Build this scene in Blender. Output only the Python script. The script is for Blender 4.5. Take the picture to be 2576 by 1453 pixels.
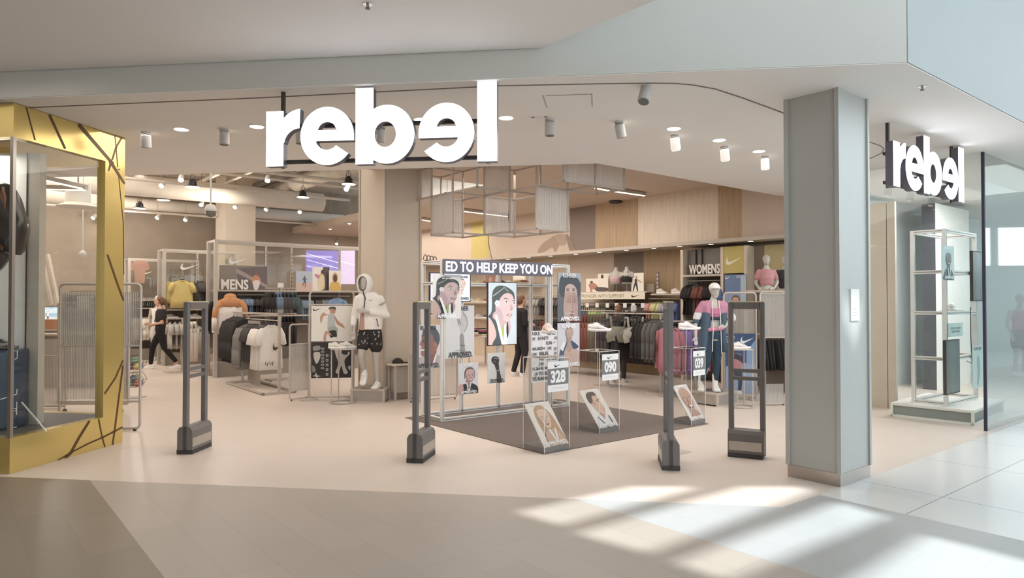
import bpy, bmesh, math, random
from mathutils import Vector, Matrix
random.seed(7)
for o in list(bpy.data.objects): bpy.data.objects.remove(o, do_unlink=True)
SC = bpy.context.scene; COL = SC.collection
# ---------------------------------------------------------------- camera
F = 1740.0; PITCH = math.radians(0.94); EYE = 1.6
cam = bpy.data.cameras.new('camera'); cam.sensor_width = 36; cam.lens = F/2576*36; cam.clip_end = 300
camo = bpy.data.objects.new('camera', cam); COL.objects.link(camo)
camo.location = (0, 0, EYE); camo.rotation_euler = (math.pi/2 + PITCH, 0, 0); SC.camera = camo
# ---------------------------------------------------------------- view, world, sun
SC.view_settings.view_transform = 'Standard'; SC.view_settings.look = 'None'
SC.view_settings.gamma = 1.0; SC.view_settings.use_curve_mapping = False
SC.view_settings.exposure = 0.40
SC.cycles.max_bounces = 7; SC.cycles.diffuse_bounces = 4; SC.cycles.glossy_bounces = 3
SC.cycles.transparent_max_bounces = 14; SC.cycles.transmission_bounces = 3
SC.cycles.caustics_reflective = False; SC.cycles.caustics_refractive = False
SC.cycles.sample_clamp_indirect = 4.0
W = bpy.data.worlds.new('sky'); SC.world = W; W.use_nodes = True
W.node_tree.nodes['Background'].inputs[0].default_value = (0.80, 0.91, 1.0, 1)
W.node_tree.nodes['Background'].inputs[1].default_value = 3.9
SUN = Vector((-0.60, 0.45, -1.0))
sl = bpy.data.lights.new('sun', 'SUN'); sl.energy = 4.6; sl.angle = math.radians(0.9); sl.color = (0.86, 0.95, 1.0)
so = bpy.data.objects.new('sun', sl); COL.objects.link(so)
so.rotation_euler = SUN.to_track_quat('-Z', 'Y').to_euler(); so.location = (6, -4, 14)
T39 = math.radians(39); CU, SU = math.cos(T39), math.sin(T39)
def uv(u, v): return (u*CU - v*SU, u*SU + v*CU)
AREA = [  # x, y, z, size_x, size_y, rot, watts, colour: broad unseen lamps in place of the ceiling lights, some added as fill
 (*uv(2.0, 12.5), 4.6, 6, 5, T39, 110, (1, .93, .86)), (*uv(0.0, 19), 4.6, 7, 6, T39, 230, (1, .93, .86)),
 (*uv(8.6, 11.5), 3.70, 3.6, 6, T39, 150, (1, .93, .87)), (*uv(10.0, 18), 3.70, 2.4, 6, T39, 100, (1, .93, .86)),
 (-1.6, 8.2, 3.42, 6.5, 1.5, 0, 80, (1, .93, .86)), (2.9, 8.4, 3.42, 4.4, 1.3, T39, 55, (1, .95, .9)),
 (*uv(-6.0, 12), 4.6, 4, 6, T39, 260, (1, .93, .86)), (-5.6, 4.2, 3.6, 3.5, 3.5, 0, 26, (1, .92, .84)), (-6.4, 6.85, 3.10, 2.4, .5, 0, 30, (1, .94, .86)), (7.4, 10.6, 3.42, 3, 1.2, T39, 110, (.95, .98, 1)),  # display window and corridor lamps are added to brighten them
]
for i, (x, y, z, sx, sy, r, w, c) in enumerate(AREA):
    a = bpy.data.lights.new('area_fill', 'AREA'); a.shape = 'RECTANGLE'; a.size = sx; a.size_y = sy; a.energy = w; a.color = c
    ao = bpy.data.objects.new('area_fill', a); ao.location = (x, y, z); ao.rotation_euler = (0, 0, r); COL.objects.link(ao)
for u_, v_, z_, w_ in ((0.2, 13.4, 3.9, 40), (2.6, 14.6, 3.9, 36), (-2.5, 14.5, 3.9, 50), (1.5, 16.8, 3.7, 55), (5.2, 17.6, 3.7, 50), (-1, 20, 3.6, 50), (3.5, 20, 3.6, 50)):   # fill points added between the pendants to brighten the open ceiling
    a = bpy.data.lights.new('open_ceiling_fill', 'POINT'); a.energy = w_; a.color = (1, .92, .82); a.shadow_soft_size = .15
    ao = bpy.data.objects.new('open_ceiling_fill', a); ao.location = (*uv(u_, v_), z_); COL.objects.link(ao)
# ---------------------------------------------------------------- measuring helpers (pixel of the 2576x1453 photo -> place in the room)
def ray(px, py):
    x = (px-1288)/F; yu = (726.5-py)/F; c, s = math.cos(PITCH), math.sin(PITCH)
    return Vector((x, c - yu*s, s + yu*c))
def H(px, py, z=0.0):
    d = ray(px, py); t = (z-EYE)/d.z; return (d.x*t, d.y*t)
def P(px, py, Y):
    d = ray(px, py); t = Y/d.y; return (d.x*t, Y, EYE + d.z*t)
def PL(px, py, o, rot, off=0.0):      # along-plane coordinate and height on the vertical plane through o, heading rot, pushed back by off
    d = ray(px, py); ux, uy = math.cos(rot), math.sin(rot); nx, ny = -uy, ux
    k = (o[0]*nx + o[1]*ny) + off; t = k/(d.x*nx + d.y*ny)
    X, Y = d.x*t, d.y*t
    return ((X-o[0])*ux + (Y-o[1])*uy, EYE + d.z*t)
# ---------------------------------------------------------------- materials
def lin(c):
    return tuple(((v/255)/12.92 if v/255 <= .04045 else ((v/255+.055)/1.055)**2.4) for v in c)
MATS = {}
def _new(name):
    m = bpy.data.materials.new(name); m.use_nodes = True; MATS[name] = m
    return m, m.node_tree.nodes, m.node_tree.links, m.node_tree.nodes['Principled BSDF']
def mat(name, rgb, rough=.55, metal=0.0, noise=.06, scale=6.0, bump=0.0, spec=.5, stretch=(1, 1, 1)):
    m, N, L, b = _new(name); c = lin(rgb)
    tc = N.new('ShaderNodeTexCoord'); mp = N.new('ShaderNodeMapping'); mp.inputs['Scale'].default_value = stretch
    nz = N.new('ShaderNodeTexNoise'); nz.inputs['Scale'].default_value = scale; nz.inputs['Detail'].default_value = 3
    L.new(tc.outputs['Object'], mp.inputs[0]); L.new(mp.outputs[0], nz.inputs['Vector'])
    r = N.new('ShaderNodeValToRGB'); r.color_ramp.elements[0].position = .3; r.color_ramp.elements[1].position = .7
    r.color_ramp.elements[0].color = (*[v*(1-noise) for v in c], 1); r.color_ramp.elements[1].color = (*[min(1, v*(1+noise)) for v in c], 1)
    L.new(nz.outputs[0], r.inputs[0]); L.new(r.outputs[0], b.inputs['Base Color'])
    b.inputs['Roughness'].default_value = rough; b.inputs['Metallic'].default_value = metal; b.inputs['Specular IOR Level'].default_value = spec
    if bump:
        bp = N.new('ShaderNodeBump'); bp.inputs['Strength'].default_value = bump; bp.inputs['Distance'].default_value = .01
        L.new(nz.outputs[0], bp.inputs['Height']); L.new(bp.outputs[0], b.inputs['Normal'])
    return m
def attr_mat(name, rough, emis=0.0, spec=.4):
    m, N, L, b = _new(name)
    a = N.new('ShaderNodeVertexColor'); a.layer_name = 'Col'
    tc = N.new('ShaderNodeTexCoord'); nz = N.new('ShaderNodeTexNoise'); nz.inputs['Scale'].default_value = 25
    L.new(tc.outputs['Object'], nz.inputs['Vector'])
    mr = N.new('ShaderNodeMapRange'); mr.inputs[3].default_value = .92; mr.inputs[4].default_value = 1.08; L.new(nz.outputs[0], mr.inputs[0])
    mx = N.new('ShaderNodeVectorMath'); mx.operation = 'SCALE'; L.new(a.outputs[0], mx.inputs[0]); L.new(mr.outputs[0], mx.inputs['Scale'])
    L.new(mx.outputs[0], b.inputs['Base Color']); b.inputs['Roughness'].default_value = rough; b.inputs['Specular IOR Level'].default_value = spec
    if emis:
        L.new(a.outputs[0], b.inputs['Emission Color']); b.inputs['Emission Strength'].default_value = emis
    return m
attr_mat('paint', .6); attr_mat('cloth', .9, spec=.2); attr_mat('print', .45); attr_mat('screen', .25, .75); attr_mat('gloss', .22)
def emit(name, rgb, s):
    m, N, L, b = _new(name); b.inputs['Base Color'].default_value = (*lin(rgb), 1)
    b.inputs['Emission Color'].default_value = (*lin(rgb), 1); b.inputs['Emission Strength'].default_value = s
emit('glow_white', (250, 248, 255), 1.5); emit('glow_lamp', (255, 244, 225), 6.0); emit('glow_led', (235, 235, 255), 3.0); emit('glow_cove', (255, 240, 215), 4)
mat('soffit', (240, 237, 233), .8, noise=.012, scale=1.2)
mat('upper', (242, 240, 238), .8, noise=.02, scale=.8)
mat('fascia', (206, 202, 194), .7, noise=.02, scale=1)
mat('slab', (208, 197, 182), .85, noise=.1, scale=2)
mat('duct', (214, 204, 190), .7, noise=.05, scale=3)
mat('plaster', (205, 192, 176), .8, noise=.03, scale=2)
mat('plaster_cool', (205, 210, 210), .7, noise=.02, scale=2)
mat('store_floor', (214, 200, 188), .33, noise=.02, scale=3, spec=.25)
mat('timber', (176, 150, 118), .55, noise=.12, scale=3, stretch=(8, 8, .5))
mat('timber_light', (214, 198, 178), .55, noise=.08, scale=3, stretch=(8, 8, .5))
mat('panel_beige', (200, 182, 165), .6, noise=.03, scale=2)
mat('panel_taupe', (135, 119, 108), .6, noise=.04, scale=2)
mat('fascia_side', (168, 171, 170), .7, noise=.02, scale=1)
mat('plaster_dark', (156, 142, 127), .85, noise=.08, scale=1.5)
mat('panel_yellow', (196, 178, 108), .6, noise=.04, scale=2)
mat('gold', (218, 194, 124), .22, .6, noise=.05, scale=.6)
mat('gold_line', (92, 66, 36), .5, .2, noise=.1)
mat('pillar_grey', (178, 177, 172), .42, .1, noise=.03, scale=1)
mat('steel', (176, 168, 160), .3, .8, noise=.05, scale=2, stretch=(1, 1, .1))
mat('dark_trim', (62, 58, 55), .5, noise=.05)
mat('gate_grey', (112, 106, 104), .42, .05, noise=.05)
mat('gate_silver', (182, 174, 164), .35, .5, noise=.06)
mat('rack', (188, 178, 168), .42, .1, noise=.04)
mat('alu', (226, 224, 222), .33, .2, noise=.04)
mat('carpet', (112, 101, 94), .95, noise=.16, scale=60, bump=.3)
mat('mannequin', (186, 180, 172), .38, noise=.02)
mat('white', (232, 228, 222), .5, noise=.02)
mat('black', (62, 58, 57), .6, noise=.1)
mat('black_gloss', (34, 32, 34), .2, noise=.05)
mat('sign_side', (92, 88, 98), .4, noise=.03)
mat('shelf', (190, 178, 164), .5, noise=.03)
mat('mall_paint', (236, 238, 236), .7, noise=.02)
mat('plinth', (160, 151, 143), .5, noise=.04)
mat('plinth_side', (140, 144, 141), .5, noise=.04)
mat('skin', (205, 160, 138), .5, noise=.03); mat('skin_tan', (170, 125, 100), .5, noise=.03)
mat('hair_brown', (110, 78, 56), .6, noise=.2, scale=40); mat('hair_black', (40, 34, 32), .6, noise=.2, scale=40)
mat('wire', (120, 112, 104), .4, .5)
mat('drum_blue', (48, 62, 80), .25, noise=.06, scale=2)
def glass(name, rgb, refl, tr):          # thin clear pane: mostly see-through, a fresnel part mirrors the room
    m, N, L, b = _new(name); N.remove(b); out = N['Material Output']
    t = N.new('ShaderNodeBsdfTransparent'); t.inputs[0].default_value = (*lin(rgb), 1)
    g = N.new('ShaderNodeBsdfGlossy'); g.inputs['Roughness'].default_value = .02
    lw = N.new('ShaderNodeLayerWeight'); fr = N.new('ShaderNodeMath'); fr.operation = 'POWER'; fr.inputs[1].default_value = 4; L.new(lw.outputs['Facing'], fr.inputs[0])
    mu = N.new('ShaderNodeMath'); mu.operation = 'MULTIPLY_ADD'; mu.inputs[1].default_value = refl; mu.inputs[2].default_value = tr; mu.use_clamp = True
    L.new(fr.outputs[0], mu.inputs[0]); mx = N.new('ShaderNodeMixShader')
    L.new(mu.outputs[0], mx.inputs[0]); L.new(t.outputs[0], mx.inputs[1]); L.new(g.outputs[0], mx.inputs[2]); L.new(mx.outputs[0], out.inputs[0])
glass('glass', (251, 252, 251), 1.0, .02); glass('glass_milky', (236, 242, 240), 1.2, .10); glass('acrylic', (244, 243, 242), 1.0, .03)
def fluted(name, rgb, alpha, freq):
    m, N, L, b = _new(name); out = N['Material Output']
    b.inputs['Base Color'].default_value = (*lin(rgb), 1); b.inputs['Roughness'].default_value = .18; b.inputs['Specular IOR Level'].default_value = .8
    tc = N.new('ShaderNodeTexCoord'); sp = N.new('ShaderNodeSeparateXYZ'); ad = N.new('ShaderNodeMath'); ad.operation = 'ADD'
    L.new(tc.outputs['Object'], sp.inputs[0]); L.new(sp.outputs[0], ad.inputs[0]); L.new(sp.outputs[1], ad.inputs[1])
    mu = N.new('ShaderNodeMath'); mu.operation = 'MULTIPLY'; mu.inputs[1].default_value = freq; L.new(ad.outputs[0], mu.inputs[0])
    si = N.new('ShaderNodeMath'); si.operation = 'SINE'; L.new(mu.outputs[0], si.inputs[0])
    bp = N.new('ShaderNodeBump'); bp.inputs['Strength'].default_value = 1; bp.inputs['Distance'].default_value = .006
    L.new(si.outputs[0], bp.inputs['Height']); L.new(bp.outputs[0], b.inputs['Normal'])
    t = N.new('ShaderNodeBsdfTransparent'); mx = N.new('ShaderNodeMixShader')
    mr = N.new('ShaderNodeMapRange'); mr.inputs[1].default_value = -1; mr.inputs[3].default_value = alpha-.12; mr.inputs[4].default_value = alpha+.12
    L.new(si.outputs[0], mr.inputs[0]); L.new(mr.outputs[0], mx.inputs[0])
    L.new(t.outputs[0], mx.inputs[1]); L.new(b.outputs[0], mx.inputs[2]); L.new(mx.outputs[0], out.inputs[0])
fluted('fluted', (228, 220, 212), .42, 2*math.pi/.022); fluted('fluted_wide', (240, 234, 230), .42, 2*math.pi/.034)
def tiles(name, c1, c2, mort, bw, bh, off, rough, msize=.003, spec=.5):
    m, N, L, b = _new(name); tc = N.new('ShaderNodeTexCoord'); br = N.new('ShaderNodeTexBrick')
    L.new(tc.outputs['Object'], br.inputs['Vector']); br.offset = off; br.squash = 1
    br.inputs['Color1'].default_value = (*lin(c1), 1); br.inputs['Color2'].default_value = (*lin(c2), 1); br.inputs['Mortar'].default_value = (*lin(mort), 1)
    br.inputs['Scale'].default_value = 1; br.inputs['Mortar Size'].default_value = msize; br.inputs['Mortar Smooth'].default_value = .3
    br.inputs['Brick Width'].default_value = bw; br.inputs['Row Height'].default_value = bh
    L.new(br.outputs[0], b.inputs['Base Color']); b.inputs['Roughness'].default_value = rough; b.inputs['Specular IOR Level'].default_value = spec
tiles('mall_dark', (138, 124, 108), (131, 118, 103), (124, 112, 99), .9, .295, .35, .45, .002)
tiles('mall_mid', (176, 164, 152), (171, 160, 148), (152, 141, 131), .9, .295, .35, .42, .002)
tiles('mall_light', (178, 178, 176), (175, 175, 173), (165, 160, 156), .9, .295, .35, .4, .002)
tiles('mall_white', (226, 223, 220), (223, 221, 218), (150, 146, 142), 1.4, 1.2, 0, .22, .005)
# ---------------------------------------------------------------- mesh builder
def soft(rgb):                                      # greys every tuple colour: haze put into it, along with muted inks
    g = .3*rgb[0]+.59*rgb[1]+.11*rgb[2]; return tuple(.74*v+.26*g for v in rgb)
class MB:
    def __init__(s, m='paint'): s.v = []; s.f = []; s.k = []; s.m = m
    def face(s, pts, k):
        n = len(s.v); s.v += [tuple(p) for p in pts]; s.f.append(tuple(range(n, n+len(pts)))); s.k.append(k); return s
    def raw(s, vs, fs, k):
        n = len(s.v); s.v += [tuple(p) for p in vs]; s.f += [tuple(i+n for i in f) for f in fs]; s.k += [k]*len(fs); return s
    def box(s, x0, x1, y0, y1, z0, z1, k):
        vs = [(x, y, z) for z in (z0, z1) for y in (y0, y1) for x in (x0, x1)]
        return s.raw(vs, [(0, 2, 3, 1), (4, 5, 7, 6), (0, 1, 5, 4), (2, 6, 7, 3), (0, 4, 6, 2), (1, 3, 7, 5)], k)
    def bbox(s, x0, x1, y0, y1, z0, z1, k, b=.01):     # box with chamfered vertical edges and top
        o = [(x0+b, y0), (x1-b, y0), (x1, y0+b), (x1, y1-b), (x1-b, y1), (x0+b, y1), (x0, y1-b), (x0, y0+b)]
        cx, cy = (x0+x1)/2, (y0+y1)/2; sx, sy = (x1-x0-2*b)/(x1-x0), (y1-y0-2*b)/(y1-y0)
        i = [(cx+(x-cx)*sx, cy+(y-cy)*sy) for x, y in o]
        return s.rings([[(x, y, z0) for x, y in o], [(x, y, z1-b) for x, y in o], [(x, y, z1) for x, y in i]], k)
    def rings(s, R, k, caps=True):
        n = len(R[0]); vs = [p for r in R for p in r]; fs = []
        for a in range(len(R)-1):
            for i in range(n):
                j = (i+1) % n; fs.append((a*n+i, a*n+j, (a+1)*n+j, (a+1)*n+i))
        if caps: fs.append(tuple(range(n-1, -1, -1))); fs.append(tuple(range((len(R)-1)*n, len(R)*n)))
        return s.raw(vs, fs, k)
    def prism(s, pts, z0, z1, k):
        return s.rings([[(x, y, z0) for x, y in pts], [(x, y, z1) for x, y in pts]], k)
    def tube(s, path, r, k, seg=6, r1=None):
        path = [Vector(p) for p in path]; R = []
        for i, p in enumerate(path):
            d = (path[min(i+1, len(path)-1)] - path[max(i-1, 0)]).normalized()
            a = d.cross(Vector((0, 0, 1))); a = Vector((1, 0, 0)) if a.length < .02 else a.normalized(); b = d.cross(a)
            rr = r if r1 is None else r + (r1-r)*i/(len(path)-1)
            R.append([tuple(p + a*rr*math.cos(2*math.pi*j/seg+.4) + b*rr*math.sin(2*math.pi*j/seg+.4)) for j in range(seg)])
        return s.rings(R, k)
    def lathe(s, prof, k, c=(0, 0, 0), seg=16, caps=True):
        return s.rings([[(c[0]+r*math.cos(2*math.pi*j/seg), c[1]+r*math.sin(2*math.pi*j/seg), c[2]+z) for j in range(seg)] for r, z in prof], k, caps)
    def ell(s, c, r, k, seg=12, n=8):
        return s.rings([[(c[0]+r[0]*math.sin(t)*math.cos(2*math.pi*j/seg), c[1]+r[1]*math.sin(t)*math.sin(2*math.pi*j/seg), c[2]-r[2]*math.cos(t)) for j in range(seg)]
                        for t in [math.pi*(i+.15)/(n+.3) for i in range(n+1)]], k)
    def build(s, name, parent=None, loc=None, rot=0, smooth=False):
        me = bpy.data.meshes.new(name); me.from_pydata(s.v, [], s.f)
        keys = []
        def slot(m):
            if m not in keys: keys.append(m); me.materials.append(MATS[m])
            return keys.index(m)
        cols = []
        for p, k in zip(me.polygons, s.k):
            if isinstance(k, str): p.material_index = slot(k); c = (1, 1, 1, 1)
            else:
                mm, rgb = (k[0], k[1]) if isinstance(k[0], str) else (s.m, k); rgb = soft(rgb)
                p.material_index = slot(mm); c = (*lin(rgb), 1)
            cols += c*p.loop_total
            p.use_smooth = smooth
        if any(not isinstance(k, str) for k in s.k):
            a = me.color_attributes.new('Col', 'FLOAT_COLOR', 'CORNER'); a.data.foreach_set('color', cols)
        me.update()
        o = bpy.data.objects.new(name, me); COL.objects.link(o)
        if parent: o.parent = parent
        if loc: o.location = (loc[0], loc[1], loc[2] if len(loc) > 2 else 0)
        if rot: o.rotation_euler = (0, 0, rot)
        return o
def tag(o, label, cat, group=None):
    o['label'] = label; o['category'] = cat
    if group: o['group'] = group
    return o
def thing(name, label, cat, loc, rot=0, group=None):
    o = bpy.data.objects.new(name, None); COL.objects.link(o); o.empty_display_size = .1
    o.location = (loc[0], loc[1], loc[2] if len(loc) > 2 else 0); o.rotation_euler = (0, 0, rot)
    return tag(o, label, cat, group)
def struct(o): o['kind'] = 'structure'; return o
def dup(root, loc=None, rot=None, label=None, group=None):
    r = root.copy(); COL.objects.link(r)
    if loc: r.location = (loc[0], loc[1], loc[2] if len(loc) > 2 else 0)
    if rot is not None: r.rotation_euler = (0, 0, rot)
    if label: r['label'] = label
    if group: r['group'] = group
    for ch in list(root.children):
        c = ch.copy(); COL.objects.link(c); c.parent = r
        for g in list(ch.children):
            d = g.copy(); COL.objects.link(d); d.parent = c
    return r
# ---------------------------------------------------------------- lettering and flat artwork
_TX = {}
def glyphs(s, bold=.0):
    if (s, bold) in _TX: return _TX[(s, bold)]
    cu = bpy.data.curves.new('t', 'FONT'); cu.body = s; cu.size = 1; cu.offset = bold; cu.resolution_u = 3; cu.fill_mode = 'FRONT'
    o = bpy.data.objects.new('t', cu); COL.objects.link(o)
    dg = bpy.context.evaluated_depsgraph_get(); me = bpy.data.meshes.new_from_object(o.evaluated_get(dg))
    vs = [(v.co.x, v.co.y) for v in me.vertices]; fs = [tuple(p.vertices) for p in me.polygons]
    bpy.data.objects.remove(o); bpy.data.curves.remove(cu); bpy.data.meshes.remove(me)
    x0 = min(v[0] for v in vs); x1 = max(v[0] for v in vs); y0 = min(v[1] for v in vs); y1 = max(v[1] for v in vs)
    _TX[(s, bold)] = r = ([((x-x0)/(x1-x0), (y-y0)/(y1-y0)) for x, y in vs], fs); return r
SW = [(1, .36), (.7, .2), (.32, .03), (.2, -.01), (.1, 0), (.02, .07), (0, .17), (.04, .3), (.17, .45), (.12, .32), (.12, .22), (.18, .16), (.28, .15), (.42, .18), (.7, .27)]
def smoothc(pts, n=4):
    out = []; m = len(pts)
    for i in range(m):
        p0, p1, p2, p3 = pts[i-1], pts[i], pts[(i+1) % m], pts[(i+2) % m]
        for j in range(n):
            t = j/n
            out.append(tuple(.5*((2*b)+(-a+c)*t+(2*a-5*b+4*c-d)*t*t+(-a+3*b-3*c+d)*t**3) for a, b, c, d in zip(p0, p1, p2, p3)))
    return out
class Art:           # flat artwork on the front (-y side) of a board x0..x1, z0..z1; coordinates 0..1, y downwards
    def __init__(s, mb, x0, x1, z0, z1, y=0.0, m='print', step=.0006):
        s.mb, s.x0, s.x1, s.z0, s.z1, s.y, s.m, s.st, s.n = mb, x0, x1, z0, z1, y, m, step, 0
    def map(s, p): return (s.x0+(s.x1-s.x0)*p[0], s.y - s.n*s.st, s.z1-(s.z1-s.z0)*p[1])
    def poly(s, pts, c, smooth=True):
        s.n += 1; pts = smoothc(pts) if smooth else pts
        pts = [(min(1, max(0, x)), min(1, max(0, y))) for x, y in pts]
        q = []
        for p in pts:
            if not q or (abs(p[0]-q[-1][0]) > 1e-5 or abs(p[1]-q[-1][1]) > 1e-5): q.append(p)
        a = sum(q[i-1][0]*q[i][1]-q[i][0]*q[i-1][1] for i in range(len(q)))
        if a > 0: q.reverse()
        if len(q) > 2: s.mb.face([s.map(p) for p in q], (s.m, c))
        return s
    def rect(s, a, b, c, d, col): return s.poly([(a, b), (c, b), (c, d), (a, d)], col, False)
    def oval(s, cx, cy, rx, ry, col, rot=0, n=14):
        cr, sr = math.cos(rot), math.sin(rot); A = (s.x1-s.x0)/(s.z1-s.z0)
        return s.poly([(cx+rx*math.cos(t)*cr-ry*math.sin(t)*sr/A, cy+rx*math.cos(t)*sr*A+ry*math.sin(t)*cr) for t in [2*math.pi*i/n for i in range(n)]], col, False)
    def text(s, t, x0, y0, x1, y1, col, bold=.02):
        s.n += 1; vs, fs = glyphs(t, bold)
        s.mb.raw([s.map((x0+(x1-x0)*x, y1-(y1-y0)*y)) for x, y in vs], fs, (s.m, col)); return s
    def swoosh(s, x0, y0, x1, y1, col):
        return s.poly([(x0+(x1-x0)*x, y1-(y1-y0)*y/.45) for x, y in SW], col, False)
# ================================================================ THE SETTING
def fpoly(name, pts, z, m, loc=(0, 0), rot=0, th=.1):
    c, s = math.cos(-rot), math.sin(-rot)
    q = [((x-loc[0])*c-(y-loc[1])*s, (x-loc[0])*s+(y-loc[1])*c) for x, y in pts]
    o = MB().prism(q, -th, 0, m).build(name, None, (loc[0], loc[1], z), rot); return struct(o)
SL = lambda x: 6.30 - .137*(x+4.57)            # shop floor front line
K0 = (2.095, SL(2.095)); K1 = (2.53, 5.72)
def along(p, d, t): return (p[0]+d[0]*t, p[1]+d[1]*t)
Uv, Vv = (CU, SU), (-SU, CU); mV = (SU, -CU)
far = along(K1, Uv, 22)
fpoly('floor_store', [(-18, SL(-18)), K0, K1, far, (14, 30), (-22, 34)], 0, 'store_floor')
jo = (3.51, 5.66)
fpoly('floor_corridor', [K1, along(K1, mV, 16), (30, -2), (34, 24), far], 0, 'mall_white', jo, T39)
def ustrip(name, u0, u1, m, pts_top):
    return None
def ucut(u, t=None):                            # point with given u on the shop floor line
    x = (u - SU*(6.30-.137*4.57))/(CU - SU*.137); return (x, SL(x))
d0 = ucut(.97); d1 = ucut(3.92)
mo = d0
e0, e1 = along(d0, mV, 18), along(d1, mV, 18)
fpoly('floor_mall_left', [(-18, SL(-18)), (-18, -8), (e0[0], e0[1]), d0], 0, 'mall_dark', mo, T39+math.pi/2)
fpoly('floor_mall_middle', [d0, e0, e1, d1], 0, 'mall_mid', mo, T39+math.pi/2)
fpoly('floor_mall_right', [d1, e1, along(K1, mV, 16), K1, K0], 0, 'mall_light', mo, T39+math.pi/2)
# lower soffit over the shop front, with its fascias
C1 = (3.06, 5.34); CF = lambda x: 5.34 - .123*(x-3.06)
CB = lambda x: 9.28 - .131*(x-1.157); C2 = (1.157, 9.28)
fpoly('ceiling_soffit', [(-16, CF(-16)), C1, along(C1, Uv, 24), along(C2, Uv, 24), C2, (-16, CB(-16))], 3.44+.45, 'soffit', th=.45)
def wallq(name, a, b, z0, z1, m, th=.12):        # wall from a to b; thickness to the left of a->b
    dx, dy = b[0]-a[0], b[1]-a[1]; l = math.hypot(dx, dy); r = math.atan2(dy, dx)
    return struct(MB().box(0, l, 0, th, z0, z1, m).build(name, None, (a[0], a[1], 0), r))
wallq('wall_fascia_front', (-16, CF(-16)-.01), (C1[0], C1[1]-.01), 3.446, 9.0, 'fascia')
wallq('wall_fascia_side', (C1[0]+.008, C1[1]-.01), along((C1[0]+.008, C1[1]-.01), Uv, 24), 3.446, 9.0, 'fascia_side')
ub = (.265, CF(.265)-.02)
fpoly('ceiling_mall_left', [(-16, CF(-16)-.02), (-16, -9), along(ub, mV, 18), ub], 3.68+.3, 'upper', th=.3)
# unseen atrium roof, added with openings shaped to cast the floor's sun patches
def proj(px, py, z=9.0):
    x, y = H(px, py, 0); t = z; return (x - SUN.x*t, y - SUN.y*t)
def band(a, b, c, d): return [proj(*a), proj(*b), proj(*c), proj(*d)]
OPEN = [
 [(1300, 1288), (1590, 1224), (1765, 1224), (1420, 1322)],
 [(1455, 1342), (1560, 1311), (1870, 1224), (2030, 1224), (2045, 1237), (1640, 1392)],
 [(1700, 1415), (2110, 1262), (2240, 1300), (1840, 1462)],
 [(2110, 1480), (2330, 1345), (2700, 1440), (2500, 1560)],
 [(1765, 1176), (1858, 1158), (1905, 1174)],
 [(2480, 1700), (2620, 1560), (2900, 1660), (2900, 1800)],
]
bm = bmesh.new()
def loopedges(pts):
    vs = [bm.verts.new((x, y, 9.0)) for x, y in pts]; return [bm.edges.new((vs[i], vs[(i+1) % len(vs)])) for i in range(len(vs))]
E = loopedges([(-16, -12), (26, -12), (26, 24), (-16, 24)])
for q in OPEN: E += loopedges([proj(*p) for p in q])
bmesh.ops.triangle_fill(bm, use_beauty=True, use_dissolve=False, edges=E)
me = bpy.data.meshes.new('ceiling_sun_mask'); bm.to_mesh(me); bm.free(); me.materials.append(MATS['plaster_cool'])
ro = bpy.data.objects.new('ceiling_sun_mask', me); COL.objects.link(ro); struct(ro)
md = ro.modifiers.new('solid', 'SOLIDIFY'); md.thickness = .04
# mall surrounds behind the camera: left solid, right a glazed wall with mullions
wallq('wall_mall_left', (-15.9, -9), (-15.9, 8), 0, 4, 'plaster')
wallq('wall_mall_back', (3, -9), (-16, -9), 0, 9, 'plaster')
g = MB()
for i in range(8): g.box(i*2.2-.05, i*2.2+.05, 0, .12, 0, 9, 'alu')
for z in (1.1, 3.6, 6.2): g.box(0, 15.4, .02, .1, z-.04, z+.04, 'alu')
wg = struct(g.build('window_1', None, (5.0, -9, 0), 0.0))
MB().box(0, 15.4, .05, .06, 0, 9, 'glass').build('window_pane', wg)
wallq('wall_mall_right', (21, -9), (21, 24), 0, 2.7, 'mall_paint'); wallq('wall_mall_right_upper', (21, -9), (21, 24), 3.9, 5.6, 'mall_paint')
mm_ = MB()
for i in range(12): mm_.box(i*3-.12, i*3+.12, 0, .12, 2.7, 3.9, 'mall_paint')
struct(mm_.build('window_4', None, (21, -9, 0), math.pi/2))
# soffit details
sv = MB()
def strip(pts, w, z, k, mb):
    q = [H(x, y, 3.44) for x, y in pts]
    for a, b in zip(q[:-1], q[1:]):
        d = Vector((b[0]-a[0], b[1]-a[1])); n = Vector((-d.y, d.x)).normalized()*w/2
        mb.rings([[(a[0]-n.x, a[1]-n.y, z), (b[0]-n.x, b[1]-n.y, z), (b[0]+n.x, b[1]+n.y, z), (a[0]+n.x, a[1]+n.y, z)],
                  [(a[0]-n.x, a[1]-n.y, z+.006), (b[0]-n.x, b[1]-n.y, z+.006), (b[0]+n.x, b[1]+n.y, z+.006), (a[0]+n.x, a[1]+n.y, z+.006)]], k)
strip([(-60, 277), (120, 268), (660, 245), (1260, 215), (1500, 210), (1640, 208), (1700, 209), (1745, 213), (1800, 223), (1870, 246), (1975, 285), (2100, 328), (2180, 354), (2215, 366), (2224, 374), (2217, 385), (2180, 402), (2120, 420)], .011, 3.434, 'wire', sv)
struct(sv.build('trim_1'))
sv = MB(); strip([(1373, 240), (1489, 236), (1490, 268)], .006, 3.435, 'plinth', sv); strip([(1366, 239), (1376, 270)], .006, 3.435, 'plinth', sv)
struct(sv.build('trim_2'))
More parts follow.
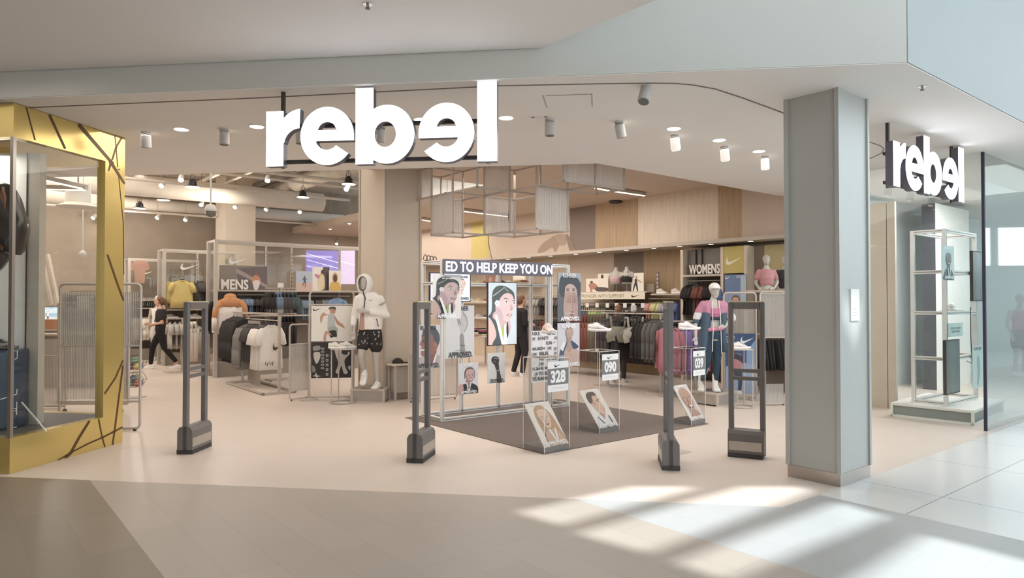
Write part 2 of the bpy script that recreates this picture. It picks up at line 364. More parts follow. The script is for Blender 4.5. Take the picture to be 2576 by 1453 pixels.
# interior ceilings
def uvp(*L): return [uv(*p) for p in L]
CR = 3.78
fpoly('ceiling_store_right', [(-1.4, CB(-1.4))] + uvp((4.95, 10.46), (8.56, 10.46), (8.56, 21.9), (12.3, 21.9), (12.3, 6.5)) + [C2], CR+.2, 'panel_beige', th=.2)
fpoly('ceiling_store_slab', uvp((-12, 4), (14, 4), (14, 26), (-12, 26)), 5.4, 'slab', th=.2)
# right wall: bulkhead with coloured panels, canopy and recessed wall
BU = 11.4
def bulk_v(px):
    r = (px-1288)/F; Y = BU/(CU*r+SU); return -SU*r*Y + CU*Y
vs_ = [bulk_v(x) for x in (900, 1185, 1232, 1434, 1498, 1606, 1808, 1868, 2010)]
ms_ = ['panel_beige', 'panel_yellow', 'panel_beige', 'panel_taupe', 'timber', 'timber_light', 'timber', 'panel_beige']
b = MB()
for i, m in enumerate(ms_): b.box(min(vs_[i], 21.9), vs_[i+1], 0, .1, 2.74, CR, m)
R90 = T39 + math.pi/2
def on_right(name, mb, u=BU, par=None):            # local x runs along V, local -y points into the wall
    x, y = uv(u, 0); return mb.build(name, par, (x, y, 0), R90)
c90 = MB()
for i, m in enumerate(ms_): c90.box(vs_[i+1], min(vs_[i], 21.9), -.1, 0, 2.76, CR, m)
c90.box(vs_[-1]-.3, vs_[-1], -.1, 0, 2.76, CR, 'panel_beige')
a90 = Art(c90, 0, 1, 0, 1, 0)
# faded athlete mural: shoulder, arm and vest
def wallart(mb, pts, c, u, lay, mir=1):
    q = []
    for px, py in smoothc(pts):
        r = ray(px, py); t = u/(CU*r.x+SU*r.y); q.append((-SU*r.x*t+CU*r.y*t, lay, EYE+r.z*t))
    mb.face(q[::-1], c)
wallart(c90, [(1352, 634), (1362, 615), (1378, 603), (1398, 592), (1410, 606), (1402, 626), (1396, 634), (1390, 622), (1380, 626), (1366, 634)], (172, 142, 118), BU, .004)
wallart(c90, [(1398, 592), (1420, 590), (1424, 612), (1408, 616)], (178, 150, 128), BU, .006)
wallart(c90, [(1424, 588), (1438, 604), (1450, 634), (1436, 634), (1428, 612)], (150, 124, 106), BU, .005)
struct(on_right('wall_right_upper', c90))
struct(on_right('trim_3', MB().box(vs_[-1]-.3, 21.9, -.75, .14, 2.69, 2.76, 'shelf')))
lw = MB(); lw.box(vs_[-1]-.3, 21.9, -.12, 0, 0, 2.69, 'timber_light')
for px0, px1, m in ((1430, 1545, 'panel_beige'), (1545, 1620, 'panel_taupe'), (1620, 1716, 'timber')):
    f = lambda px: (lambda r: 12.05*(CU-SU*r)/(CU*r+SU))((px-1288)/F)
    lw.box(f(px1), f(px0), 0, .01, 0, 2.69, m)
struct(on_right('wall_right', lw, 12.05))
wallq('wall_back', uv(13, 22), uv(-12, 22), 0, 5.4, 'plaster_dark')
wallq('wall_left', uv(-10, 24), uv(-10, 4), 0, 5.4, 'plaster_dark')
# centre column and other columns
def column(name, corner, a, b, z1, m, label, trims=True, base=None):
    t = thing(name, label, 'column', corner, T39)
    MB().box(0, a, 0, b, 0, z1, m).build('shaft', t)
    if base: MB().box(-.006, a+.006, -.006, b+.006, 0, base, 'steel').build('skirting', t)
    if trims:
        for x, y in ((0, 0), (a, 0), (0, b)):
            MB().box(x-.018, x+.018, y-.018, y+.018, base or 0, z1, 'pillar_grey' if base else 'shelf').build('edge_trim', t)
    return t
column('column', (-2.067, 11.24), .667, .89, 5.2, 'plaster', 'wide beige clad column behind the hooded mannequin')
pl = column('column', (2.815, 5.96), .553, .47, 3.44, 'pillar_grey', 'grey panelled square pillar with steel skirting at the shop corner', base=.11)
n = MB(); n.box(.20, .36, -.012, 0, 1.42, 1.70, 'white'); A = Art(n, .20, .36, 1.42, 1.70, -.012)
for i, w in enumerate((.5, .62, .4)): A.rect(.15, .62+i*.1, .15+w, .65+i*.1, (170, 172, 176))
tag(n.build('notice', None, (2.815, 5.96, 0), T39), 'small white notice plate on the blue lit side of the grey pillar', 'notice')
column('column', H(565, 905, 0), .8, .9, 5.2, 'plaster', 'square column rising behind the menswear bay with a white tick emblem', False)
column('column', P(373, 700, 22)[:2], .6, .6, 5.2, 'plaster', 'narrow square column far back on the left of the menswear area', False)
# corridor-side wall panels right of the pillar
wp = H(2190, 1022); wq = uv(9.4, 2.8)
for i, (a, b_) in enumerate(((2186, 2233), (2235, 2255))):
    p = H(a, 1022 + (a-2190)*.11, 0); q = H(b_, 1022+(b_-2190)*.11, 0)
    wallq('wall_side_%d' % (i+1), p, q, 0, 3.06, 'plaster', .06)
# ================================================================ ILLUMINATED LETTER SIGNS
def arc(cx, cy, r, a0, a1, n=14, ry=None):
    ry = r if ry is None else ry
    return [(cx+r*math.cos(math.radians(a0+(a1-a0)*i/n)), cy+ry*math.sin(math.radians(a0+(a1-a0)*i/n))) for i in range(n+1)]
def e_shape(flip):
    # outer ring open at lower right, crossbar, counter; height 1 unit = 140 px of the photo
    cx, cy, R, rx = .475, .5, .5, .475
    out = arc(cx, cy, rx, -8, 318, 40, R)          # counter-clockwise from the bar end round to the tail
    inn = arc(cx, cy, .21, 318, 198, 14, .225)
    outer = [(cx+rx, .415)] + [p for p in out] 
    pts = [(.95, .415)] + arc(cx, cy, rx, 2, 322, 40, R) + arc(cx, cy-.015, .215, 318, 200, 12, .225) + [(cx-.18, .415)]
    hole = [(cx-.175, .60)] + arc(cx, .60, .16, 180, 0, 12, .14)[1:-1] + [(cx+.175, .60)]
    if flip: pts = [(.95-x, y) for x, y in pts]; hole = [(.95-x, y) for x, y in hole]
    return pts, [hole]
LET = []                                           # outlines and holes, x in units where small letter height = 1
LET.append(('r', .02, ([(0, 0), (.31, 0), (.31, .40)] + arc(.61, .36, .29, 172, 92, 8, .29) + [(.61, .98)] + arc(.64, .60, .40, 96, 150, 6, .38) + [(.31, .80), (.31, .95), (0, .95)], [])))
LET.append(('e', .64, e_shape(False)))
bx = .49
LET.append(('b', 1.62, ([(0, 0), (.31, 0), (.31, .09)] + arc(.55, .5, .475, -120, 120, 30, .5) + [(.31, .9), (.31, 1.30), (0, 1.30)], [arc(.52, .5, .19, 0, 342, 18, .22)])))
LET.append(('e', 2.72, e_shape(True)))
LET.append(('l', 3.72, ([(0, 0), (.33, 0), (.33, 1.33), (0, 1.33)], [])))
def curve_mesh(name, pts, holes, depth, k):
    cu = bpy.data.curves.new('c', 'CURVE'); cu.dimensions = '2D'; cu.fill_mode = 'BOTH'; cu.extrude = depth/2
    for q in [pts]+holes:
        sp = cu.splines.new('POLY'); sp.points.add(len(q)-1); sp.use_cyclic_u = True
        for i, (x, y) in enumerate(q): sp.points[i].co = (x, y, 0, 1)
    o = bpy.data.objects.new('c', cu); COL.objects.link(o); dg = bpy.context.evaluated_depsgraph_get()
    me = bpy.data.meshes.new_from_object(o.evaluated_get(dg)); bpy.data.objects.remove(o)
    r = ([tuple(v.co) for v in me.vertices], [tuple(p.vertices) for p in me.polygons]); bpy.data.meshes.remove(me); return r
def rebel_sign(loc, rot, L, label):
    t = thing('illuminated_sign', label, 'sign', (loc[0], loc[1], 2.765), rot)
    h = L/4.05                                      # metres per unit
    for nm, x, (pts, holes) in LET:
        yo = .0 if nm != 'r' else -.02
        p = [((x+a)*h, b*h) for a, b in pts]; hs = [[((x+a)*h, b*h) for a, b in q] for q in holes]
        vs, fs = curve_mesh('x', p, hs, .075, None)
        f = MB(); f.raw([(a, -c, b) for a, b, c in vs], fs, 'sign_side'); lo = f.build('letter', t)
        vs, fs = curve_mesh('x', p, hs, .006, None)
        f = MB(); f.raw([(a, -c-.042, b) for a, b, c in vs], fs, 'glow_white'); f.build('lit_face', lo)
    for z in (.10, .72): MB().box(.1*h, 3.9*h, .04, .08, z*h-.012, z*h+.018, 'black').build('mounting_rail', t)
    for x in (.235, 3.87): MB().box(x*h-.015, x*h+.015, .042, .072, .0, 3.44-2.765, 'dark_trim').build('hanger_rod', t)
    return t
a = PL(673, 300, (-2.02, 6.04), math.atan2(-.24, 1.87)); 
sa = P(673, 300, 6.05)
rebel_sign((sa[0], 6.05), math.atan2(-.243, 2.03), 2.04, 'large white illuminated letter sign hanging over the shop entrance, seen from the front')
s2 = H(2234, 300, 3.44)
rebel_sign((s2[0]+.02, s2[1]+.03), T39, 1.96, 'white illuminated letter sign with dark sides, seen at an angle right of the grey pillar')
# ================================================================ SECURITY GATES
def gate(a, rot, L, label):
    t = thing('security_gate', label, 'security gate', a, rot, 'security gates across the shop entrance')
    w = .052
    for x in (0, L-w): MB().bbox(x, x+w, -.028, .028, .03, 1.58, 'gate_grey', .008).build('upright', t)
    MB().box(w, L-w, -.028, .028, 1.51, 1.58, 'gate_grey').build('top_bar', t)
    MB().box(.004, L-.004, -.029, .029, 1.58, 1.59, (208, 196, 150)).build('top_light_strip', t)
    for z in (.80, .88): MB().box(w, L-w, -.018, .018, z-.018, z+.018, 'gate_grey').build('crossbar', t)
    b = MB(); b.rings([[(x, y, z) for x, y in ((.0, -s_), (L*.98, -s_), (L*.98, s_), (.0, s_))] for z, s_ in ((.045, .08), (.24, .08), (.275, .06), (.285, .03))], 'gate_grey').build('base_housing', t)
    MB().box(.01, L-.03, -.083, .083, .075, .165, 'gate_silver').build('base_cover', t)
    MB().box(.0, L-.02, -.085, .085, 0, .045, 'black').build('foot', t)
def gate2(pa, ta, label):
    a = H(*pa); b = H(*ta); d = (b[0]-a[0], b[1]-a[1]); gate(a, math.atan2(d[1], d[0]), max(.36, math.hypot(*d)), label)
gate2((464, 1142), (516, 1120), 'leftmost dark grey security gate, nearest the gold framed window')
gate2((1043, 1164), (1077, 1140), 'security gate standing in front of the dark mat corner and the left man poster')
gate2((1688, 1183), (1676, 1154), 'security gate seen almost edge on, right of the acrylic display cases')
gate2((1834, 1144), (1917, 1152), 'wide open security gate beside the grey pillar, seen from the front')
# ================================================================ MAT AND GANTRY
m0 = (.331, 7.21)
mL = math.hypot(-1.535-.331, 9.37-7.21); mR = math.hypot(2.54-.331, 8.98-7.21)
mt = MB().box(0, mR, 0, mL, 0, .008, 'carpet').build('mat', None, (*m0, 0), math.atan2(8.98-7.21, 2.54-.331))
tag(mt, 'large dark grey square mat under the poster frame and acrylic cases', 'mat')
GA = (-.92, 9.13)                                     # front left post
GR = math.atan2(1.34, 1.77)
G = thing('display_gantry', 'silver aluminium frame carrying posters and screens on the dark mat', 'display frame', (*GA, .008), GR)
GD, GH, GW = .50, 2.13, 2.22
def prof(mb, a, b, s=.022):
    a, b = Vector(a), Vector(b); lo = [min(a[i], b[i])-s for i in range(3)]; hi = [max(a[i], b[i])+s for i in range(3)]
    ax = max(range(3), key=lambda i: hi[i]-lo[i]); lo[ax] += s; hi[ax] -= s
    mb.box(lo[0], hi[0], lo[1], hi[1], lo[2], hi[2], 'alu')
    g_ = .004
    for side in (-1, 1):                               # dark slot lines of the extrusion
        l2, h2 = lo[:], hi[:]; o = [i for i in range(3) if i != ax][0 if ax == 2 else 1]
        c = (lo[o]+hi[o])/2; l2[o], h2[o] = c-g_, c+g_; q = [i for i in range(3) if i not in (ax, o)][0]
        if side < 0: l2[q] = lo[q]-.0012; h2[q] = lo[q]
        else: l2[q] = hi[q]; h2[q] = hi[q]+.0012
        mb.box(l2[0], h2[0], l2[1], h2[1], l2[2], h2[2], 'wire')
    return mb
xc = PL(1385, 1000, GA, GR)[0]; xd = PL(1429, 1000, GA, GR)[0]
b1 = PL(1161, 900, GA, GR, GD)[0]; b2 = PL(1253, 900, GA, GR, GD)[0]; b3 = PL(1335, 800, GA, GR, GD)[0]
for x, y in ((0, 0), (xc, 0), (xd, 0), (0, GD), (b1, GD), (b2, GD), (b3, GD), (xd, GD)):
    prof(MB(), (x, y, 0), (x, y, GH)).build('post', G)
for z in (.022, GH-.022):
    for y in (0, GD): prof(MB(), (.022, y, z), (xd-.022, y, z)).build('rail', G)
    for x in (0, xd): prof(MB(), (x, .022, z), (x, GD-.022, z)).build('rail', G)
prof(MB(), (.022, GD, 1.82), (xd-.022, GD, 1.82)).build('rail', G)
for x in (0, xd): prof(MB(), (x, .022, 1.82), (x, GD-.022, 1.82)).build('rail', G)
def gbox(x0p, x1p, y0p, y1p, off):                     # box of local coordinates from photo pixels on the gantry plane
    a = PL(x0p, (y0p+y1p)/2, GA, GR, off); b = PL(x1p, (y0p+y1p)/2, GA, GR, off)
    zt = (PL(x0p, y0p, GA, GR, off)[1] + PL(x1p, y0p, GA, GR, off)[1])/2; zb = (PL(x0p, y1p, GA, GR, off)[1]+PL(x1p, y1p, GA, GR, off)[1])/2
    return a[0], b[0], zb, zt
def board(box, off, name, label, cat, base=(236, 232, 230), th=.008, fn=None, origin=GA, rot=GR, m='print', z0=0, frame=None):
    x0, x1, zb, zt = box; w, h = x1-x0, zt-zb
    nx, ny = -math.sin(rot)*off, math.cos(rot)*off
    ox, oy = origin[0]+math.cos(rot)*x0+nx, origin[1]+math.sin(rot)*x0+ny
    mb = MB(); mb.box(0, w, 0, th, 0, h, (m, base)) if not frame else mb.box(0, w, 0, th, 0, h, frame)
    A = Art(mb, 0, w, 0, h, 0, m) if not frame else Art(mb, .012, w-.012, .012, h-.012, 0, m)
    if frame: A.rect(0, 0, 1, 1, base)
    if fn: fn(A)
    o = mb.build(name, None, (ox, oy, zb), rot)
    return tag(o, label, cat) if label else o
# ---------------- portraits, drawn as flat printed shapes
def beanie(A, txt=True):
    A.poly([(0, .62), (.14, .60), (.24, .68), (.26, .85), (.2, 1.0), (0, 1.0)], (196, 160, 152))
    A.poly([(.0, .545), (.10, .50), (.24, .60), (.36, .74), (.48, .82), (.56, 1.0), (.14, 1.0), (.27, .86), (.22, .72), (.10, .60)], (70, 76, 80))
    A.poly([(.24, .46), (.70, .55), (.76, .66), (.68, .78), (.58, .68), (.44, .76), (.30, .62)], (184, 152, 152))
    A.poly([(.68, .62), (.78, .68), (.78, .76), (.70, .86), (.62, .78)], (188, 150, 152))
    A.poly([(.24, .24), (.50, .14), (.80, .16), (.92, .24), (.94, .32), (.92, .40), (.86, .44), (.82, .54), (.74, .62), (.62, .63), (.42, .56), (.28, .46), (.22, .38)], (198, 168, 166))
    A.poly([(.24, .40), (.4, .42), (.52, .56), (.46, .58), (.30, .48)], (182, 150, 156))
    A.poly([(.12, .22), (.16, .12), (.30, .055), (.50, .045), (.70, .08), (.88, .15), (.93, .25), (.90, .27), (.84, .20), (.70, .165), (.55, .18), (.42, .24), (.36, .30), (.24, .38), (.20, .46), (.13, .38)], (72, 78, 76))
    A.poly([(.13, .30), (.22, .36), (.24, .46), (.18, .50), (.02, .53), (.10, .46)], (78, 82, 80)); A.poly([(.18, .48), (.30, .47), (.34, .56), (.26, .60), (.14, .56)], (186, 152, 152))
    for q in ([(.16, .2), (.4, .12), (.55, .07), (.56, .08), (.4, .14), (.17, .22)], [(.5, .06), (.62, .1), (.72, .15), (.7, .15), (.6, .11)]): A.poly(q, (140, 146, 140))
    for i in range(6): A.oval(.29+.05*math.cos(i*1.05), .33+.03*math.sin(i*1.05), .035, .022, (222, 214, 232))
    A.oval(.29, .33, .02, .012, (150, 130, 150))
    for x, y, w in ((.60, .315, .075), (.88, .335, .045)):
        A.poly([(x-w, y), (x, y-.018), (x+w, y+.004), (x, y+.014)], (238, 232, 232)); A.oval(x+.01, y-.002, .022, .012, (60, 44, 42))
        A.poly([(x-w, y-.002), (x, y-.022), (x+w, y+.002), (x, y-.014)], (70, 50, 50)); 
    A.poly([(.50, .26), (.60, .245), (.70, .275), (.60, .258)], (96, 74, 70)); A.poly([(.82, .29), (.9, .28), (.93, .30), (.88, .295)], (96, 74, 70))
    A.poly([(.76, .34), (.83, .41), (.84, .435), (.76, .44), (.72, .425), (.77, .42)], (170, 136, 138)); A.oval(.765, .434, .02, .006, (110, 76, 78))
    A.poly([(.62, .515), (.70, .505), (.76, .512), (.82, .515), (.80, .535), (.72, .545), (.64, .53)], (150, 90, 98)); A.poly([(.66, .52), (.79, .522), (.74, .532), (.68, .53)], (244, 240, 240))
    A.poly([(.20, .52), (.27, .52), (.56, 1.0), (.44, 1.0), (.3, .72)], (226, 228, 230), False)
    A.poly([(.54, .68), (.62, .66), (.62, 1.0), (.50, 1.0)], (222, 226, 232), False); A.poly([(.46, .72), (.52, .68), (.50, .92), (.44, .80)], (150, 170, 70))
    A.poly([(.62, .64), (.66, .66), (.68, .80), (.64, .9), (.60, .78)], (48, 50, 56))
def face(A, cx, cy, w, h, skin, hair, look=0.0, smile=False, ears=True, brow=True):
    s2_ = tuple(int(v*.86) for v in skin)
    if ears: A.oval(cx-w*.98, cy+h*.08, w*.14, h*.16, s2_); A.oval(cx+w*.98, cy+h*.08, w*.14, h*.16, s2_)
    A.poly([(cx-w, cy-h*.2), (cx-w*.86, cy-h*.8), (cx, cy-h), (cx+w*.86, cy-h*.8), (cx+w, cy-h*.2), (cx+w*.86, cy+h*.42), (cx+w*.42, cy+h*.94), (cx, cy+h), (cx-w*.42, cy+h*.94), (cx-w*.86, cy+h*.42)], skin)
    A.poly([(cx-w, cy-h*.2), (cx-w*.7, cy), (cx-w*.62, cy+h*.5), (cx-w*.3, cy+h*.95), (cx-w*.6, cy+h*.8), (cx-w*.9, cy+h*.35)], s2_)
    l = look*w*.3
    for sx in (-1, 1):
        x = cx+sx*w*.42+l; A.poly([(x-w*.2, cy), (x, cy-h*.07), (x+w*.2, cy), (x, cy+h*.05)], (236, 228, 224)); A.oval(x+l*.3, cy-h*.01, w*.075, h*.05, (50, 38, 34))
        if brow: A.poly([(x-w*.26, cy-h*.15), (x, cy-h*.23), (x+w*.26, cy-h*.15), (x, cy-h*.18)], hair)
    A.poly([(cx+l-w*.06, cy-h*.05), (cx+l+w*.06, cy-h*.05), (cx+l+w*.18, cy+h*.32), (cx+l, cy+h*.38), (cx+l-w*.18, cy+h*.32)], tuple(int(v*.93) for v in skin))
    A.oval(cx+l, cy+h*.36, w*.15, h*.03, s2_)
    if smile:
        A.poly([(cx-w*.5+l, cy+h*.48), (cx+l, cy+h*.54), (cx+w*.5+l, cy+h*.48), (cx+w*.3+l, cy+h*.72), (cx+l, cy+h*.8), (cx-w*.3+l, cy+h*.72)], (128, 66, 66))
        A.poly([(cx-w*.42+l, cy+h*.51), (cx+l, cy+h*.56), (cx+w*.42+l, cy+h*.51), (cx+w*.25+l, cy+h*.65), (cx+l, cy+h*.68), (cx-w*.25+l, cy+h*.65)], (246, 242, 238))
    else:
        A.poly([(cx-w*.34+l, cy+h*.6), (cx+l, cy+h*.56), (cx+w*.34+l, cy+h*.6), (cx+l, cy+h*.7)], (158, 98, 94)); A.rect(cx-w*.3+l, cy+h*.61, cx+w*.3+l, cy+h*.622, (110, 66, 64))
def hairtop(A, cx, cy, w, h, c, low=.1):
    A.poly([(cx-w*1.08, cy+h*low), (cx-w*1.12, cy-h*.6), (cx-w*.6, cy-h*1.16), (cx, cy-h*1.26), (cx+w*.6, cy-h*1.16), (cx+w*1.12, cy-h*.6), (cx+w*1.08, cy+h*low), (cx+w*.86, cy-h*.45), (cx+w*.4, cy-h*.78), (cx, cy-h*.82), (cx-w*.4, cy-h*.78), (cx-w*.86, cy-h*.45)], c)
def bust(A, cx, y, c, skin, w=.42):
    A.poly([(cx-.1, y-.14), (cx+.1, y-.14), (cx+.12, y+.05), (cx, y+.12), (cx-.12, y+.05)], tuple(int(v*.9) for v in skin))
    A.poly([(cx-w, 1.0), (cx-w, y+.16), (cx-w*.7, y+.04), (cx-.13, y-.01), (cx, y+.12), (cx+.13, y-.01), (cx+w*.7, y+.04), (cx+w, y+.16), (cx+w, 1.0)], c)
def ribbon(A, cx, y, c=(238, 238, 240)):
    A.poly([(cx-.14, y), (cx-.09, y-.01), (cx+.02, y+.3), (cx-.03, y+.32)], c, False); A.poly([(cx+.14, y), (cx+.09, y-.01), (cx-.01, y+.3), (cx+.03, y+.32)], c, False)
def runner(A, top, bot, yt=.03, yb=.88, hb=.09, w=.86):
    if top: A.text('RUNNER', .16, yt, .84, yt+.075, top, .03)
    if bot: A.text('APPROVED.', .5-w/2, yb, .5+w/2, yb+hb, bot, .04)
def small(A, y, c):
    for i, w in enumerate((.24, .42)): A.rect(.5-w/2, y+i*.014, .5+w/2, y+.006+i*.014, c)
def p_beanie(A): beanie(A); A.text('RUNNER', .3, .065, .78, .10, (246, 244, 242), .03); small(A, .87, (240, 238, 236)); A.text('APPROVED.', .14, .90, .80, .985, (248, 246, 246), .04)
def p_arm(A):
    A.poly([(.52, .0), (.60, .10), (.74, .22), (.78, .36), (.70, .48), (.62, .52), (.66, .40), (.62, .2)], (176, 174, 174))
    A.poly([(.26, .0), (.46, .02), (.58, .14), (.70, .26), (.74, .36), (.68, .46), (.60, .52), (.66, .78), (.72, 1.0), (.50, 1.0), (.50, .78), (.50, .46), (.42, .38), (.40, .22), (.28, .09)], (206, 203, 200))
    A.poly([(.50, .56), (.62, .56), (.66, .78), (.70, 1.0), (.52, 1.0), (.50, .78)], (158, 154, 152))
    for q in ([(.42, .26), (.47, .34), (.46, .36), (.41, .28)], [(.48, .26), (.53, .36), (.51, .37), (.47, .28)], [(.26, .04), (.40, .14), (.38, .15), (.25, .06)], [(.5, .75), (.66, .76), (.66, .775), (.5, .765)]): A.poly(q, (130, 126, 124))
    A.text('RUNNER', .22, .01, .80, .10, (92, 90, 90), .03); small(A, .84, (150, 146, 144)); A.text('APPROVED.', .1, .88, .93, .99, (88, 86, 88), .04)
def p_profile(A, flip=False, skin=(176, 116, 100), hair=(92, 100, 108), dark=(84, 84, 88)):
    X = (lambda q: [(1-x, y) for x, y in q]) if flip else (lambda q: q)
    A.poly(X([(0, .80), (.20, .72), (.42, .70), (.80, .68), (1.0, .74), (1.0, 1.0), (0, 1.0)]), (196, 182, 180))
    A.poly(X([(.30, .52), (.80, .46), (.82, .74), (.66, .90), (.50, .92), (.36, .78)]), tuple(int(v*.9) for v in skin))
    A.poly(X([(.26, .20), (.60, .10), (.92, .22), (.94, .40), (.82, .60), (.60, .70), (.34, .72), (.20, .68), (.19, .62), (.22, .58), (.18, .54), (.22, .51), (.20, .47), (.13, .44), (.16, .40), (.22, .34), (.22, .28)]), skin)
    A.poly(X([(.24, .22), (.36, .06), (.60, .02), (.86, .12), (.98, .26), (.97, .40), (.86, .52), (.82, .40), (.74, .36), (.66, .22), (.44, .20), (.28, .26)]), hair)
    A.oval(X([(.80, 0)])[0][0], .46, .07, .06, tuple(min(255, int(v*1.1)) for v in skin))
    A.poly(X([(.24, .32), (.36, .31), (.36, .33), (.25, .345)]), hair); A.poly(X([(.26, .37), (.34, .365), (.32, .39), (.27, .388)]), (70, 50, 46))
    A.poly(X([(.20, .545), (.33, .56), (.32, .585), (.22, .585)]), (238, 232, 230)); A.poly(X([(.21, .59), (.32, .59), (.26, .605)]), (150, 82, 80))
    A.poly(X([(.80, .66), (.86, .68), (.70, .98), (.62, .98)]), (240, 238, 238), False)
    A.text('RUNNER', .16, .02, .84, .12, dark, .03); A.text('APPROVED.', .05, .87, .96, .98, dark, .04)
def p_laugh(A):
    bust(A, .5, .68, (62, 60, 66), (200, 152, 146), .5); A.poly([(0, .72), (.2, .68), (.26, .85), (.2, 1), (0, 1)], (214, 168, 158)); ribbon(A, .52, .62)
    hairtop(A, .56, .42, .23, .22, (118, 98, 88), .5); face(A, .58, .42, .21, .22, (220, 172, 164), (110, 84, 74), .3, True); A.text('RUNNER', .25, .03, .75, .10, (246, 244, 242), .03)
    small(A, .84, (230, 228, 228)); A.text('APPROVED.', .1, .89, .92, .98, (250, 248, 248), .04)
def p_fist(A):
    A.poly([(.40, .42), (.62, .38), (.66, .56), (.80, .98), (.52, .98), (.50, .62)], (86, 80, 80))
    A.poly([(.20, .20), (.30, .12), (.46, .12), (.62, .16), (.64, .28), (.58, .40), (.44, .42), (.24, .30)], (74, 68, 70))
    for i in range(4): A.oval(.38+i*.065, .17+.008*i, .022, .018, (214, 208, 206)); A.poly([(.35+i*.065, .15), (.36+i*.065, .26), (.355+i*.065, .26)], (50, 46, 48), False)
    A.poly([(.32, .24), (.48, .27), (.44, .32), (.32, .29)], (110, 102, 102)); A.poly([(.5, .585), (.66, .57), (.665, .585), (.5, .6)], (210, 206, 204))
    A.swoosh(.8, .72, .88, .75, (70, 68, 70)); A.text('BECOME YOUR', .14, .86, .88, .915, (74, 72, 74), .04); A.text('OWN COACH', .1, .93, .92, .985, (74, 72, 74), .04)
def p_hands(A):
    A.poly([(0, .0), (1, .0), (1, .16), (.86, .34), (.84, .1), (.5, .06), (.1, .12), (.04, .3), (0, .4)], (168, 176, 186), False)
    A.poly([(.06, .30), (.12, .10), (.34, .05), (.7, .06), (.94, .16), (.98, .34), (.86, .5), (.2, .5)], (78, 84, 94))
    A.poly([(.26, .62), (.72, .62), (.86, .90), (.84, 1.0), (.3, 1.0)], (170, 116, 104))
    A.poly([(.30, .38), (.34, .28), (.52, .225), (.70, .26), (.82, .36), (.84, .58), (.74, .76), (.44, .78), (.28, .64)], (206, 176, 164))
    for x in (.42, .68): A.poly([(x-.07, .355), (x, .335), (x+.07, .355), (x, .37)], (110, 84, 80)); A.poly([(x-.08, .325), (x, .31), (x+.08, .325)], (120, 92, 84))
    A.poly([(.24, .60), (.30, .44), (.40, .38), (.54, .40), (.56, .66), (.50, .96), (.32, .98), (.24, .80)], (196, 160, 148))
    A.poly([(.60, .42), (.72, .40), (.82, .48), (.86, .64), (.84, .92), (.70, .96), (.60, .66)], (190, 152, 140))
    for x in (.34, .40, .46, .52, .64, .70, .76): A.poly([(x, .42), (x+.01, .62), (x-.008, .62)], (150, 110, 102), False)
    small(A, .82, (226, 224, 226)); A.text('RUNNER', .2, .01, .78, .10, (236, 236, 240), .03); A.text('APPROVED.', .1, .90, .93, .985, (246, 244, 246), .05)
def p_chest(A):
    A.poly([(.30, .58), (.62, .56), (.92, .64), (.98, .9), (.88, 1), (.34, 1), (.24, .80)], (206, 172, 156))
    A.poly([(.40, .34), (.62, .34), (.64, .56), (.56, .66), (.40, .62)], (190, 154, 142))
    A.poly([(.08, 1.0), (.08, .66), (.26, .52), (.42, .42), (.40, .52), (.30, .64), (.26, .84), (.30, 1.0)], (84, 100, 124)); A.poly([(.60, .40), (.78, .46), (.94, .54), (.90, .58), (.74, .60), (.66, .56)], (72, 90, 122))
    for i in range(4): A.poly([(.1+i*.045, 1), (.12+i*.045, .72), (.14+i*.045, .72), (.13+i*.045, 1)], (190, 204, 218), False)
    A.poly([(.08, .56), (.26, .40), (.36, .46), (.22, .64)], (238, 236, 238), False)
    hairtop(A, .52, .26, .15, .13, (120, 106, 98), .0); face(A, .52, .26, .15, .14, (204, 168, 152), (90, 70, 62), 0, False)
    A.oval(.56, .76, .1, .004, (176, 136, 122)); A.poly([(.5, .66), (.52, .84), (.505, .84)], (180, 142, 128), False)
    A.text('RUNNER', .15, .03, .8, .12, (248, 246, 250), .03); A.text('APPROVED.', .14, .90, .98, .99, (248, 246, 248), .05)
def p_text(A):
    D = (64, 62, 64)
    for t, x0, y0, x1 in (('NIKE', .02, .02, .32), ('REACT', .60, .02, .98), ('INFINITY', .24, .115, .66), ('RUN', .56, .21, .78), ('60,000+', .03, .315, .52), ('MILES', .30, .41, .64), ('906 TESTERS', .28, .51, .98), ('11,264 RUNS', .04, .70, .64), ('TO HELP KEEP', .28, .795, .92), ('YOU RUNNING', .02, .89, .66)):
        A.text(t, x0, y0, x1, y0+.07, D, .03)
    for x, y, w in ((.02, .12, .12), (.88, .12, .1), (.60, .315, .16), (.86, .33, .1), (.02, .42, .18), (.28, .61, .2), (.86, .42, .1), (.12, .80, .1)): A.rect(x, y, x+w, y+.062, (176, 172, 176)); A.oval(x+w/2, y+.03, w*.25, .02, (110, 104, 108))
    A.swoosh(.82, .215, .94, .25, D)
def p_flat_screen(A):
    for x0, sk, hr in ((.0, (150, 112, 100), (60, 54, 54)), (.52, (196, 160, 148), (52, 48, 50))):
        cx = x0+.24
        A.rect(x0+.02, .04, x0+.46, .97, (222, 228, 244))
        A.poly([(cx-.2, .97), (cx-.2, .82), (cx-.06, .7), (cx+.06, .7), (cx+.2, .82), (cx+.2, .97)], (190, 196, 204)); A.rect(cx-.05, .6, cx+.05, .76, sk)
        A.poly([(cx-.04, .7), (cx-.03, .7), (cx+.02, .95), (cx, .95)], (60, 60, 66), False)
        hairtop(A, cx, .42, .09, .2, hr, 0); face(A, cx, .42, .09, .22, sk, hr, 0, True)
        A.text('RUNNER', cx-.17, .07, cx+.17, .15, (40, 40, 48), .04); A.text('APPROVED.', cx-.2, .86, cx+.2, .95, (34, 34, 42), .05)
IV = (226, 220, 218)
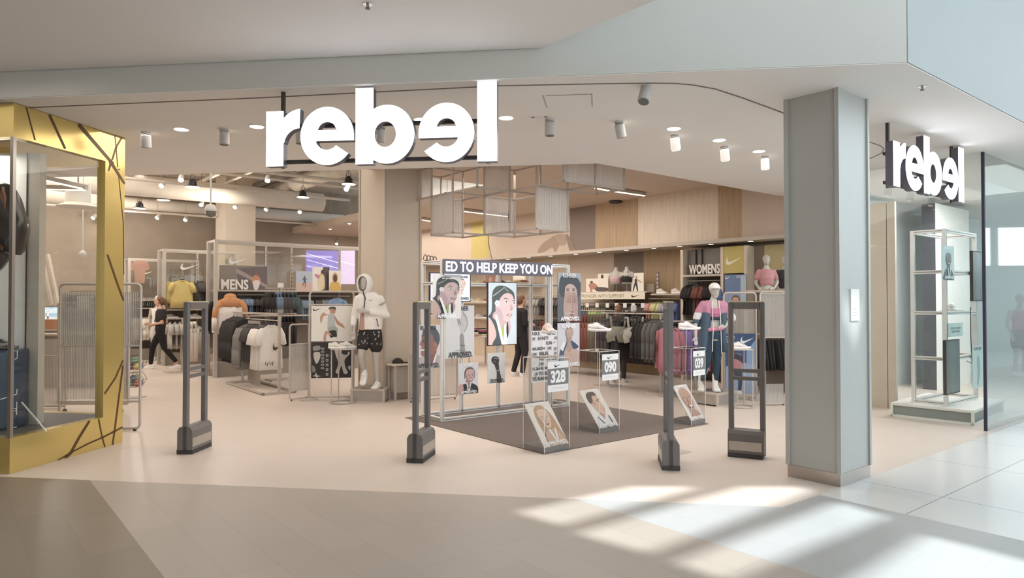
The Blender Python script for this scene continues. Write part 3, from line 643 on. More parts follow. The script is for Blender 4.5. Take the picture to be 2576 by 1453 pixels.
board(gbox(1089, 1160, 691, 801, -.031), -.031, 'poster', 'poster of a person in a dark beanie with a flower, topmost at the left front', 'poster', IV, fn=p_beanie)
board(gbox(1081, 1184, 686, 759, .447), .447, 'screen', 'wide screen showing two smiling runners, behind the beanie poster', 'screen', (170, 178, 200), .03, p_flat_screen, m='screen', frame='black')
board(gbox(1120, 1193, 768, 900, .468), .468, 'poster', 'pale poster of a raised bare arm and hand, behind the left front post', 'poster', (224, 222, 222), fn=p_arm)
board(gbox(1047, 1107, 817, 927, .468), .468, 'poster', 'poster of a laughing man in profile hanging behind the second security gate', 'poster', (222, 220, 228), fn=lambda A: p_profile(A))
board(gbox(1153, 1203, 912, 990, .468), .468, 'poster', 'small low poster of a laughing woman in a black vest with a ribbon', 'poster', (226, 222, 228), fn=p_laugh)
board(gbox(1227, 1271, 887, 963, .468), .468, 'poster', 'small poster of a raised dark fist below the portrait screen', 'poster', (228, 226, 224), fn=p_fist)
board(gbox(1227, 1301, 709, 868, .447), .447, 'portrait_screen', 'tall screen showing the person in a beanie with a flower, centre of the frame', 'screen', (178, 190, 196), .03, lambda A: beanie(A), m='screen', frame='black')
board(gbox(1403, 1461, 686, 808, -.031), -.031, 'poster', 'dark blue poster of a face covered by two hands on the right post', 'poster', (104, 112, 124), fn=p_hands)
board(gbox(1403, 1458, 812, 922, -.031), -.031, 'poster', 'poster of a bare chested man with a blue jacket, below the poster of covered face', 'poster', (214, 212, 222), fn=p_chest)
board(gbox(1337, 1402, 831, 960, -.031), -.031, 'text_board', 'white board of stacked bold words and figures behind the front acrylic case', 'poster', (232, 228, 230), fn=p_text)
def p_led(A):
    for i in range(1, 16): A.rect(0, i/16-.006, 1, i/16+.006, (88, 84, 100))
L_ = thing('led_sign', 'purple grey ticker display with glowing white words across the top of the frame', 'sign', (*GA, 0), GR)
x0, x1, zb, zt = gbox(1116, 1385, 652, 0, -.05)[:1] + gbox(1116, 1385, 652, 690, -.05)[1:]
zt = 2.145; zb = 1.95; x0 = gbox(1116, 1385, 652, 690, -.05)[0]
mb = MB(); mb.box(x0, x1, -.09, -.03, zb, zt, ('print', (112, 108, 124))); A = Art(mb, x0, x1, zb, zt, -.09)
p_led(A); mb.build('display_case', L_)
mb = MB(); vs, fs = glyphs('ED TO HELP KEEP YOU ON', .02)
mb.raw([(x0+.01+(x1-x0-.012)*x, -.094, zb+.03+(zt-zb-.06)*y) for x, y in vs], fs, 'glow_led'); mb.build('lit_text', L_)
cb = MB()
for i in range(4):
    cb.tube([(.0+i*.05+.03*math.cos(t), .05, .012+.07*math.sin(t)*(1-.1*i)) for t in [math.pi*j/8 for j in range(9)]], .006, 'black', 5)
cb.tube([(-.02, .05, .006), (.12, .02, .006), (.3, .05, .006)], .006, 'black', 5)
x, y = GA[0]-.23, GA[1]+.24
tag(cb.build('cable_coil', None, (x, y, GH+.008+.0), GR), 'coil of black cable lying on top of the poster frame', 'cable')
cbl = MB().tube([P(1228, 594, 9.9), P(1230, 618, 9.7), (P(1238, 652, 9.55)[0], 9.55, 2.16)], .005, 'black', 5)
tag(cbl.build('power_cable'), 'thin black cable running from the hanging lattice down to the ticker display', 'cable')
# ================================================================ ACRYLIC CASES
def case(C, wl, wr, h, num, label, plab, pfn, shoelab, srot, scol):
    t = thing('acrylic_case', label, 'display case', (*C, .008), T39+.03, 'clear acrylic cases on the dark mat')
    MB().box(0, wr, 0, wl, 0, .05, ('print', (128, 122, 120))).build('base_plate', t)
    for q in ([(0, 0), (wr, 0)], [(0, 0), (0, wl)], [(wr, 0), (wr, wl)], [(0, wl), (wr, wl)]):
        (a, b), (c, d) = q; MB().face([(a, b, .05), (c, d, .05), (c, d, h), (a, b, h)], 'acrylic').build('pane', t)
    MB().face([(0, 0, h), (wr, 0, h), (wr, wl, h), (0, wl, h)], 'acrylic').build('top_pane', t)
    e = MB(); r = .0028
    for a, b in ((0, 0), (wr, 0), (0, wl), (wr, wl)): e.box(a-r, a+r, b-r, b+r, .0, h, 'white')
    for z in (h,):
        for b in (0, wl): e.box(0, wr, b-r, b+r, z-r, z+r, 'white')
        for a in (0, wr): e.box(a-r, a+r, 0, wl, z-r, z+r, 'white')
    e.build('edges', t)
    s = MB(); A = Art(s, wr*.12, wr*.95, h*.64, h*.965, -.004)
    s.box(wr*.12, wr*.95, -.0035, -.0025, h*.64, h*.965, ('print', (128, 124, 124)))
    A.rect(0, 0, 1, .23, (238, 236, 236)); A.rect(0, .77, 1, 1, (238, 236, 236)); A.swoosh(.32, .06, .62, .19, (60, 58, 58)); A.text(num, .14, .29, .86, .71, (240, 238, 238), .05); A.rect(.2, .87, .8, .88, (180, 178, 178))
    s.build('number_sticker', t)
    # leaning card: bottom edge along the right face, top edge over the far left
    hh = .46; pm = MB(); L = math.hypot(wl, hh-.05)
    A = Art(pm, 0, wr*.98, 0, L, 0); A.rect(0, 0, 1, 1, (236, 228, 218)); pfn(A)
    pm.box(0, wr*.98, 0, .004, 0, L, ('print', (232, 226, 220)))
    po = pm.build('leaning_poster'); c, s_ = math.cos(T39+.03), math.sin(T39+.03)
    po.location = (C[0]+.004*c-.006*s_, C[1]+.004*s_+.006*c, .062); po.rotation_euler = (-math.atan2(wl-.02, hh-.05), 0, T39+.03)
    tag(po, plab, 'poster')
    # stand and shoe
    st = thing('shoe_stand', 'thin white rod stand rising from the %s acrylic case' % {'328': 'nearest', '090': 'middle', '039': 'rightmost'}[num], 'stand', (C[0], C[1], .008+h), T39)
    MB().tube([(.06, .12, 0), (.06, .12, .27), (.10, .12, .34)], .004, 'white', 5).build('rod', st)
    MB().box(.02, .1, .08, .16, 0, .004, 'acrylic').build('stand_base', st)
    return t
def shoe_mb(kind='runner', c=(236, 226, 224), sole=(242, 238, 234), acc=(216, 160, 156), L=.29):
    """running shoe, toe towards +x"""
    parts = {}
    n = 12; S = []
    for i in range(n+1):
        t = i/n; x = L*(t-.5); w = .036+.014*math.sin(math.pi*min(1, t*1.05))+(.006 if t > .6 else 0)
        if t < .06 or t > .95: w *= .6
        S.append((x, w, t))
    so = MB(); R = []
    for x, w, t in S:
        lift = .012*max(0, (t-.75)/.25)**2 + .008*max(0, (.12-t)/.12); top = .034 - .008*t + lift
        R.append([(x, -w, lift), (x, w, lift), (x, w*1.04, top), (x, -w*1.04, top)])
    so.rings(R, ('gloss', sole)); parts['sole'] = so
    up = MB(); R = []
    for x, w, t in S:
        hgt = .10-.01*math.cos(t*9) if t < .42 else .10-.075*((t-.42)/.58)**.8
        if t > .9: hgt = .028
        base = .030-.006*t + .010*max(0, (t-.8)/.2)
        R.append([(x, w*.96*math.cos(a), base + (hgt-base)*max(0, math.sin(a))**.8) for a in [math.pi*j/8 for j in range(9)]])
    up.rings(R, ('cloth', c)); parts['upper'] = up
    co = MB().ell((-L*.27, 0, .094), (L*.17, .024, .014), ('cloth', tuple(int(v*.6) for v in c)), 10, 4); parts['collar'] = co
    la = MB()
    for i in range(4): la.box(-L*.02+i*.02, -L*.02+i*.02+.006, -.022, .022, .096-i*.010, .101-i*.010, ('cloth', sole))
    parts['laces'] = la
    y = -.051
    lo = MB(); lo.face([(-.05+.12*x, y, .030+.05*z) for x, z in SW], ('print', acc)); parts['side_mark'] = lo
    lo = MB(); lo.face([(-.05+.12*x, -y, .030+.05*z) for x, z in SW[::-1]], ('print', acc)); parts['far_side_mark'] = lo
    return parts
def shoe(loc, rot, label, c=(236, 226, 224), acc=(216, 160, 156), sole=(242, 238, 234), group=None, tilt=0, parts=True, L=.29, cat='shoe'):
    t = thing('running_shoe', label, cat, loc, rot, group); t.rotation_euler = (0, tilt, rot)
    for k, m in shoe_mb(c=c, acc=acc, sole=sole, L=L).items():
        if parts or k in ('sole', 'upper'): m.build(k, t, smooth=(k != 'laces'))
    return t
c1, c2, c3 = (.337, 7.23), (1.048, 8.31), (2.286, 8.84)
def q_hair(A): 
    A.poly([(.2, .3), (.3, .12), (.6, .08), (.84, .3), (.95, .7), (.98, .95), (.6, .9), (.3, .85), (.22, .6)], (196, 152, 112)); face(A, .52, .38, .22, .22, (226, 186, 160), (140, 100, 74), .2)
    A.poly([(.3, .68), (.7, .66), (.85, .8), (.9, 1), (.3, 1)], (206, 168, 140)); ribbon(A, .6, .64); A.text('RUNNER', .2, .02, .8, .08, (246, 242, 238), .03); A.text('APPROVED.', .06, .90, .96, .98, (246, 244, 242), .05)
def q_man(A):
    bust(A, .52, .68, (222, 218, 222), (206, 158, 136), .46); A.poly([(.2, .72), (.26, .72), (.52, 1), (.44, 1)], (70, 66, 66), False); A.poly([(.74, .72), (.80, .72), (.84, 1), (.76, 1)], (70, 66, 66), False)
    A.poly([(.26, .2), (.5, .12), (.7, .16), (.76, .3), (.74, .42), (.82, .48), (.76, .52), (.74, .62), (.6, .68), (.42, .62), (.28, .46)], (220, 176, 152)); A.poly([(.2, .34), (.2, .16), (.36, .08), (.62, .08), (.72, .16), (.6, .18), (.46, .18), (.4, .3), (.3, .36)], (92, 78, 70))
    A.oval(.64, .34, .035, .012, (70, 50, 44)); A.poly([(.58, .3), (.7, .28), (.7, .295), (.58, .315)], (100, 76, 62)); A.poly([(.64, .55), (.74, .54), (.72, .565)], (160, 96, 86)); A.oval(.40, .38, .05, .05, (206, 156, 134))
    A.text('RUNNER', .2, .02, .8, .08, (246, 242, 238), .03); A.text('APPROVED.', .06, .90, .96, .98, (248, 246, 246), .05)
def q_smile(A):
    A.poly([(.1, .3), (.3, .1), (.7, .1), (.92, .35), (.9, .7), (.96, 1), (.3, 1), (.2, .7)], (206, 196, 190)); face(A, .5, .42, .34, .32, (204, 150, 126), (120, 90, 74), 0, True, False)
    A.poly([(.3, .74), (.7, .74), (.8, .98), (.3, .98)], (190, 138, 118)); A.text('RUNNER', .15, .02, .85, .08, (248, 246, 246), .03); A.text('APPROVED.', .06, .90, .96, .98, (248, 246, 246), .05)
case(c1, .33, .37, .98, '328', 'nearest clear acrylic case at the front corner of the mat, numbered 328', 'leaning poster of a long haired runner inside the nearest acrylic case', q_hair, '', 0, 0)
case(c2, .355, .36, .975, '090', 'middle clear acrylic case on the mat with the number 090', 'leaning poster of a dark haired man with white top inside the case 090', q_man, '', 0, 0)
case(c3, .30, .31, .975, '039', 'rightmost clear acrylic case at the mat corner with the number 039', 'leaning poster of a broadly smiling face inside the case 039', q_smile, '', 0, 0)
def shoe_on(C, px, py, rot, label, **k):
    Y = C[1]+.2; p = P(px, py, Y); shoe(p, rot, label, **k)
shoe_on(c1, 1381, 838, math.radians(285), 'pale pink running shoe seen toe first above the nearest acrylic case', c=(236, 214, 204), acc=(226, 170, 150))
shoe_on(c2, 1508, 833, math.radians(8), 'pale pink running shoe in side view above the middle acrylic case', c=(238, 222, 218), tilt=.0)
shoe_on(c3, 1734, 829, math.radians(8), 'pale pink running shoe in side view above the rightmost acrylic case', c=(238, 222, 218))
fl = H(1718, 1138); tag(MB().box(0, .2, 0, .2, 0, .004, 'rack').build('floor_box', None, (fl[0]-.05, fl[1]-.1, 0), T39), 'small square metal floor outlet cover behind the edge-on security gate', 'floor cover')
# ================================================================ FIGURES
def fuse(name, parts, k, voxel=.012, smooth=2, parent=None, factor=.5):
    """one continuous surface grown out of overlapping tapered limbs, lofts and ellipsoids"""
    mb = MB()
    for p in parts:
        if p[0] == 'cap':
            _, a, b, r0, r1 = p[:5]; a, b = Vector(a), Vector(b); d = (b-a); L = d.length; d.normalize()
            x = d.cross(Vector((0, 0, 1))); x = Vector((1, 0, 0)) if x.length < .02 else x.normalized(); y = d.cross(x)
            pr = [(-r0*math.cos(t), r0*math.sin(t)) for t in (.25, .7, 1.15)] + [(0, r0)] + [(L*.5, (r0+r1)/2), (L, r1)] + [(L+r1*math.sin(t), r1*math.cos(t)) for t in (.45, .9, 1.3)]
            mb.rings([[tuple(a+d*h+x*r*math.cos(2*math.pi*j/12)+y*r*math.sin(2*math.pi*j/12)) for j in range(12)] for h, r in pr], k)
        elif p[0] == 'loft':
            mb.rings([[(c[0]+c[3]*math.cos(2*math.pi*j/16), c[1]+c[4]*math.sin(2*math.pi*j/16), c[2]) for j in range(16)] for c in p[1]], k)
        elif p[0] == 'ell': mb.ell(p[1], p[2], k, 14, 10)
        elif p[0] == 'box': mb.box(*p[1], k)
    o = mb.build(name)
    m = o.modifiers.new('r', 'REMESH'); m.mode = 'VOXEL'; m.voxel_size = voxel
    s_ = o.modifiers.new('s', 'SMOOTH'); s_.factor = factor; s_.iterations = smooth
    bpy.context.view_layer.update(); dg = bpy.context.evaluated_depsgraph_get()
    me = bpy.data.meshes.new_from_object(o.evaluated_get(dg)); bpy.data.objects.remove(o)
    for p in me.polygons: p.use_smooth = True
    if not isinstance(k, str):
        if 'Col' in me.color_attributes: me.color_attributes.remove(me.color_attributes['Col'])
        a = me.color_attributes.new('Col', 'FLOAT_COLOR', 'CORNER'); c = (*lin(soft(k[1] if isinstance(k[0], str) else k)), 1); a.data.foreach_set('color', list(c)*len(me.loops))
    me.name = name; o = bpy.data.objects.new(name, me); COL.objects.link(o)
    if parent: o.parent = parent
    return o
def hand(w, d, s=1.0, curl=.4):
    """palm, four fingers of different length and a thumb; w wrist point, d direction"""
    w, d = Vector(w), Vector(d).normalized(); side = d.cross(Vector((0, 1, 0))); side = Vector((1, 0, 0)) if side.length < .1 else side.normalized(); nb = d.cross(side)
    P_ = [('cap', w-d*.01, w+d*.05*s, .021*s, .024*s), ('cap', w+d*.02*s-side*.014, w+d*.075*s-side*.02, .018*s, .013*s), ('cap', w+d*.02*s+side*.014, w+d*.075*s+side*.02, .018*s, .013*s)]
    for i, l in enumerate((.062, .074, .07, .054)):
        a = w + d*.078*s + side*(-.03+.02*i)*s; b = a + (d*math.cos(curl*.5)+nb*math.sin(curl*.5))*l*.5*s; c = b + (d*math.cos(curl*1.6)+nb*math.sin(curl*1.6))*l*.5*s
        P_ += [('cap', a, b, .0095*s, .009*s), ('cap', b, c, .009*s, .0078*s)]
    a = w + d*.025*s - side*.026*s; b = a + (d*.6-side*.75+nb*.25).normalized()*.035*s; P_ += [('cap', a, b, .013*s, .011*s), ('cap', b, b+(d*.9-side*.3+nb*.3).normalized()*.03*s, .011*s, .009*s)]
    return P_
def head(c, h, fx=0, fy=-1, nose=True, ears=True):
    """head of height h with centre c looking along (fx, fy)"""
    c = Vector(c); f = Vector((fx, fy, 0)).normalized(); s = Vector((f.y, -f.x, 0)); z = Vector((0, 0, 1)); q = h/.23
    P_ = [('ell', c+z*.025*q-f*.008*q, (.076*q, .088*q, .092*q)), ('ell', c-z*.03*q+f*.018*q, (.060*q, .062*q, .080*q)), ('cap', c-z*.085*q+f*.045*q-s*.012*q, c-z*.085*q+f*.045*q+s*.012*q, .024*q, .024*q)]
    if nose: P_ += [('cap', c+z*.018*q+f*.078*q, c-z*.022*q+f*.100*q, .008*q, .014*q), ('cap', c+z*.034*q+f*.072*q-s*.035*q, c+z*.034*q+f*.072*q+s*.035*q, .014*q, .014*q), ('cap', c-z*.052*q+f*.074*q-s*.016*q, c-z*.052*q+f*.074*q+s*.016*q, .012*q, .012*q)]
    if ears: P_ += [('cap', c+s*e*.076*q+z*.01*q-f*.005*q, c+s*e*.078*q-z*.02*q, .014*q, .010*q) for e in (-1, 1)]
    return P_
def L_(a, b, r0, r1): return ('cap', a, b, r0, r1)
def foot_shoe(par, x, y, z, rot, c=(238, 234, 228), tilt=0):
    for k, m in shoe_mb(c=c, acc=(150, 140, 136), L=.28).items():
        if k in ('sole', 'upper', 'laces'):
            o = m.build('shoe_'+k, par, smooth=(k != 'laces')); o.location = (x, y, z); o.rotation_euler = (0, tilt, rot)
# ---- mannequin in the white hooded jacket
pb = H(881, 1012); pc = H(965, 1014); pr = H(990, 1001)
PRt = math.atan2(pc[1]-pb[1], pc[0]-pb[0]) + .12
def plinth(o, rot, w, d, h, label):
    t = thing('display_plinth', label, 'plinth', o, rot)
    e = .03; b = MB(); b.box(e, w-e, .004, d-.004, .02, h-e, 'plinth'); b.box(.004, w-.004, e, d-e, .02, h-e, 'plinth'); b.build('body', t)
    f = MB()
    for x in (0, w-e):
        for y in (0, d-e): f.box(x, x+e, y, y+e, 0, h, 'shelf')
    for y in (0, d-e): f.box(e, w-e, y, y+e, h-e, h, 'shelf'); f.box(e, w-e, y, y+e, 0, .02, 'shelf')
    for x in (0, w-e): f.box(x, x+e, e, d-e, h-e, h, 'shelf')
    f.build('frame', t); MB().box(e, w-e, e, d-e, h-.012, h-.002, 'plinth').build('top_panel', t); return t
plinth(pb, PRt, .54, .58, .21, 'low grey plinth carrying the hooded mannequin')
mx, my = P(932, 900, 10.98)[0], 10.98
M = thing('mannequin', 'grey male mannequin in white hooded jacket and patterned shorts on a low plinth', 'mannequin', (mx, my, .21), 0)
hip = {-1: (-.09, 0, .90), 1: (.07, 0, .90)}
body = [('loft', [(-.01, 0, .80, .13, .09), (-.01, 0, .90, .165, .115), (-.015, 0, 1.02, .14, .10), (-.02, 0, 1.15, .145, .10), (-.03, 0, 1.30, .175, .115), (-.03, 0, 1.42, .175, .105), (-.04, 0, 1.49, .10, .075), (-.05, -.01, 1.56, .055, .055)])]
body += [L_((-.09, 0, .88), (-.12, -.12, .52), .088, .058), L_((-.12, -.12, .52), (-.10, -.02, .26), .058, .036), L_((-.12, -.10, .45), (-.11, -.05, .36), .055, .052),
         L_((-.10, -.02, .27), (-.085, -.06, .20), .036, .034), L_((.07, 0, .88), (.09, -.01, .50), .092, .060), L_((.09, -.01, .50), (.10, .03, .12), .060, .036), L_((.09, .012, .42), (.095, .03, .32), .056, .053), L_((.10, .03, .12), (.10, .0, .06), .036, .04)]
body += [L_((-.19, 0, 1.42), (-.245, .03, 1.14), .052, .040), L_((-.245, .03, 1.14), (-.25, -.06, .92), .040, .027)] + hand((-.25, -.06, .91), (.0, -.1, -1), 1.0)
body += [L_((.14, 0, 1.42), (.215, .04, 1.15), .052, .040), L_((.215, .04, 1.15), (-.02, -.20, 1.21), .040, .027)] + hand((-.03, -.205, 1.215), (-1, -.05, .12), 1.0)
body += head((-.085, -.015, 1.67), .25, -.35, -1, nose=False, ears=False) + [L_((-.06, 0, 1.50), (-.07, -.01, 1.60), .052, .05)]
fuse('body', body, 'mannequin', .010, 3, M)
jk = [('loft', [(.00, 0, .93, .18, .145), (.00, 0, 1.05, .19, .145), (-.01, 0, 1.2, .19, .145), (-.02, 0, 1.33, .205, .14), (-.03, 0, 1.44, .20, .125), (-.04, 0, 1.52, .12, .09)]),
      L_((-.20, 0, 1.41), (-.265, .03, 1.13), .066, .058), L_((-.265, .03, 1.13), (-.262, -.05, 1.02), .056, .048), L_((.15, 0, 1.41), (.225, .04, 1.15), .066, .060), L_((.235, .04, 1.15), (.05, -.15, 1.20), .064, .048)]
jc = ('cloth', (236, 230, 222))
J = fuse('hooded_jacket', jk, jc, .012, 3, M)
# hood: an open shell round the head
hd = MB(); R = []; f = Vector((-.35, -1, 0)).normalized(); s = Vector((f.y, -f.x, 0))
for ti, (dep, rw, rh) in enumerate(((.085, .082, .105), (.088, .105, .135), (.04, .122, .15), (-.03, .12, .145), (-.09, .09, .11), (-.125, .03, .04))):
    c = Vector((-.085, -.015, 1.665)) + f*dep
    R.append([tuple(c + s*rw*math.cos(2*math.pi*j/18) + Vector((0, 0, 1))*(rh*math.sin(2*math.pi*j/18) - (.03 if math.sin(2*math.pi*j/18) < -.5 else 0))) for j in range(18)])
hd.rings(R, jc, caps=False); hd.build('hood', J, smooth=True)
MB().tube([(-.10, -.10, 1.53), (-.06, -.135, 1.42), (-.075, -.145, 1.28), (-.085, -.15, 1.22)], .010, 'black', 6).build('zip', J)
MB().tube([(.12, -.135, 1.10), (.135, -.14, 1.04), (.15, -.135, .98)], .007, 'black', 5).build('pocket_zip', J)
b = MB(); b.face([(.005+.075*x, -.142-.02*x*0, 1.385+.05*z) for x, z in SW], ('print', (120, 112, 106))); b.build('chest_mark', J)
MB().tube([(.12, -.07, 1.30), (.19, -.075, 1.335), (.235, -.03, 1.36)], .012, (170, 160, 150), 6).build('sleeve_band', J)
fuse('shirt', [('loft', [(-.10, -.05, .92, .07, .10), (-.10, -.05, 1.2, .05, .10)])], ('cloth', (190, 146, 130)), .014, 2, M)
SH = fuse('shorts', [('loft', [(-.01, 0, .82, .15, .11), (-.01, 0, .90, .178, .13), (-.01, 0, .98, .165, .12)]), L_((-.09, -.01, .86), (-.105, -.07, .68), .108, .10), L_((.075, 0, .86), (.09, -.01, .66), .112, .108)], ('cloth', (58, 54, 54)), .012, 3, M)
pat = MB(); rnd = random.Random(3)
for i in range(26):
    sd = rnd.choice((-1, 1)); cx = -.11 if sd < 0 else .085; a = rnd.uniform(-1.0, 1.0); z = rnd.uniform(.68, .90); yy = -.035*(1-(z-.68)/.2) if sd < 0 else 0
    r = .118; pts = [(cx+r*math.sin(a+dx), -r*math.cos(a+dx)+yy-.03*(sd < 0), z+dz) for dx, dz in ((0, 0), (.14, .008), (.22, .03), (.12, .022), (.03, .03))]
    pat.face(pts, ('print', (176, 168, 160)))
pat.build('shorts_print', SH)
foot_shoe(M, .10, -.045, .0, math.radians(-100)); foot_shoe(M, -.08, -.09, .15, math.radians(-95), tilt=.75)
MB().tube([(.04, .10, 0), (.07, .06, .30)], .008, 'steel', 6).build('support_rod', M)
MB().lathe([(.16, 0), (.16, .006)], 'steel', (.02, .06, 0), 20).build('base_disc', M)
# ---- woman mannequin with pink and blue jacket
pc2 = H(1805, 1023); plinth((pc2[0], pc2[1]), T39+.02, .56, .52, .20, 'low grey plinth carrying the mannequin in the pink and blue jacket')
q = P(1797, 983, 10.75); wx, wy = q[0]-.02, 10.72
Wn = thing('mannequin', 'grey female mannequin with white cap, pink and blue jacket and navy leggings', 'mannequin', (wx, wy, .20), 0)
body = [('loft', [(.0, 0, .78, .12, .09), (.0, 0, .88, .155, .11), (.0, 0, 1.0, .105, .085), (.0, 0, 1.1, .115, .09), (.0, -.02, 1.2, .13, .11), (.0, 0, 1.32, .15, .09), (0, 0, 1.38, .07, .06), (.0, -.01, 1.44, .042, .042)])]
body += [L_((-.07, 0, .84), (-.11, -.05, .46), .080, .050), L_((-.11, -.05, .46), (-.19, .06, .08), .048, .030), L_((-.12, -.03, .38), (-.14, .0, .28), .046, .042), L_((.07, 0, .84), (.05, -.03, .46), .080, .050), L_((.05, -.03, .46), (.03, .02, .08), .048, .030), L_((.045, -.01, .38), (.04, 0, .28), .046, .042)]
body += [L_((-.14, 0, 1.32), (-.27, .0, 1.08), .042, .033), L_((-.27, 0, 1.08), (-.30, -.10, .86), .032, .022)] + hand((-.30, -.11, .84), (-.05, -.1, -1), .9)
body += [L_((.14, 0, 1.32), (.28, .03, 1.12), .042, .033), L_((.28, .03, 1.12), (.16, -.08, 1.0), .032, .022)] + hand((.15, -.09, .99), (-1, -.3, -.1), .9)
body += head((.02, -.01, 1.545), .235, 0, -1, nose=True, ears=False) + [L_((0, 0, 1.36), (.015, 0, 1.48), .042, .042)]
fuse('body', body, 'mannequin', .010, 3, Wn)
fuse('leggings', [('loft', [(.0, 0, .80, .13, .10), (.0, 0, .88, .163, .118), (.0, 0, .98, .118, .096)]), L_((-.07, 0, .84), (-.11, -.05, .46), .088, .056), L_((-.11, -.05, .46), (-.165, .03, .18), .054, .042), L_((.07, 0, .84), (.05, -.03, .46), .088, .056), L_((.05, -.03, .46), (.034, .01, .18), .054, .042)], ('cloth', (52, 74, 94)), .011, 3, Wn)
fuse('crop_top', [('loft', [(0, -.01, 1.13, .124, .108), (0, -.02, 1.2, .142, .125), (0, -.01, 1.28, .135, .105)]), L_((-.08, -.03, 1.27), (-.07, .0, 1.36), .02, .015), L_((.08, -.03, 1.27), (.07, .0, 1.36), .02, .015)], ('cloth', (206, 110, 146)), .010, 2, Wn)
MB().rings([[(r*math.cos(2*math.pi*j/16), -.01+r*.87*math.sin(2*math.pi*j/16), z) for j in range(16)] for r, z in ((.128, 1.10), (.132, 1.145))], ('cloth', (58, 66, 84))).build('chest_band', Wn, smooth=True)
fuse('waist_bag', [L_((-.09, -.10, .95), (.10, -.10, .97), .032, .034)], ('cloth', (222, 130, 160)), .01, 2, Wn)
pk = ('cloth', (204, 128, 158)); bl = ('cloth', (78, 100, 124)); wt = ('cloth', (226, 218, 218))
up = [('loft', [(-.105, .01, 1.20, .085, .135), (-.11, 0, 1.32, .085, .115), (-.07, .01, 1.40, .04, .07)]), L_((-.15, 0, 1.33), (-.22, .0, 1.22), .070, .068),
      ('loft', [(.105, .01, 1.20, .085, .135), (.11, 0, 1.32, .085, .115), (.07, .01, 1.40, .04, .07)]), L_((.15, 0, 1.33), (.25, .02, 1.18), .070, .068)]
JK = fuse('jacket', [('loft', [(-.155, .03, .62, .072, .12), (-.14, .02, .9, .078, .13), (-.12, .01, 1.10, .09, .14), (-.12, .01, 1.22, .085, .135)]), ('loft', [(.17, .05, .60, .055, .11), (.14, .03, .9, .06, .12), (.12, .01, 1.22, .075, .13)])], bl, .013, 3, Wn)
fuse('jacket_yoke', up, pk, .012, 3, JK)
fuse('jacket_cuff', [L_((-.225, 0, 1.19), (-.255, 0, 1.13), .068, .062)], wt, .011, 2, JK); fuse('jacket_cuff', [L_((.25, .02, 1.18), (.285, .02, 1.13), .072, .074)], wt, .011, 2, JK)
fuse('rolled_sleeve', [L_((-.255, 0, 1.11), (-.265, 0, 1.07), .056, .056)], bl, .011, 2, JK)
MB().tube([(-.045, -.12, 1.40), (-.05, -.14, 1.2), (-.045, -.15, .95), (-.06, -.15, .62)], .007, 'white', 5).build('jacket_cord', JK)
MB().tube([(.05, -.12, 1.40), (.07, -.13, 1.2), (.085, -.11, .95), (.10, -.10, .58)], .007, 'white', 5).build('jacket_cord', JK)
cp = MB().ell((.02, .0, 1.60), (.086, .096, .075), 'white', 16, 8); cp.rings([[(.02+r*math.cos(t), -.06-r*1.1*math.sin(t)*(1 if i else .6), 1.595+.012*math.cos(t*2)*0-i*.012) for t in [math.pi*j/10 for j in range(11)]] for i, r in ((0, .085), (1, .085))], 'white')
cp.build('cap', Wn, smooth=True)
for x, y in ((-.19, .06), (.03, .02)):
    fuse('sock', [L_((x*.94, y*.8, .24), (x, y, .07), .046, .042)], ('cloth', (236, 230, 226)), .01, 2, Wn)
    foot_shoe(Wn, x, y-.06, .0, math.radians(-95 if x > -.1 else -110))
MB().lathe([(.15, 0), (.15, .006)], 'steel', (.0, .06, 0), 20).build('base_disc', Wn)
# ---- half bust mannequins on the shelf at the right
def half(px, py, Y, label, top, face_=(-.3, -1), scale=1.0, dark=False, crop=True):
    x, y, z = P(px, py, Y)
    t = thing('half_mannequin', label, 'mannequin', (x, y, z), 0); t.scale = (.84, .84, .84)
    b = [('loft', [(0, 0, .0, .12, .09), (0, 0, .10, .115, .085), (0, -.01, .24, .14, .11), (0, 0, .38, .15, .09), (0, 0, .44, .07, .06), (0, 0, .50, .042, .042)]), L_((-.15, 0, .38), (-.20, .05, .14), .042, .034), L_((-.20, .05, .14), (-.12, -.02, -.02), .033, .024),
         L_((.15, 0, .38), (.24, .03, .16), .042, .034), L_((.24, .03, .16), (.14, -.06, .04), .033, .024)] + head((0, -.01, .61), .225, *face_, nose=True, ears=False) + [L_((0, 0, .44), (0, 0, .55), .042, .042)] + hand((.13, -.07, .03), (-1, -.3, -.2), .8)
    fuse('body', b, 'mannequin', .012, 3, t)
    fuse('top', [('loft', [(0, -.005, .12 if crop else .03, .128, .10), (0, -.012, .24, .152, .122), (0, 0, .38, .158, .098), (0, 0, .43, .09, .07)]), L_((-.15, 0, .37), (-.185, .03, .25), .056, .056), L_((.15, 0, .37), (.20, .02, .25), .056, .056)], ('cloth', top), .012, 2, t)
    if crop: fuse('waist_tie', [L_((-.11, -.06, .10), (.11, -.06, .11), .028, .028)], ('cloth', tuple(int(v*.9) for v in top)), .012, 2, t)
    return t
half(1928, 729, 11.9, 'half mannequin in a tied pink T-shirt on the womenswear shelf', (206, 134, 138))
half(1975, 729, 12.2, 'half mannequin in a dark slogan top, partly hidden by the grey pillar', (66, 60, 60), crop=False)
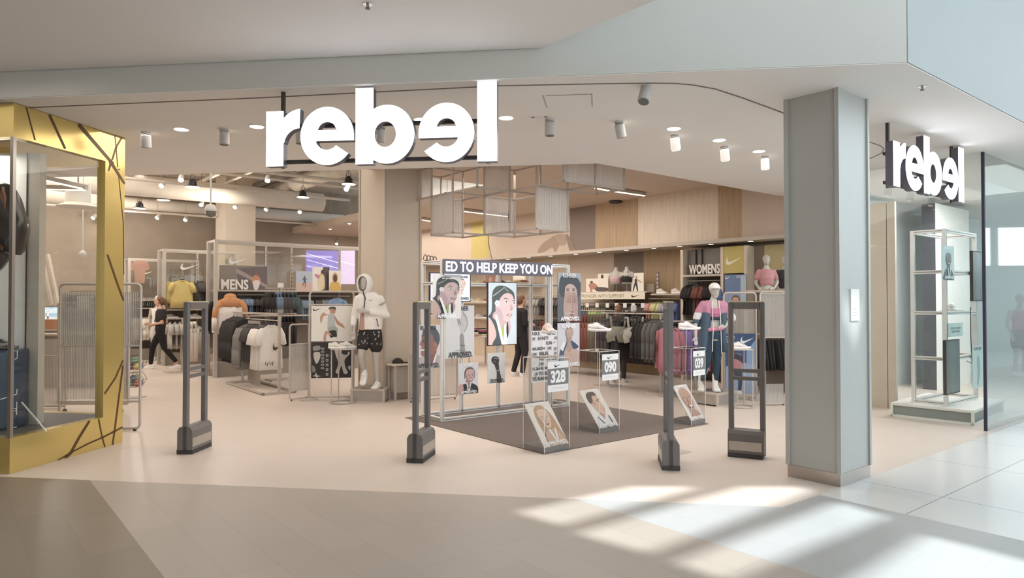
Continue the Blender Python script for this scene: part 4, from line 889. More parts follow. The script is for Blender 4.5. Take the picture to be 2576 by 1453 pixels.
# ---- shoppers and staff
def eyes_mouth(t, c, q, f=(0, -1)):
    c = Vector(c); f = Vector((*f, 0)).normalized(); s = Vector((f.y, -f.x, 0))
    for e in (-1, 1):
        m = MB(); p = c + f*.080*q + s*.030*q*e + Vector((0, 0, .018*q)); m.ell(p, (.011, .011, .007), 'white', 8, 5); m.ell(p+f*.006, (.006, .006, .006), 'hair_black', 8, 5); m.build('eye', t, smooth=True)
    m = MB().tube([tuple(c+f*.085*q+s*.022*q*e+Vector((0, 0, -.052*q-.002*abs(e)))) for e in (-1, 0, 1)], .006, ('paint', (176, 96, 92)), 6); m.build('lips', t)
wk = P(404, 930, 16.2)
Wk = thing('person', 'walking person in black top and black trousers with white shoes and a brown ponytail', 'person', (wk[0], wk[1], 0), math.radians(-78))
# local: facing -y (to the left in the photo after rotation)
b = [('loft', [(0, 0, .86, .13, .10), (0, 0, .94, .155, .115), (0, -.01, 1.06, .115, .09), (0, -.01, 1.2, .135, .10), (0, -.01, 1.34, .155, .09), (0, -.01, 1.40, .07, .06), (0, -.02, 1.47, .045, .045)])]
b += [L_((-.075, 0, .90), (-.085, -.20, .52), .085, .055), L_((-.085, -.20, .52), (-.085, -.24, .10), .052, .034), L_((.075, 0, .90), (.08, .10, .50), .085, .055), L_((.08, .10, .50), (.08, .36, .16), .052, .034), L_((-.085, -.24, .10), (-.085, -.34, .05), .034, .03), L_((.08, .36, .14), (.08, .30, .06), .034, .03)]
b += [L_((-.17, 0, 1.34), (-.21, .06, 1.08), .045, .036), L_((-.21, .06, 1.08), (-.14, -.18, 1.02), .035, .024)] + hand((-.13, -.20, 1.02), (.2, -1, .1), .92)
b += [L_((.17, 0, 1.34), (.21, .08, 1.08), .045, .036), L_((.21, .08, 1.08), (.10, -.18, 1.04), .035, .024)] + hand((.09, -.20, 1.04), (-.2, -1, .1), .92)
b += head((0, -.05, 1.57), .225) + [L_((0, -.01, 1.38), (0, -.035, 1.50), .045, .045)]
fuse('body', b, 'skin', .011, 2, Wk); eyes_mouth(Wk, (0, -.05, 1.57), .98)
fuse('hair', [('ell', (0, -.015, 1.61), (.087, .092, .088)), ('ell', (0, .03, 1.57), (.082, .07, .09)), L_((0, .08, 1.60), (.0, .12, 1.46), .045, .03), L_((0, .12, 1.46), (.01, .11, 1.34), .03, .015)], 'hair_brown', .012, 2, Wk)
fuse('top', [('loft', [(0, 0, .94, .16, .12), (0, -.01, 1.06, .13, .105), (0, -.01, 1.2, .148, .115), (0, -.01, 1.34, .165, .10), (0, -.01, 1.40, .08, .07)]), L_((-.17, 0, 1.34), (-.205, .03, 1.18), .06, .055), L_((.17, 0, 1.34), (.205, .05, 1.18), .06, .055)], ('cloth', (58, 54, 54)), .012, 2, Wk)
fuse('trousers', [('loft', [(0, 0, .86, .14, .11), (0, 0, .94, .165, .125), (0, 0, 1.0, .14, .11)]), L_((-.075, 0, .90), (-.085, -.20, .52), .10, .072), L_((-.085, -.20, .52), (-.085, -.235, .14), .068, .05), L_((.075, 0, .90), (.08, .10, .50), .10, .072), L_((.08, .10, .50), (.08, .34, .19), .068, .05)], ('cloth', (44, 40, 42)), .012, 2, Wk)
foot_shoe(Wk, -.085, -.30, .0, math.radians(-90)); foot_shoe(Wk, .08, .32, .0, math.radians(-90), tilt=0)
MB().tube([(-.10, -.115, 1.36), (-.02, -.125, 1.2), (.06, -.13, 1.1)], .010, 'black', 5).build('bag_strap', Wk)
MB().box(-.05, .01, -.128, -.120, 1.25, 1.28, 'white').build('name_badge', Wk)
def stander(px, py, Y, rot, label, coat, pants, hair, skin='skin', h=1.0, arm=.6, hairlong=False, shoes=(226, 220, 210)):
    x, y, _ = P(px, py, Y); t = thing('person', label, 'person', (x, y, 0), rot)
    b = [('loft', [(0, 0, .86, .13, .10), (0, 0, .94, .155, .115), (0, 0, 1.06, .125, .095), (0, 0, 1.2, .15, .11), (0, 0, 1.36, .17, .10), (0, 0, 1.43, .07, .06), (0, -.02, 1.50, .048, .048)]),
         L_((-.08, 0, .90), (-.10, -.05, .50), .085, .055), L_((-.10, -.05, .50), (-.12, .02, .09), .052, .035), L_((.08, 0, .90), (.10, -.02, .50), .085, .055), L_((.10, -.02, .50), (.14, .08, .09), .052, .035)]
    b += [L_((-.12, .02, .09), (-.12, -.08, .05), .034, .03), L_((.14, .08, .09), (.14, -.02, .05), .034, .03)]
    for s_ in (-1, 1): b += [L_((s_*.18, 0, 1.36), (s_*.22, .02, 1.10), .048, .038), L_((s_*.22, .02, 1.10), (s_*.12, -.22*arm-.03, 1.08), .036, .025)] + hand((s_*.11, -.22*arm-.05, 1.08), (-s_*.3, -1, .0), .95)
    b += head((0, -.045, 1.60), .23) + [L_((0, 0, 1.42), (0, -.03, 1.53), .048, .048)]
    fuse('body', b, skin, .012, 2, t); eyes_mouth(t, (0, -.045, 1.60), 1.0)
    hp = [('ell', (0, -.01, 1.645), (.090, .098, .085)), ('ell', (0, .025, 1.60), (.086, .075, .09))]
    if hairlong: hp += [L_((0, .06, 1.58), (0, .09, 1.32), .075, .06)]
    fuse('hair', hp, hair, .012, 2, t)
    fuse('coat', [('loft', [(0, 0, .82, .175, .135), (0, 0, .94, .175, .135), (0, 0, 1.1, .155, .125), (0, 0, 1.22, .17, .13), (0, 0, 1.37, .18, .115), (0, 0, 1.44, .09, .08)])] + [L_((s_*.18, 0, 1.36), (s_*.225, .02, 1.10), .064, .056) for s_ in (-1, 1)] + [L_((s_*.225, .02, 1.10), (s_*.13, -.2*arm-.02, 1.08), .052, .042) for s_ in (-1, 1)], ('cloth', coat), .013, 2, t)
    fuse('trousers', [('loft', [(0, 0, .84, .14, .11), (0, 0, .95, .16, .12)]), L_((-.08, 0, .90), (-.10, -.05, .50), .10, .075), L_((-.10, -.05, .50), (-.12, .02, .12), .07, .055), L_((.08, 0, .90), (.10, -.02, .50), .10, .075), L_((.10, -.02, .50), (.14, .08, .12), .07, .055)], ('cloth', pants), .013, 2, t)
    foot_shoe(t, -.12, -.06, 0, math.radians(-90), shoes); foot_shoe(t, .14, .0, 0, math.radians(-85), shoes)
    return t
stander(1309, 948, 14.6, math.radians(120), 'person in black coat standing behind the portrait screen, facing the racks', (46, 42, 44), (50, 46, 48), 'hair_brown', hairlong=False)
stander(1556, 960, 13.6, math.radians(160), 'long haired person in dark coat between the dark clothing racks, seen from behind', (54, 48, 50), (66, 60, 62), 'hair_brown', hairlong=True).scale = (.88, .88, .88)
stander(150, 960, 13.9, math.radians(30), 'dark haired person bending over the counter behind the gold framed window', (54, 52, 54), (54, 52, 54), 'hair_black', 'skin_tan', arm=1.0)
# ================================================================ SOFFIT FITTINGS
def onc(px, py, z=3.44): x, y = H(px, py, z); return (x, y, z)
def downlight(px, py, lab, z=3.44):
    t = thing('downlight', lab, 'downlight', onc(px, py, z), 0, 'round downlights set into the white soffit')
    MB().lathe([(.085, -.004), (.085, 0)], 'white', seg=20).build('trim_ring', t); MB().lathe([(.070, -.007), (.070, -.0045)], 'glow_lamp', seg=20).build('lamp', t)
def order(n, what): return ['%s, counted as number %s from the left' % (what, w) for w in ('one', 'two', 'three', 'four', 'five', 'six', 'seven', 'eight', 'nine', 'ten')][:n]
for (x, y), lab in zip(((456, 325), (646, 318), (1060, 300), (1273, 296), (1695, 323), (1809, 352), (1909, 380)),
    ('leftmost bright round downlight in the soffit', 'bright round downlight left of the big letter sign', 'bright round downlight glimpsed behind the big letter sign', 'bright round downlight just right of the big letter sign', 'bright round downlight farthest from the grey pillar in the right row of three', 'middle bright downlight of the right row of three', 'bright round downlight nearest the grey pillar')): downlight(x, y, lab)
def spot(px, py, tilt, az, lab, z=3.44, s=1.0, c=(196, 190, 184), lit=False, grp='cylinder spotlights under the white soffit'):
    x, y, zz = onc(px, py-20*s, z); t = thing('spotlight', lab, 'spotlight', (x, y, z), az, grp)
    MB().lathe([(.04*s, -.02*s), (.04*s, 0)], ('paint', c), seg=14).build('mount', t)
    b = MB().lathe([(.03*s, .0), (.045*s, -.012*s), (.047*s, -.12*s), (.042*s, -.125*s)], ('paint', c), seg=16); o = b.build('housing', t, smooth=False); o.location = (0, 0, -.02*s); o.rotation_euler = (tilt, 0, 0)
    l = MB().lathe([(.038*s, -.1285*s), (.038*s, -.126*s)], 'glow_lamp' if lit else ('paint', (120, 116, 112)), seg=14).build('lens', t); l.location = (0, 0, -.02*s); l.rotation_euler = (tilt, 0, 0)
    MB().tube([(0, 0, -.02*s), (0, 0, -.035*s)], .012*s, ('paint', c), 6).build('joint', t)
for x, y, ti, az, lab, lit in ((367, 355, .25, .4, 'leftmost grey cylinder spotlight under the soffit', 0), (564, 348, 0, 0, 'grey cylinder spotlight left of the big letter sign', 0), (756, 345, 0, 0, 'grey cylinder spotlight peeping out beside the letter r', 0), (958, 340, .2, .4, 'grey cylinder spotlight seen through the letter b', 0),
   (1383, 323, 0, 0, 'upright grey cylinder spotlight below the access panel', 0), (1557, 328, .35, -.7, 'tilted grey cylinder spotlight left of the right row of downlights', 0), (1697, 363, .3, -.6, 'tilted grey cylinder spotlight below the first right downlight', 1), (1822, 392, .3, -.6, 'tilted grey cylinder spotlight below the middle right downlight', 1), (1924, 416, .2, -.5, 'tilted grey cylinder spotlight nearest the grey pillar', 1), (1626, 240, .5, 2.6, 'white tilted spotlight high on the soffit near the curved groove', 0)): spot(x, y, ti, az, lab, lit=lit, s=1.15)
def sprinkler(px, py, z, lab):
    t = thing('sprinkler_head', lab, 'sprinkler', onc(px, py, z)); MB().lathe([(.035, -.004), (.035, 0)], 'steel').build('escutcheon', t)
    MB().lathe([(.010, -.03), (.010, -.004)], 'steel', seg=8).build('stem', t); MB().lathe([(.018, -.034), (.018, -.030)], 'dark_trim', seg=10).build('deflector', t)
sprinkler(925, 10, 3.68, 'sprinkler head on the mall ceiling at the top of the picture'); sprinkler(2320, 217, 3.44, 'sprinkler head on the soffit right of the grey pillar'); 
vp = onc(1357, 293); v = MB().box(-.12, .12, -.03, .03, -.004, 0, 'white').box(-.08, -.05, -.01, .01, -.008, -.004, 'dark_trim').box(.05, .08, -.01, .01, -.008, -.004, 'dark_trim')
tag(v.build('emergency_light', None, vp, -.13), 'small flat white emergency light plate above the upright spotlight', 'light')
# CCTV dome on a pole
cz = P(530, 530, 10.4); t = thing('dome_camera', 'white dome security camera hanging on a long pole at the soffit edge', 'camera', (cz[0], 10.4, 0))
MB().tube([(0, 0, cz[2]+.08), (0, 0, 5.2)], .012, 'white', 6).build('pole', t)
MB().lathe([(.02, .10), (.06, .085), (.085, .03), (.085, -.01)], 'white', (0, 0, cz[2])).build('housing', t, smooth=True); MB().lathe([(.08, -.012), (.075, -.05), (.045, -.085), (.01, -.095)], ('gloss', (120, 112, 104)), (0, 0, cz[2])).build('dome', t, smooth=True)
# ================================================================ OPEN CEILING: ducts, pipes, pendants, spots
def duct(p, q, r, name, lab, cat, k='duct', seg=20):
    L = math.hypot(q[0]-p[0], q[1]-p[1]); t = MB().tube([(0, 0, 0), (L, 0, 0)], r, k, seg).build(name, None, p, math.atan2(q[1]-p[1], q[0]-p[0]))
    for pl_ in t.data.polygons: pl_.use_smooth = len(pl_.vertices) == 4
    return tag(t, lab, cat)
def upt(u, v, z): x, y = uv(u, v); return (x, y, z)
duct(upt(-4, 18.3, 4.32), upt(8, 18.3, 4.32), .25, 'air_duct', 'fat round duct crossing the open ceiling in front of the swoosh column', 'duct')
duct(upt(-3, 13.2, 4.62), upt(8.3, 13.2, 4.62), .30, 'air_duct', 'largest round duct just behind the soffit edge on the left', 'duct')
duct(upt(-4, 21.2, 4.25), upt(10, 21.2, 4.25), .16, 'air_duct', 'slimmer round duct far back under the slab', 'duct')
duct(upt(3.2, 13.7, 4.70), upt(3.2, 21.5, 4.70), .2, 'air_duct', 'round duct running away from the shopfront over the menswear', 'duct')
duct(upt(7.2, 13.7, 4.72), upt(7.2, 21.5, 4.72), .18, 'air_duct', 'round duct above the hanging lattice opening', 'duct')
for i, (a, b_, r) in enumerate((((-4, 15, 4.38), (8, 15, 4.38), .04), ((-4, 15.6, 4.35), (8, 15.6, 4.35), .03), ((-4, 16.6, 4.2), (8, 16.6, 4.2), .035), ((5, 13.7, 4.68), (5, 21.8, 4.68), .05), ((1, 13.7, 4.7), (1, 21.8, 4.7), .03), ((-4, 20, 3.9), (9, 20, 3.9), .03), ((5.6, 13.7, 4.7), (5.6, 21.8, 4.7), .03))):
    duct(upt(*a), upt(*b_), r, 'ceiling_pipe', 'thin painted pipe run number %s under the slab' % ('one', 'two', 'three', 'four', 'five', 'six', 'seven')[i] if 0 else 'thin painted service pipe hanging under the slab, ' + ('over the first swoosh bay', 'beside the first pipe over the first bay', 'low in front of the fat duct', 'running back over the menswear', 'running back above the leftmost bays', 'lowest and farthest back', 'running back beside the centre column')[i], 'pipe', seg=8)
for i, v_ in enumerate((12.2, 14.4, 16.9, 19.6)):
    o = MB().box(-10, 9, -.2, .2, 4.95, 5.2, 'slab').build('ceiling_beam_%d' % i if 0 else 'ceiling_beam'); x, y = uv(0, v_); o.location = (x, y, 0); o.rotation_euler = (0, 0, T39); struct(o)
for i, u_ in enumerate((-2.4, 2.2, 6.6)):
    tr = MB(); 
    tr.box(-.18, -.16, 13.7, 21.6, 4.75, 4.82, 'wire'); tr.box(.16, .18, 13.7, 21.6, 4.75, 4.82, 'wire')
    for j in range(26): tr.box(-.16, .16, 13.8+j*.3, 13.82+j*.3, 4.75, 4.76, 'wire')
    o = tr.build('cable_tray', None, (0, 0, 0), T39); x, y = uv(u_, 0); o.location = (x, y, 0)
    tag(o, ('ladder cable tray at the far left of the open ceiling', 'ladder cable tray over the menswear bay', 'ladder cable tray near the centre column')[i], 'cable tray')
def pendant(px, py, z, i):
    x, y = H(px, py, z); t = thing('pendant_light', 'dark high bay pendant lamp with a glowing rim, ' + i, 'pendant light', (x, y, z), 0, 'high bay pendant lamps')
    MB().lathe([(.155, .0), (.155, .012), (.09, .035), (.08, .12), (.03, .17), (.012, .18)], ('gloss', (52, 48, 46))).build('housing', t); MB().lathe([(.145, -.006), (.145, -.001)], 'glow_lamp').build('diffuser', t)
    MB().tube([(0, 0, .18), (0, 0, 5.2-z)], .006, 'wire', 5).build('cord', t)
    h_ = MB().tube([(-.05, 0, .16), (-.04, 0, .24), (0, 0, .30), (.04, 0, .24), (.05, 0, .16)], .006, 'black', 5); h_.build('hook', t)
PN = [(484, 470, 4.0, 'nearest, left of the dome camera'), (351, 524, 3.9, 'beside the gold frame top corner'), (762, 496, 4.1, 'in front of the fat duct'), (877, 463, 4.1, 'close to the centre column'), (463, 576, 3.8, 'left of the swoosh column'), (521, 562, 4.0, 'half behind the swoosh column edge'), (411, 503, 4.1, 'between the two nearest ones'),
      (173, 603, 3.4, 'leftmost seen through the gold framed window'), (202, 592, 3.5, 'second seen through the gold framed window'), (229, 578, 3.6, 'third seen through the gold framed window'), (260, 561, 3.7, 'next to the gold window jamb')]
for a in PN: pendant(*a)
SP = [(406, 467), (455, 452), (673, 454), (506, 515), (591, 521), (669, 527), (395, 548), (466, 553), (754, 533), (490, 591), (388, 585), (879, 560), (831, 574), (788, 588), (747, 598), (712, 609), (674, 616), (722, 618), (772, 621), (847, 613), (340, 640), (137, 597), (148, 590), (160, 586), (180, 577), (204, 565), (234, 548), (518, 616), (871, 476), (1229, 465), (1123, 495)]
WH = ['first', 'second', 'third', 'fourth', 'fifth', 'sixth', 'seventh', 'eighth', 'ninth', 'tenth', 'eleventh', 'twelfth', 'thirteenth', 'fourteenth', 'fifteenth', 'sixteenth', 'seventeenth', 'eighteenth', 'nineteenth', 'twentieth', 'twenty-first', 'twenty-second', 'twenty-third', 'twenty-fourth', 'twenty-fifth', 'twenty-sixth', 'twenty-seventh', 'twenty-eighth', 'twenty-ninth', 'thirtieth', 'thirty-first']
proto = None
for i, (x, y) in enumerate(sorted(SP)):
    z = 4.0 if y < 540 else (3.8 if y < 600 else 3.5); loc = H(x, y, z)
    lab = 'small glowing track spotlight under the slab, %s from the left' % WH[i]
    if True:
        t = thing('track_spotlight', lab, 'spotlight', (*loc, z), 0, 'small track spotlights in the open ceiling')
        b = MB().lathe([(.03, .14), (.045, .12), (.056, .0), (.054, -.004)], ('paint', (190, 182, 172)), seg=12).build('housing', t); b.rotation_euler = (-.55-.3*abs(math.cos(i*2.1)), .35*math.sin(i*1.7), 0)
        b = MB().lathe([(.052, -.010), (.052, -.006)], 'glow_lamp', seg=12).build('lens', t); b.rotation_euler = (-.55-.3*abs(math.cos(i*2.1)), .35*math.sin(i*1.7), 0); MB().tube([(.02, -.03, .12), (.02, -.03, 5.2-z)], .006, 'wire', 5).build('stem', t)
# linear lamps on the lower right ceiling
def linear(p, q, z, lab):
    a, b = H(*p, z), H(*q, z); d = (b[0]-a[0], b[1]-a[1]); t = thing('linear_light', lab, 'light', (*a, z), math.atan2(d[1], d[0])); L = math.hypot(*d)
    MB().box(-.02, L+.02, -.035, .035, .01, .07, 'shelf').build('housing', t); MB().box(0, L, -.025, .025, .0, .01, 'glow_cove').build('tube', t)
    MB().box(L*.45, L*.55, -.01, .01, .07, .08, 'wire').build('bracket', t)
linear((1498, 474), (1531, 480), 3.7, 'short glowing linear lamp touching the lattice corner'); linear((1545, 482), (1621, 493), 3.7, 'long glowing linear lamp below the right ceiling'); linear((1165, 532), (1276, 545), 3.7, 'glowing linear lamp seen through the hanging lattice'); linear((1058, 553), (1083, 557), 3.7, 'glowing linear lamp stub beside the centre column'); linear((864, 585), (902, 591), 3.8, 'glowing linear lamp left of the centre column above the purple screen')
so_ = onc(1548, 506, 3.77); tag(MB().lathe([(.12, -.04), (.15, 0)], 'black', seg=20).build('ceiling_speaker', None, so_), 'dark round ceiling speaker beside the long linear lamp', 'speaker')
# canopy lights
for i, (x, y) in enumerate(((1278, 645), (1330, 640), (1385, 636), (1449, 631.5), (1508, 627), (1576, 622), (1645, 617.5), (1710, 612), (1789, 606.5), (1889, 599.5))):
    r_ = (x-1288)/F; ly = 11.42/(CU*r_+SU); lx = r_*ly; t = thing('downlight', 'small canopy downlight above the right wall displays, %s from the left' % WH[i], 'downlight', (lx, ly, 2.69), T39, 'small canopy downlights over the right wall')
    MB().lathe([(.055, -.004), (.055, 0)], 'shelf', seg=14).build('trim_ring', t); MB().lathe([(.045, -.007), (.045, -.0045)], 'glow_lamp', seg=14).build('lamp', t)
# ================================================================ HANGING LATTICE WITH FLUTED PANELS
Lx, Ly = uv(0, 0); LT = thing('hanging_lattice', 'suspended grey metal cube lattice with ribbed clear panels over the poster frame', 'ceiling display', (0, 0, 0), T39)
US = (6.07, 6.69, 7.32, 7.95); VS = (7.10, 7.69, 8.32, 8.97, 9.58, 10.25); ZS = (2.66, 3.29, 3.77)
def bar(a, b, s=.013):
    lo = [min(a[i], b[i])-s for i in range(3)]; hi = [max(a[i], b[i])+s for i in range(3)]
    MB().box(lo[0], hi[0], lo[1], hi[1], lo[2], hi[2], 'rack').build('lattice_bar', LT)
seen = set()
def cell(i0, i1, j0, j1, k0, k1):
    u0, u1, v0, v1, z0, z1 = US[i0], US[i1], VS[j0], VS[j1], ZS[k0], ZS[k1]
    for a, b in [((u, v, z0), (u, v, z1)) for u in (u0, u1) for v in (v0, v1)] + [((u0, v, z), (u1, v, z)) for v in (v0, v1) for z in (z0, z1)] + [((u, v0, z), (u, v1, z)) for u in (u0, u1) for z in (z0, z1)]:
        if (a, b) not in seen: seen.add((a, b)); bar(a, b)
def pan(u0, u1, v0, v1, z0, z1, f='fluted_wide'):
    MB().box(u0-(.003 if u0 == u1 else -.015), u1+(.003 if u0 == u1 else -.015), v0-(.003 if v0 == v1 else -.015), v1+(.003 if v0 == v1 else -.015), z0+.015, z1-.015, f).build('ribbed_panel', LT)
cell(0, 1, 3, 4, 0, 1); cell(0, 1, 3, 4, 1, 2); cell(0, 1, 4, 5, 1, 2); cell(0, 1, 2, 3, 1, 2); cell(1, 2, 2, 3, 0, 1); cell(1, 2, 1, 2, 0, 1); cell(1, 2, 2, 3, 1, 2); cell(2, 3, 1, 2, 0, 1) if 0 else None; cell(1, 2, 0, 1, 1, 2); cell(2, 3, 0, 1, 1, 2)
pan(US[0], US[0], VS[3], VS[4], ZS[0], ZS[1]); pan(US[0], US[1], VS[4], VS[4], ZS[0], ZS[1]); pan(US[0], US[0], VS[4], VS[5], ZS[1], ZS[2]); pan(US[1], US[2], VS[1], VS[1], ZS[0], ZS[1]); pan(US[1], US[2], VS[3], VS[3], ZS[0], ZS[1]) 
pan(US[2], US[3], VS[0], VS[0], ZS[1], ZS[2]); pan(US[1], US[2], VS[0], VS[0], ZS[1], ZS[2]); pan(US[1], US[1], VS[2], VS[3], ZS[1], ZS[2]); pan(US[2], US[2], VS[1], VS[2], ZS[0], ZS[1])
MB().tube([(US[1], VS[2], 3.75), (US[1]+.01, VS[2], 3.2), (US[1]-.02, VS[2], 2.9), (US[1], VS[2], 2.68)], .006, 'black', 5).build('cable', LT)
for u_, v_ in ((US[0], VS[3]), (US[1], VS[2]), (US[2], VS[1])): MB().tube([(u_, v_, 3.77), (u_, v_, 3.79)], .02, 'rack', 8).build('ceiling_fixing', LT)
# ================================================================ GOLD FRAMED DISPLAY WINDOW (left)
Fg = (-4.63, 6.40); Bg = (-4.39, 7.82); gl = math.hypot(.24, 1.42); gr = math.atan2(1.42, .24)
W1 = thing('display_window', 'brass clad shop display window with dark branching lines at the left edge', 'shop window', (*Fg, 0), gr)
zt0, zb0 = 3.12, .33; jw = .795*gl
sd = MB(); sd.box(0, gl, 0, .10, 0, zb0, 'gold'); sd.box(0, gl, 0, .10, zt0, 3.435, 'gold'); sd.box(jw, gl, 0, .10, zb0, zt0, 'gold'); sd.build('side_cladding', W1)
fr = MB(); fr.box(-.0, .1, .1, 4.5, 0, zb0, 'gold'); fr.box(0, .1, .1, 4.5, zt0, 3.435, 'gold'); fr.build('front_cladding', W1)
bk = MB(); bk.box(gl-.1, gl, .1, 2.4, 0, zb0, 'gold'); bk.box(gl-.1, gl, .1, 2.4, zt0, 3.435, 'gold'); bk.build('back_cladding', W1)
ln = MB()
def gline(pts, w0, w1):
    q = [(min(gl-.002, max(.002, a[0])), min(3.43, max(.004, a[1]))) for a in (PL(x, y, Fg, gr) for x, y in pts)]
    n = len(q)
    for i in range(n-1):
        a, b = Vector(q[i]), Vector(q[i+1]); d = (b-a).normalized(); m = Vector((-d.y, d.x)); wa, wb = w0+(w1-w0)*i/(n-1), w0+(w1-w0)*(i+1)/(n-1)
        P4 = [a-m*wa*1.35, b-m*wb*1.35, b+m*wb*1.35, a+m*wa*1.35]; ln.face([(p.x, -.0025, p.y) for p in P4], 'gold_line'); 
for pts, w0, w1 in (([(66, 258), (88, 352)], .006, .006), ([(124, 278), (164, 374)], .012, .010), ([(197, 302), (277, 404)], .018, .014), ([(277, 404), (284, 416), (322, 464)], .022, .010), ([(306, 340), (292, 370), (282, 402)], .008, .008), ([(289, 334), (292, 370), (296, 420)], .005, .005),
    ([(280, 405), (273, 430)], .012, .006), ([(298, 438), (310, 560), (320, 690)], .004, .004), ([(270, 640), (296, 716), (318, 756)], .010, .010), ([(316, 905), (290, 950), (263, 990)], .008, .008), ([(312, 918), (300, 990), (288, 1084), (283, 1119)], .009, .009), ([(312, 1073), (288, 1084), (257, 1100), (222, 1115), (178, 1138), (145, 1158)], .008, .005), ([(225, 1058), (200, 1098), (178, 1138), (163, 1156)], .011, .014), ([(248, 1054), (257, 1100), (264, 1124)], .007, .006)): gline(pts, w0, w1)
for x, y, r in ((281, 409, .035), (292, 372, .018), (299, 426, .018), (288, 1084, .03), (257, 1100, .03), (176, 1140, .03)):
    c = PL(x, y, Fg, gr); ln.face([(c[0]+r*math.cos(t)*(.55+.45*math.cos(2*t)), -.0032, c[1]+r*math.sin(t)*(.55+.45*math.cos(2*t))) for t in [math.pi*2*i/16 for i in range(16)]], 'gold_line')
ln.build('branching_lines', W1)
MB().box(.02, jw, .04, .05, zb0, zt0, 'glass').build('side_pane', W1); MB().box(.04, .05, .06, 4.4, zb0, zt0, 'glass').build('front_pane', W1)
MB().box(-.004, .03, -.004, .03, zb0, zt0, 'steel').build('corner_bead', W1)
MB().box(.10, gl-.1, .10, 4.4, .25, .33, ('paint', (92, 88, 86))).build('window_floor', W1)
wx0, wy0 = P(72, 600, 7.13)[0], 7.13
o = MB().box(-3.0, -.01, 0, .06, .33, 3.12, 'white').build('backdrop_panel', None, (wx0, wy0, 0)); tag(o, 'cream backdrop panel behind the big shoe in the gold framed window', 'panel')
wx1 = P(102, 600, 7.13)[0]; tt = thing('backdrop_post', 'pale grey post with dark edges between backdrop and open window', 'post', (wx0, wy0, .33)); MB().box(0, wx1-wx0, -.02, .08, 0, 2.79, 'shelf').build('face', tt); MB().box(-.008, 0, -.03, .09, 0, 2.79, 'dark_trim').build('dark_edge', tt)
# giant shoe
bs = thing('giant_shoe', 'oversized dark shoe with orange and yellow stripes hanging upright in the gold framed window', 'shoe prop', P(0, 580, 6.75), 0)
def gp(px, py): q = P(px, py, 6.75); r_ = P(0, 580, 6.75); return (q[0]-r_[0], q[2]-r_[2])
ol = smoothc([gp(*p) for p in ((-40, 500), (-20, 466), (12, 460), (30, 470), (40, 490), (52, 530), (62, 565), (56, 600), (46, 640), (30, 634), (12, 640), (0, 665), (-30, 700), (-60, 690), (-70, 600))], 3)
n_ = len(ol); cxs = sum(p[0] for p in ol)/n_; czs = sum(p[1] for p in ol)/n_
rg = [[(cxs+(x-cxs)*s_, y_, czs+(z-czs)*s_) for x, z in ol] for s_, y_ in ((.7, -.13), (.92, -.10), (1, -.02), (1, .04), (.85, .12))]
MB().rings(rg, ('gloss', (58, 50, 48))).build('upper', bs, smooth=True)
for pts, c in (([(28, 474), (36, 500), (38, 560), (34, 620), (26, 630), (28, 560), (24, 500)], (150, 92, 62)), ([(-40, 612), (0, 575), (28, 550), (30, 560), (4, 590), (-36, 628)], (196, 152, 70)), ([(-30, 650), (4, 622), (30, 600), (34, 612), (10, 636), (-20, 668)], (160, 96, 66))):
    q = [gp(*p) for p in pts]; MB().rings([[(x, -.128, z) for x, z in q], [(x, -.09, z) for x, z in q]], ('gloss', c)).build('stripe', bs)
MB().tube([(-.02, 0, .3), (-.02, 0, 2.2-P(0, 580, 6.75)[2]+.9)], .004, 'wire', 4).build('hanging_wire', bs)
# drum and boot
dx = P(-6, 900, 6.95)[0]-.06
dr = thing('display_drum', 'tall dark blue drum with white branching lines in the gold framed window', 'drum', (dx, 6.95, .33)); MB().lathe([(.30, 0), (.31, .02), (.31, .76), (.30, .78)], 'drum_blue', seg=36).build('shell', dr, smooth=False)
wl = MB()
def dl(pts):
    path = []
    for px, py in pts:
        x = (px-1288)/F*6.68 - dx; x = max(-.305, min(.305, x)); y = -math.sqrt(.3125**2-x*x); z = EYE-(py-755)/F*6.66-.33; path.append((x, y, max(.01, min(.77, z))))
    wl.tube(path, .005, 'white', 5)
dl([(-20, 925), (10, 905), (30, 878)]); dl([(-20, 1010), (0, 1003), (20, 998), (45, 985)]); dl([(-20, 1050), (8, 1040), (26, 1038), (48, 1018)]); dl([(-20, 1022), (8, 1036), (26, 1040), (50, 1052)]); dl([(-20, 1085), (10, 1083), (50, 1082)])
wl.build('white_lines', dr)
sb = shoe((P(2, 862, 6.85)[0], 6.88, .33+.78), math.radians(5), 'black football boot with a white side stripe standing on the blue drum', c=(66, 60, 58), acc=(220, 214, 208), sole=(96, 88, 82), L=.27, cat='football boot')
A_ = MB(); vs, fs = glyphs('asics', .02); A_.raw([(-.02+.11*x, -.055, .045+.03*z) for x, z in vs], fs, 'white'); A_.build('brand_word', sb)
ax = [P(55, 1012, 6.9), P(90, 1052, 6.75), P(116, 1084, 6.65)]; tag(MB().tube([(a[0], a[1], max(.345, a[2])) for a in ax], .008, 'white', 6).build('white_rod'), 'white rod leaning from the blue drum to the window floor', 'rod')

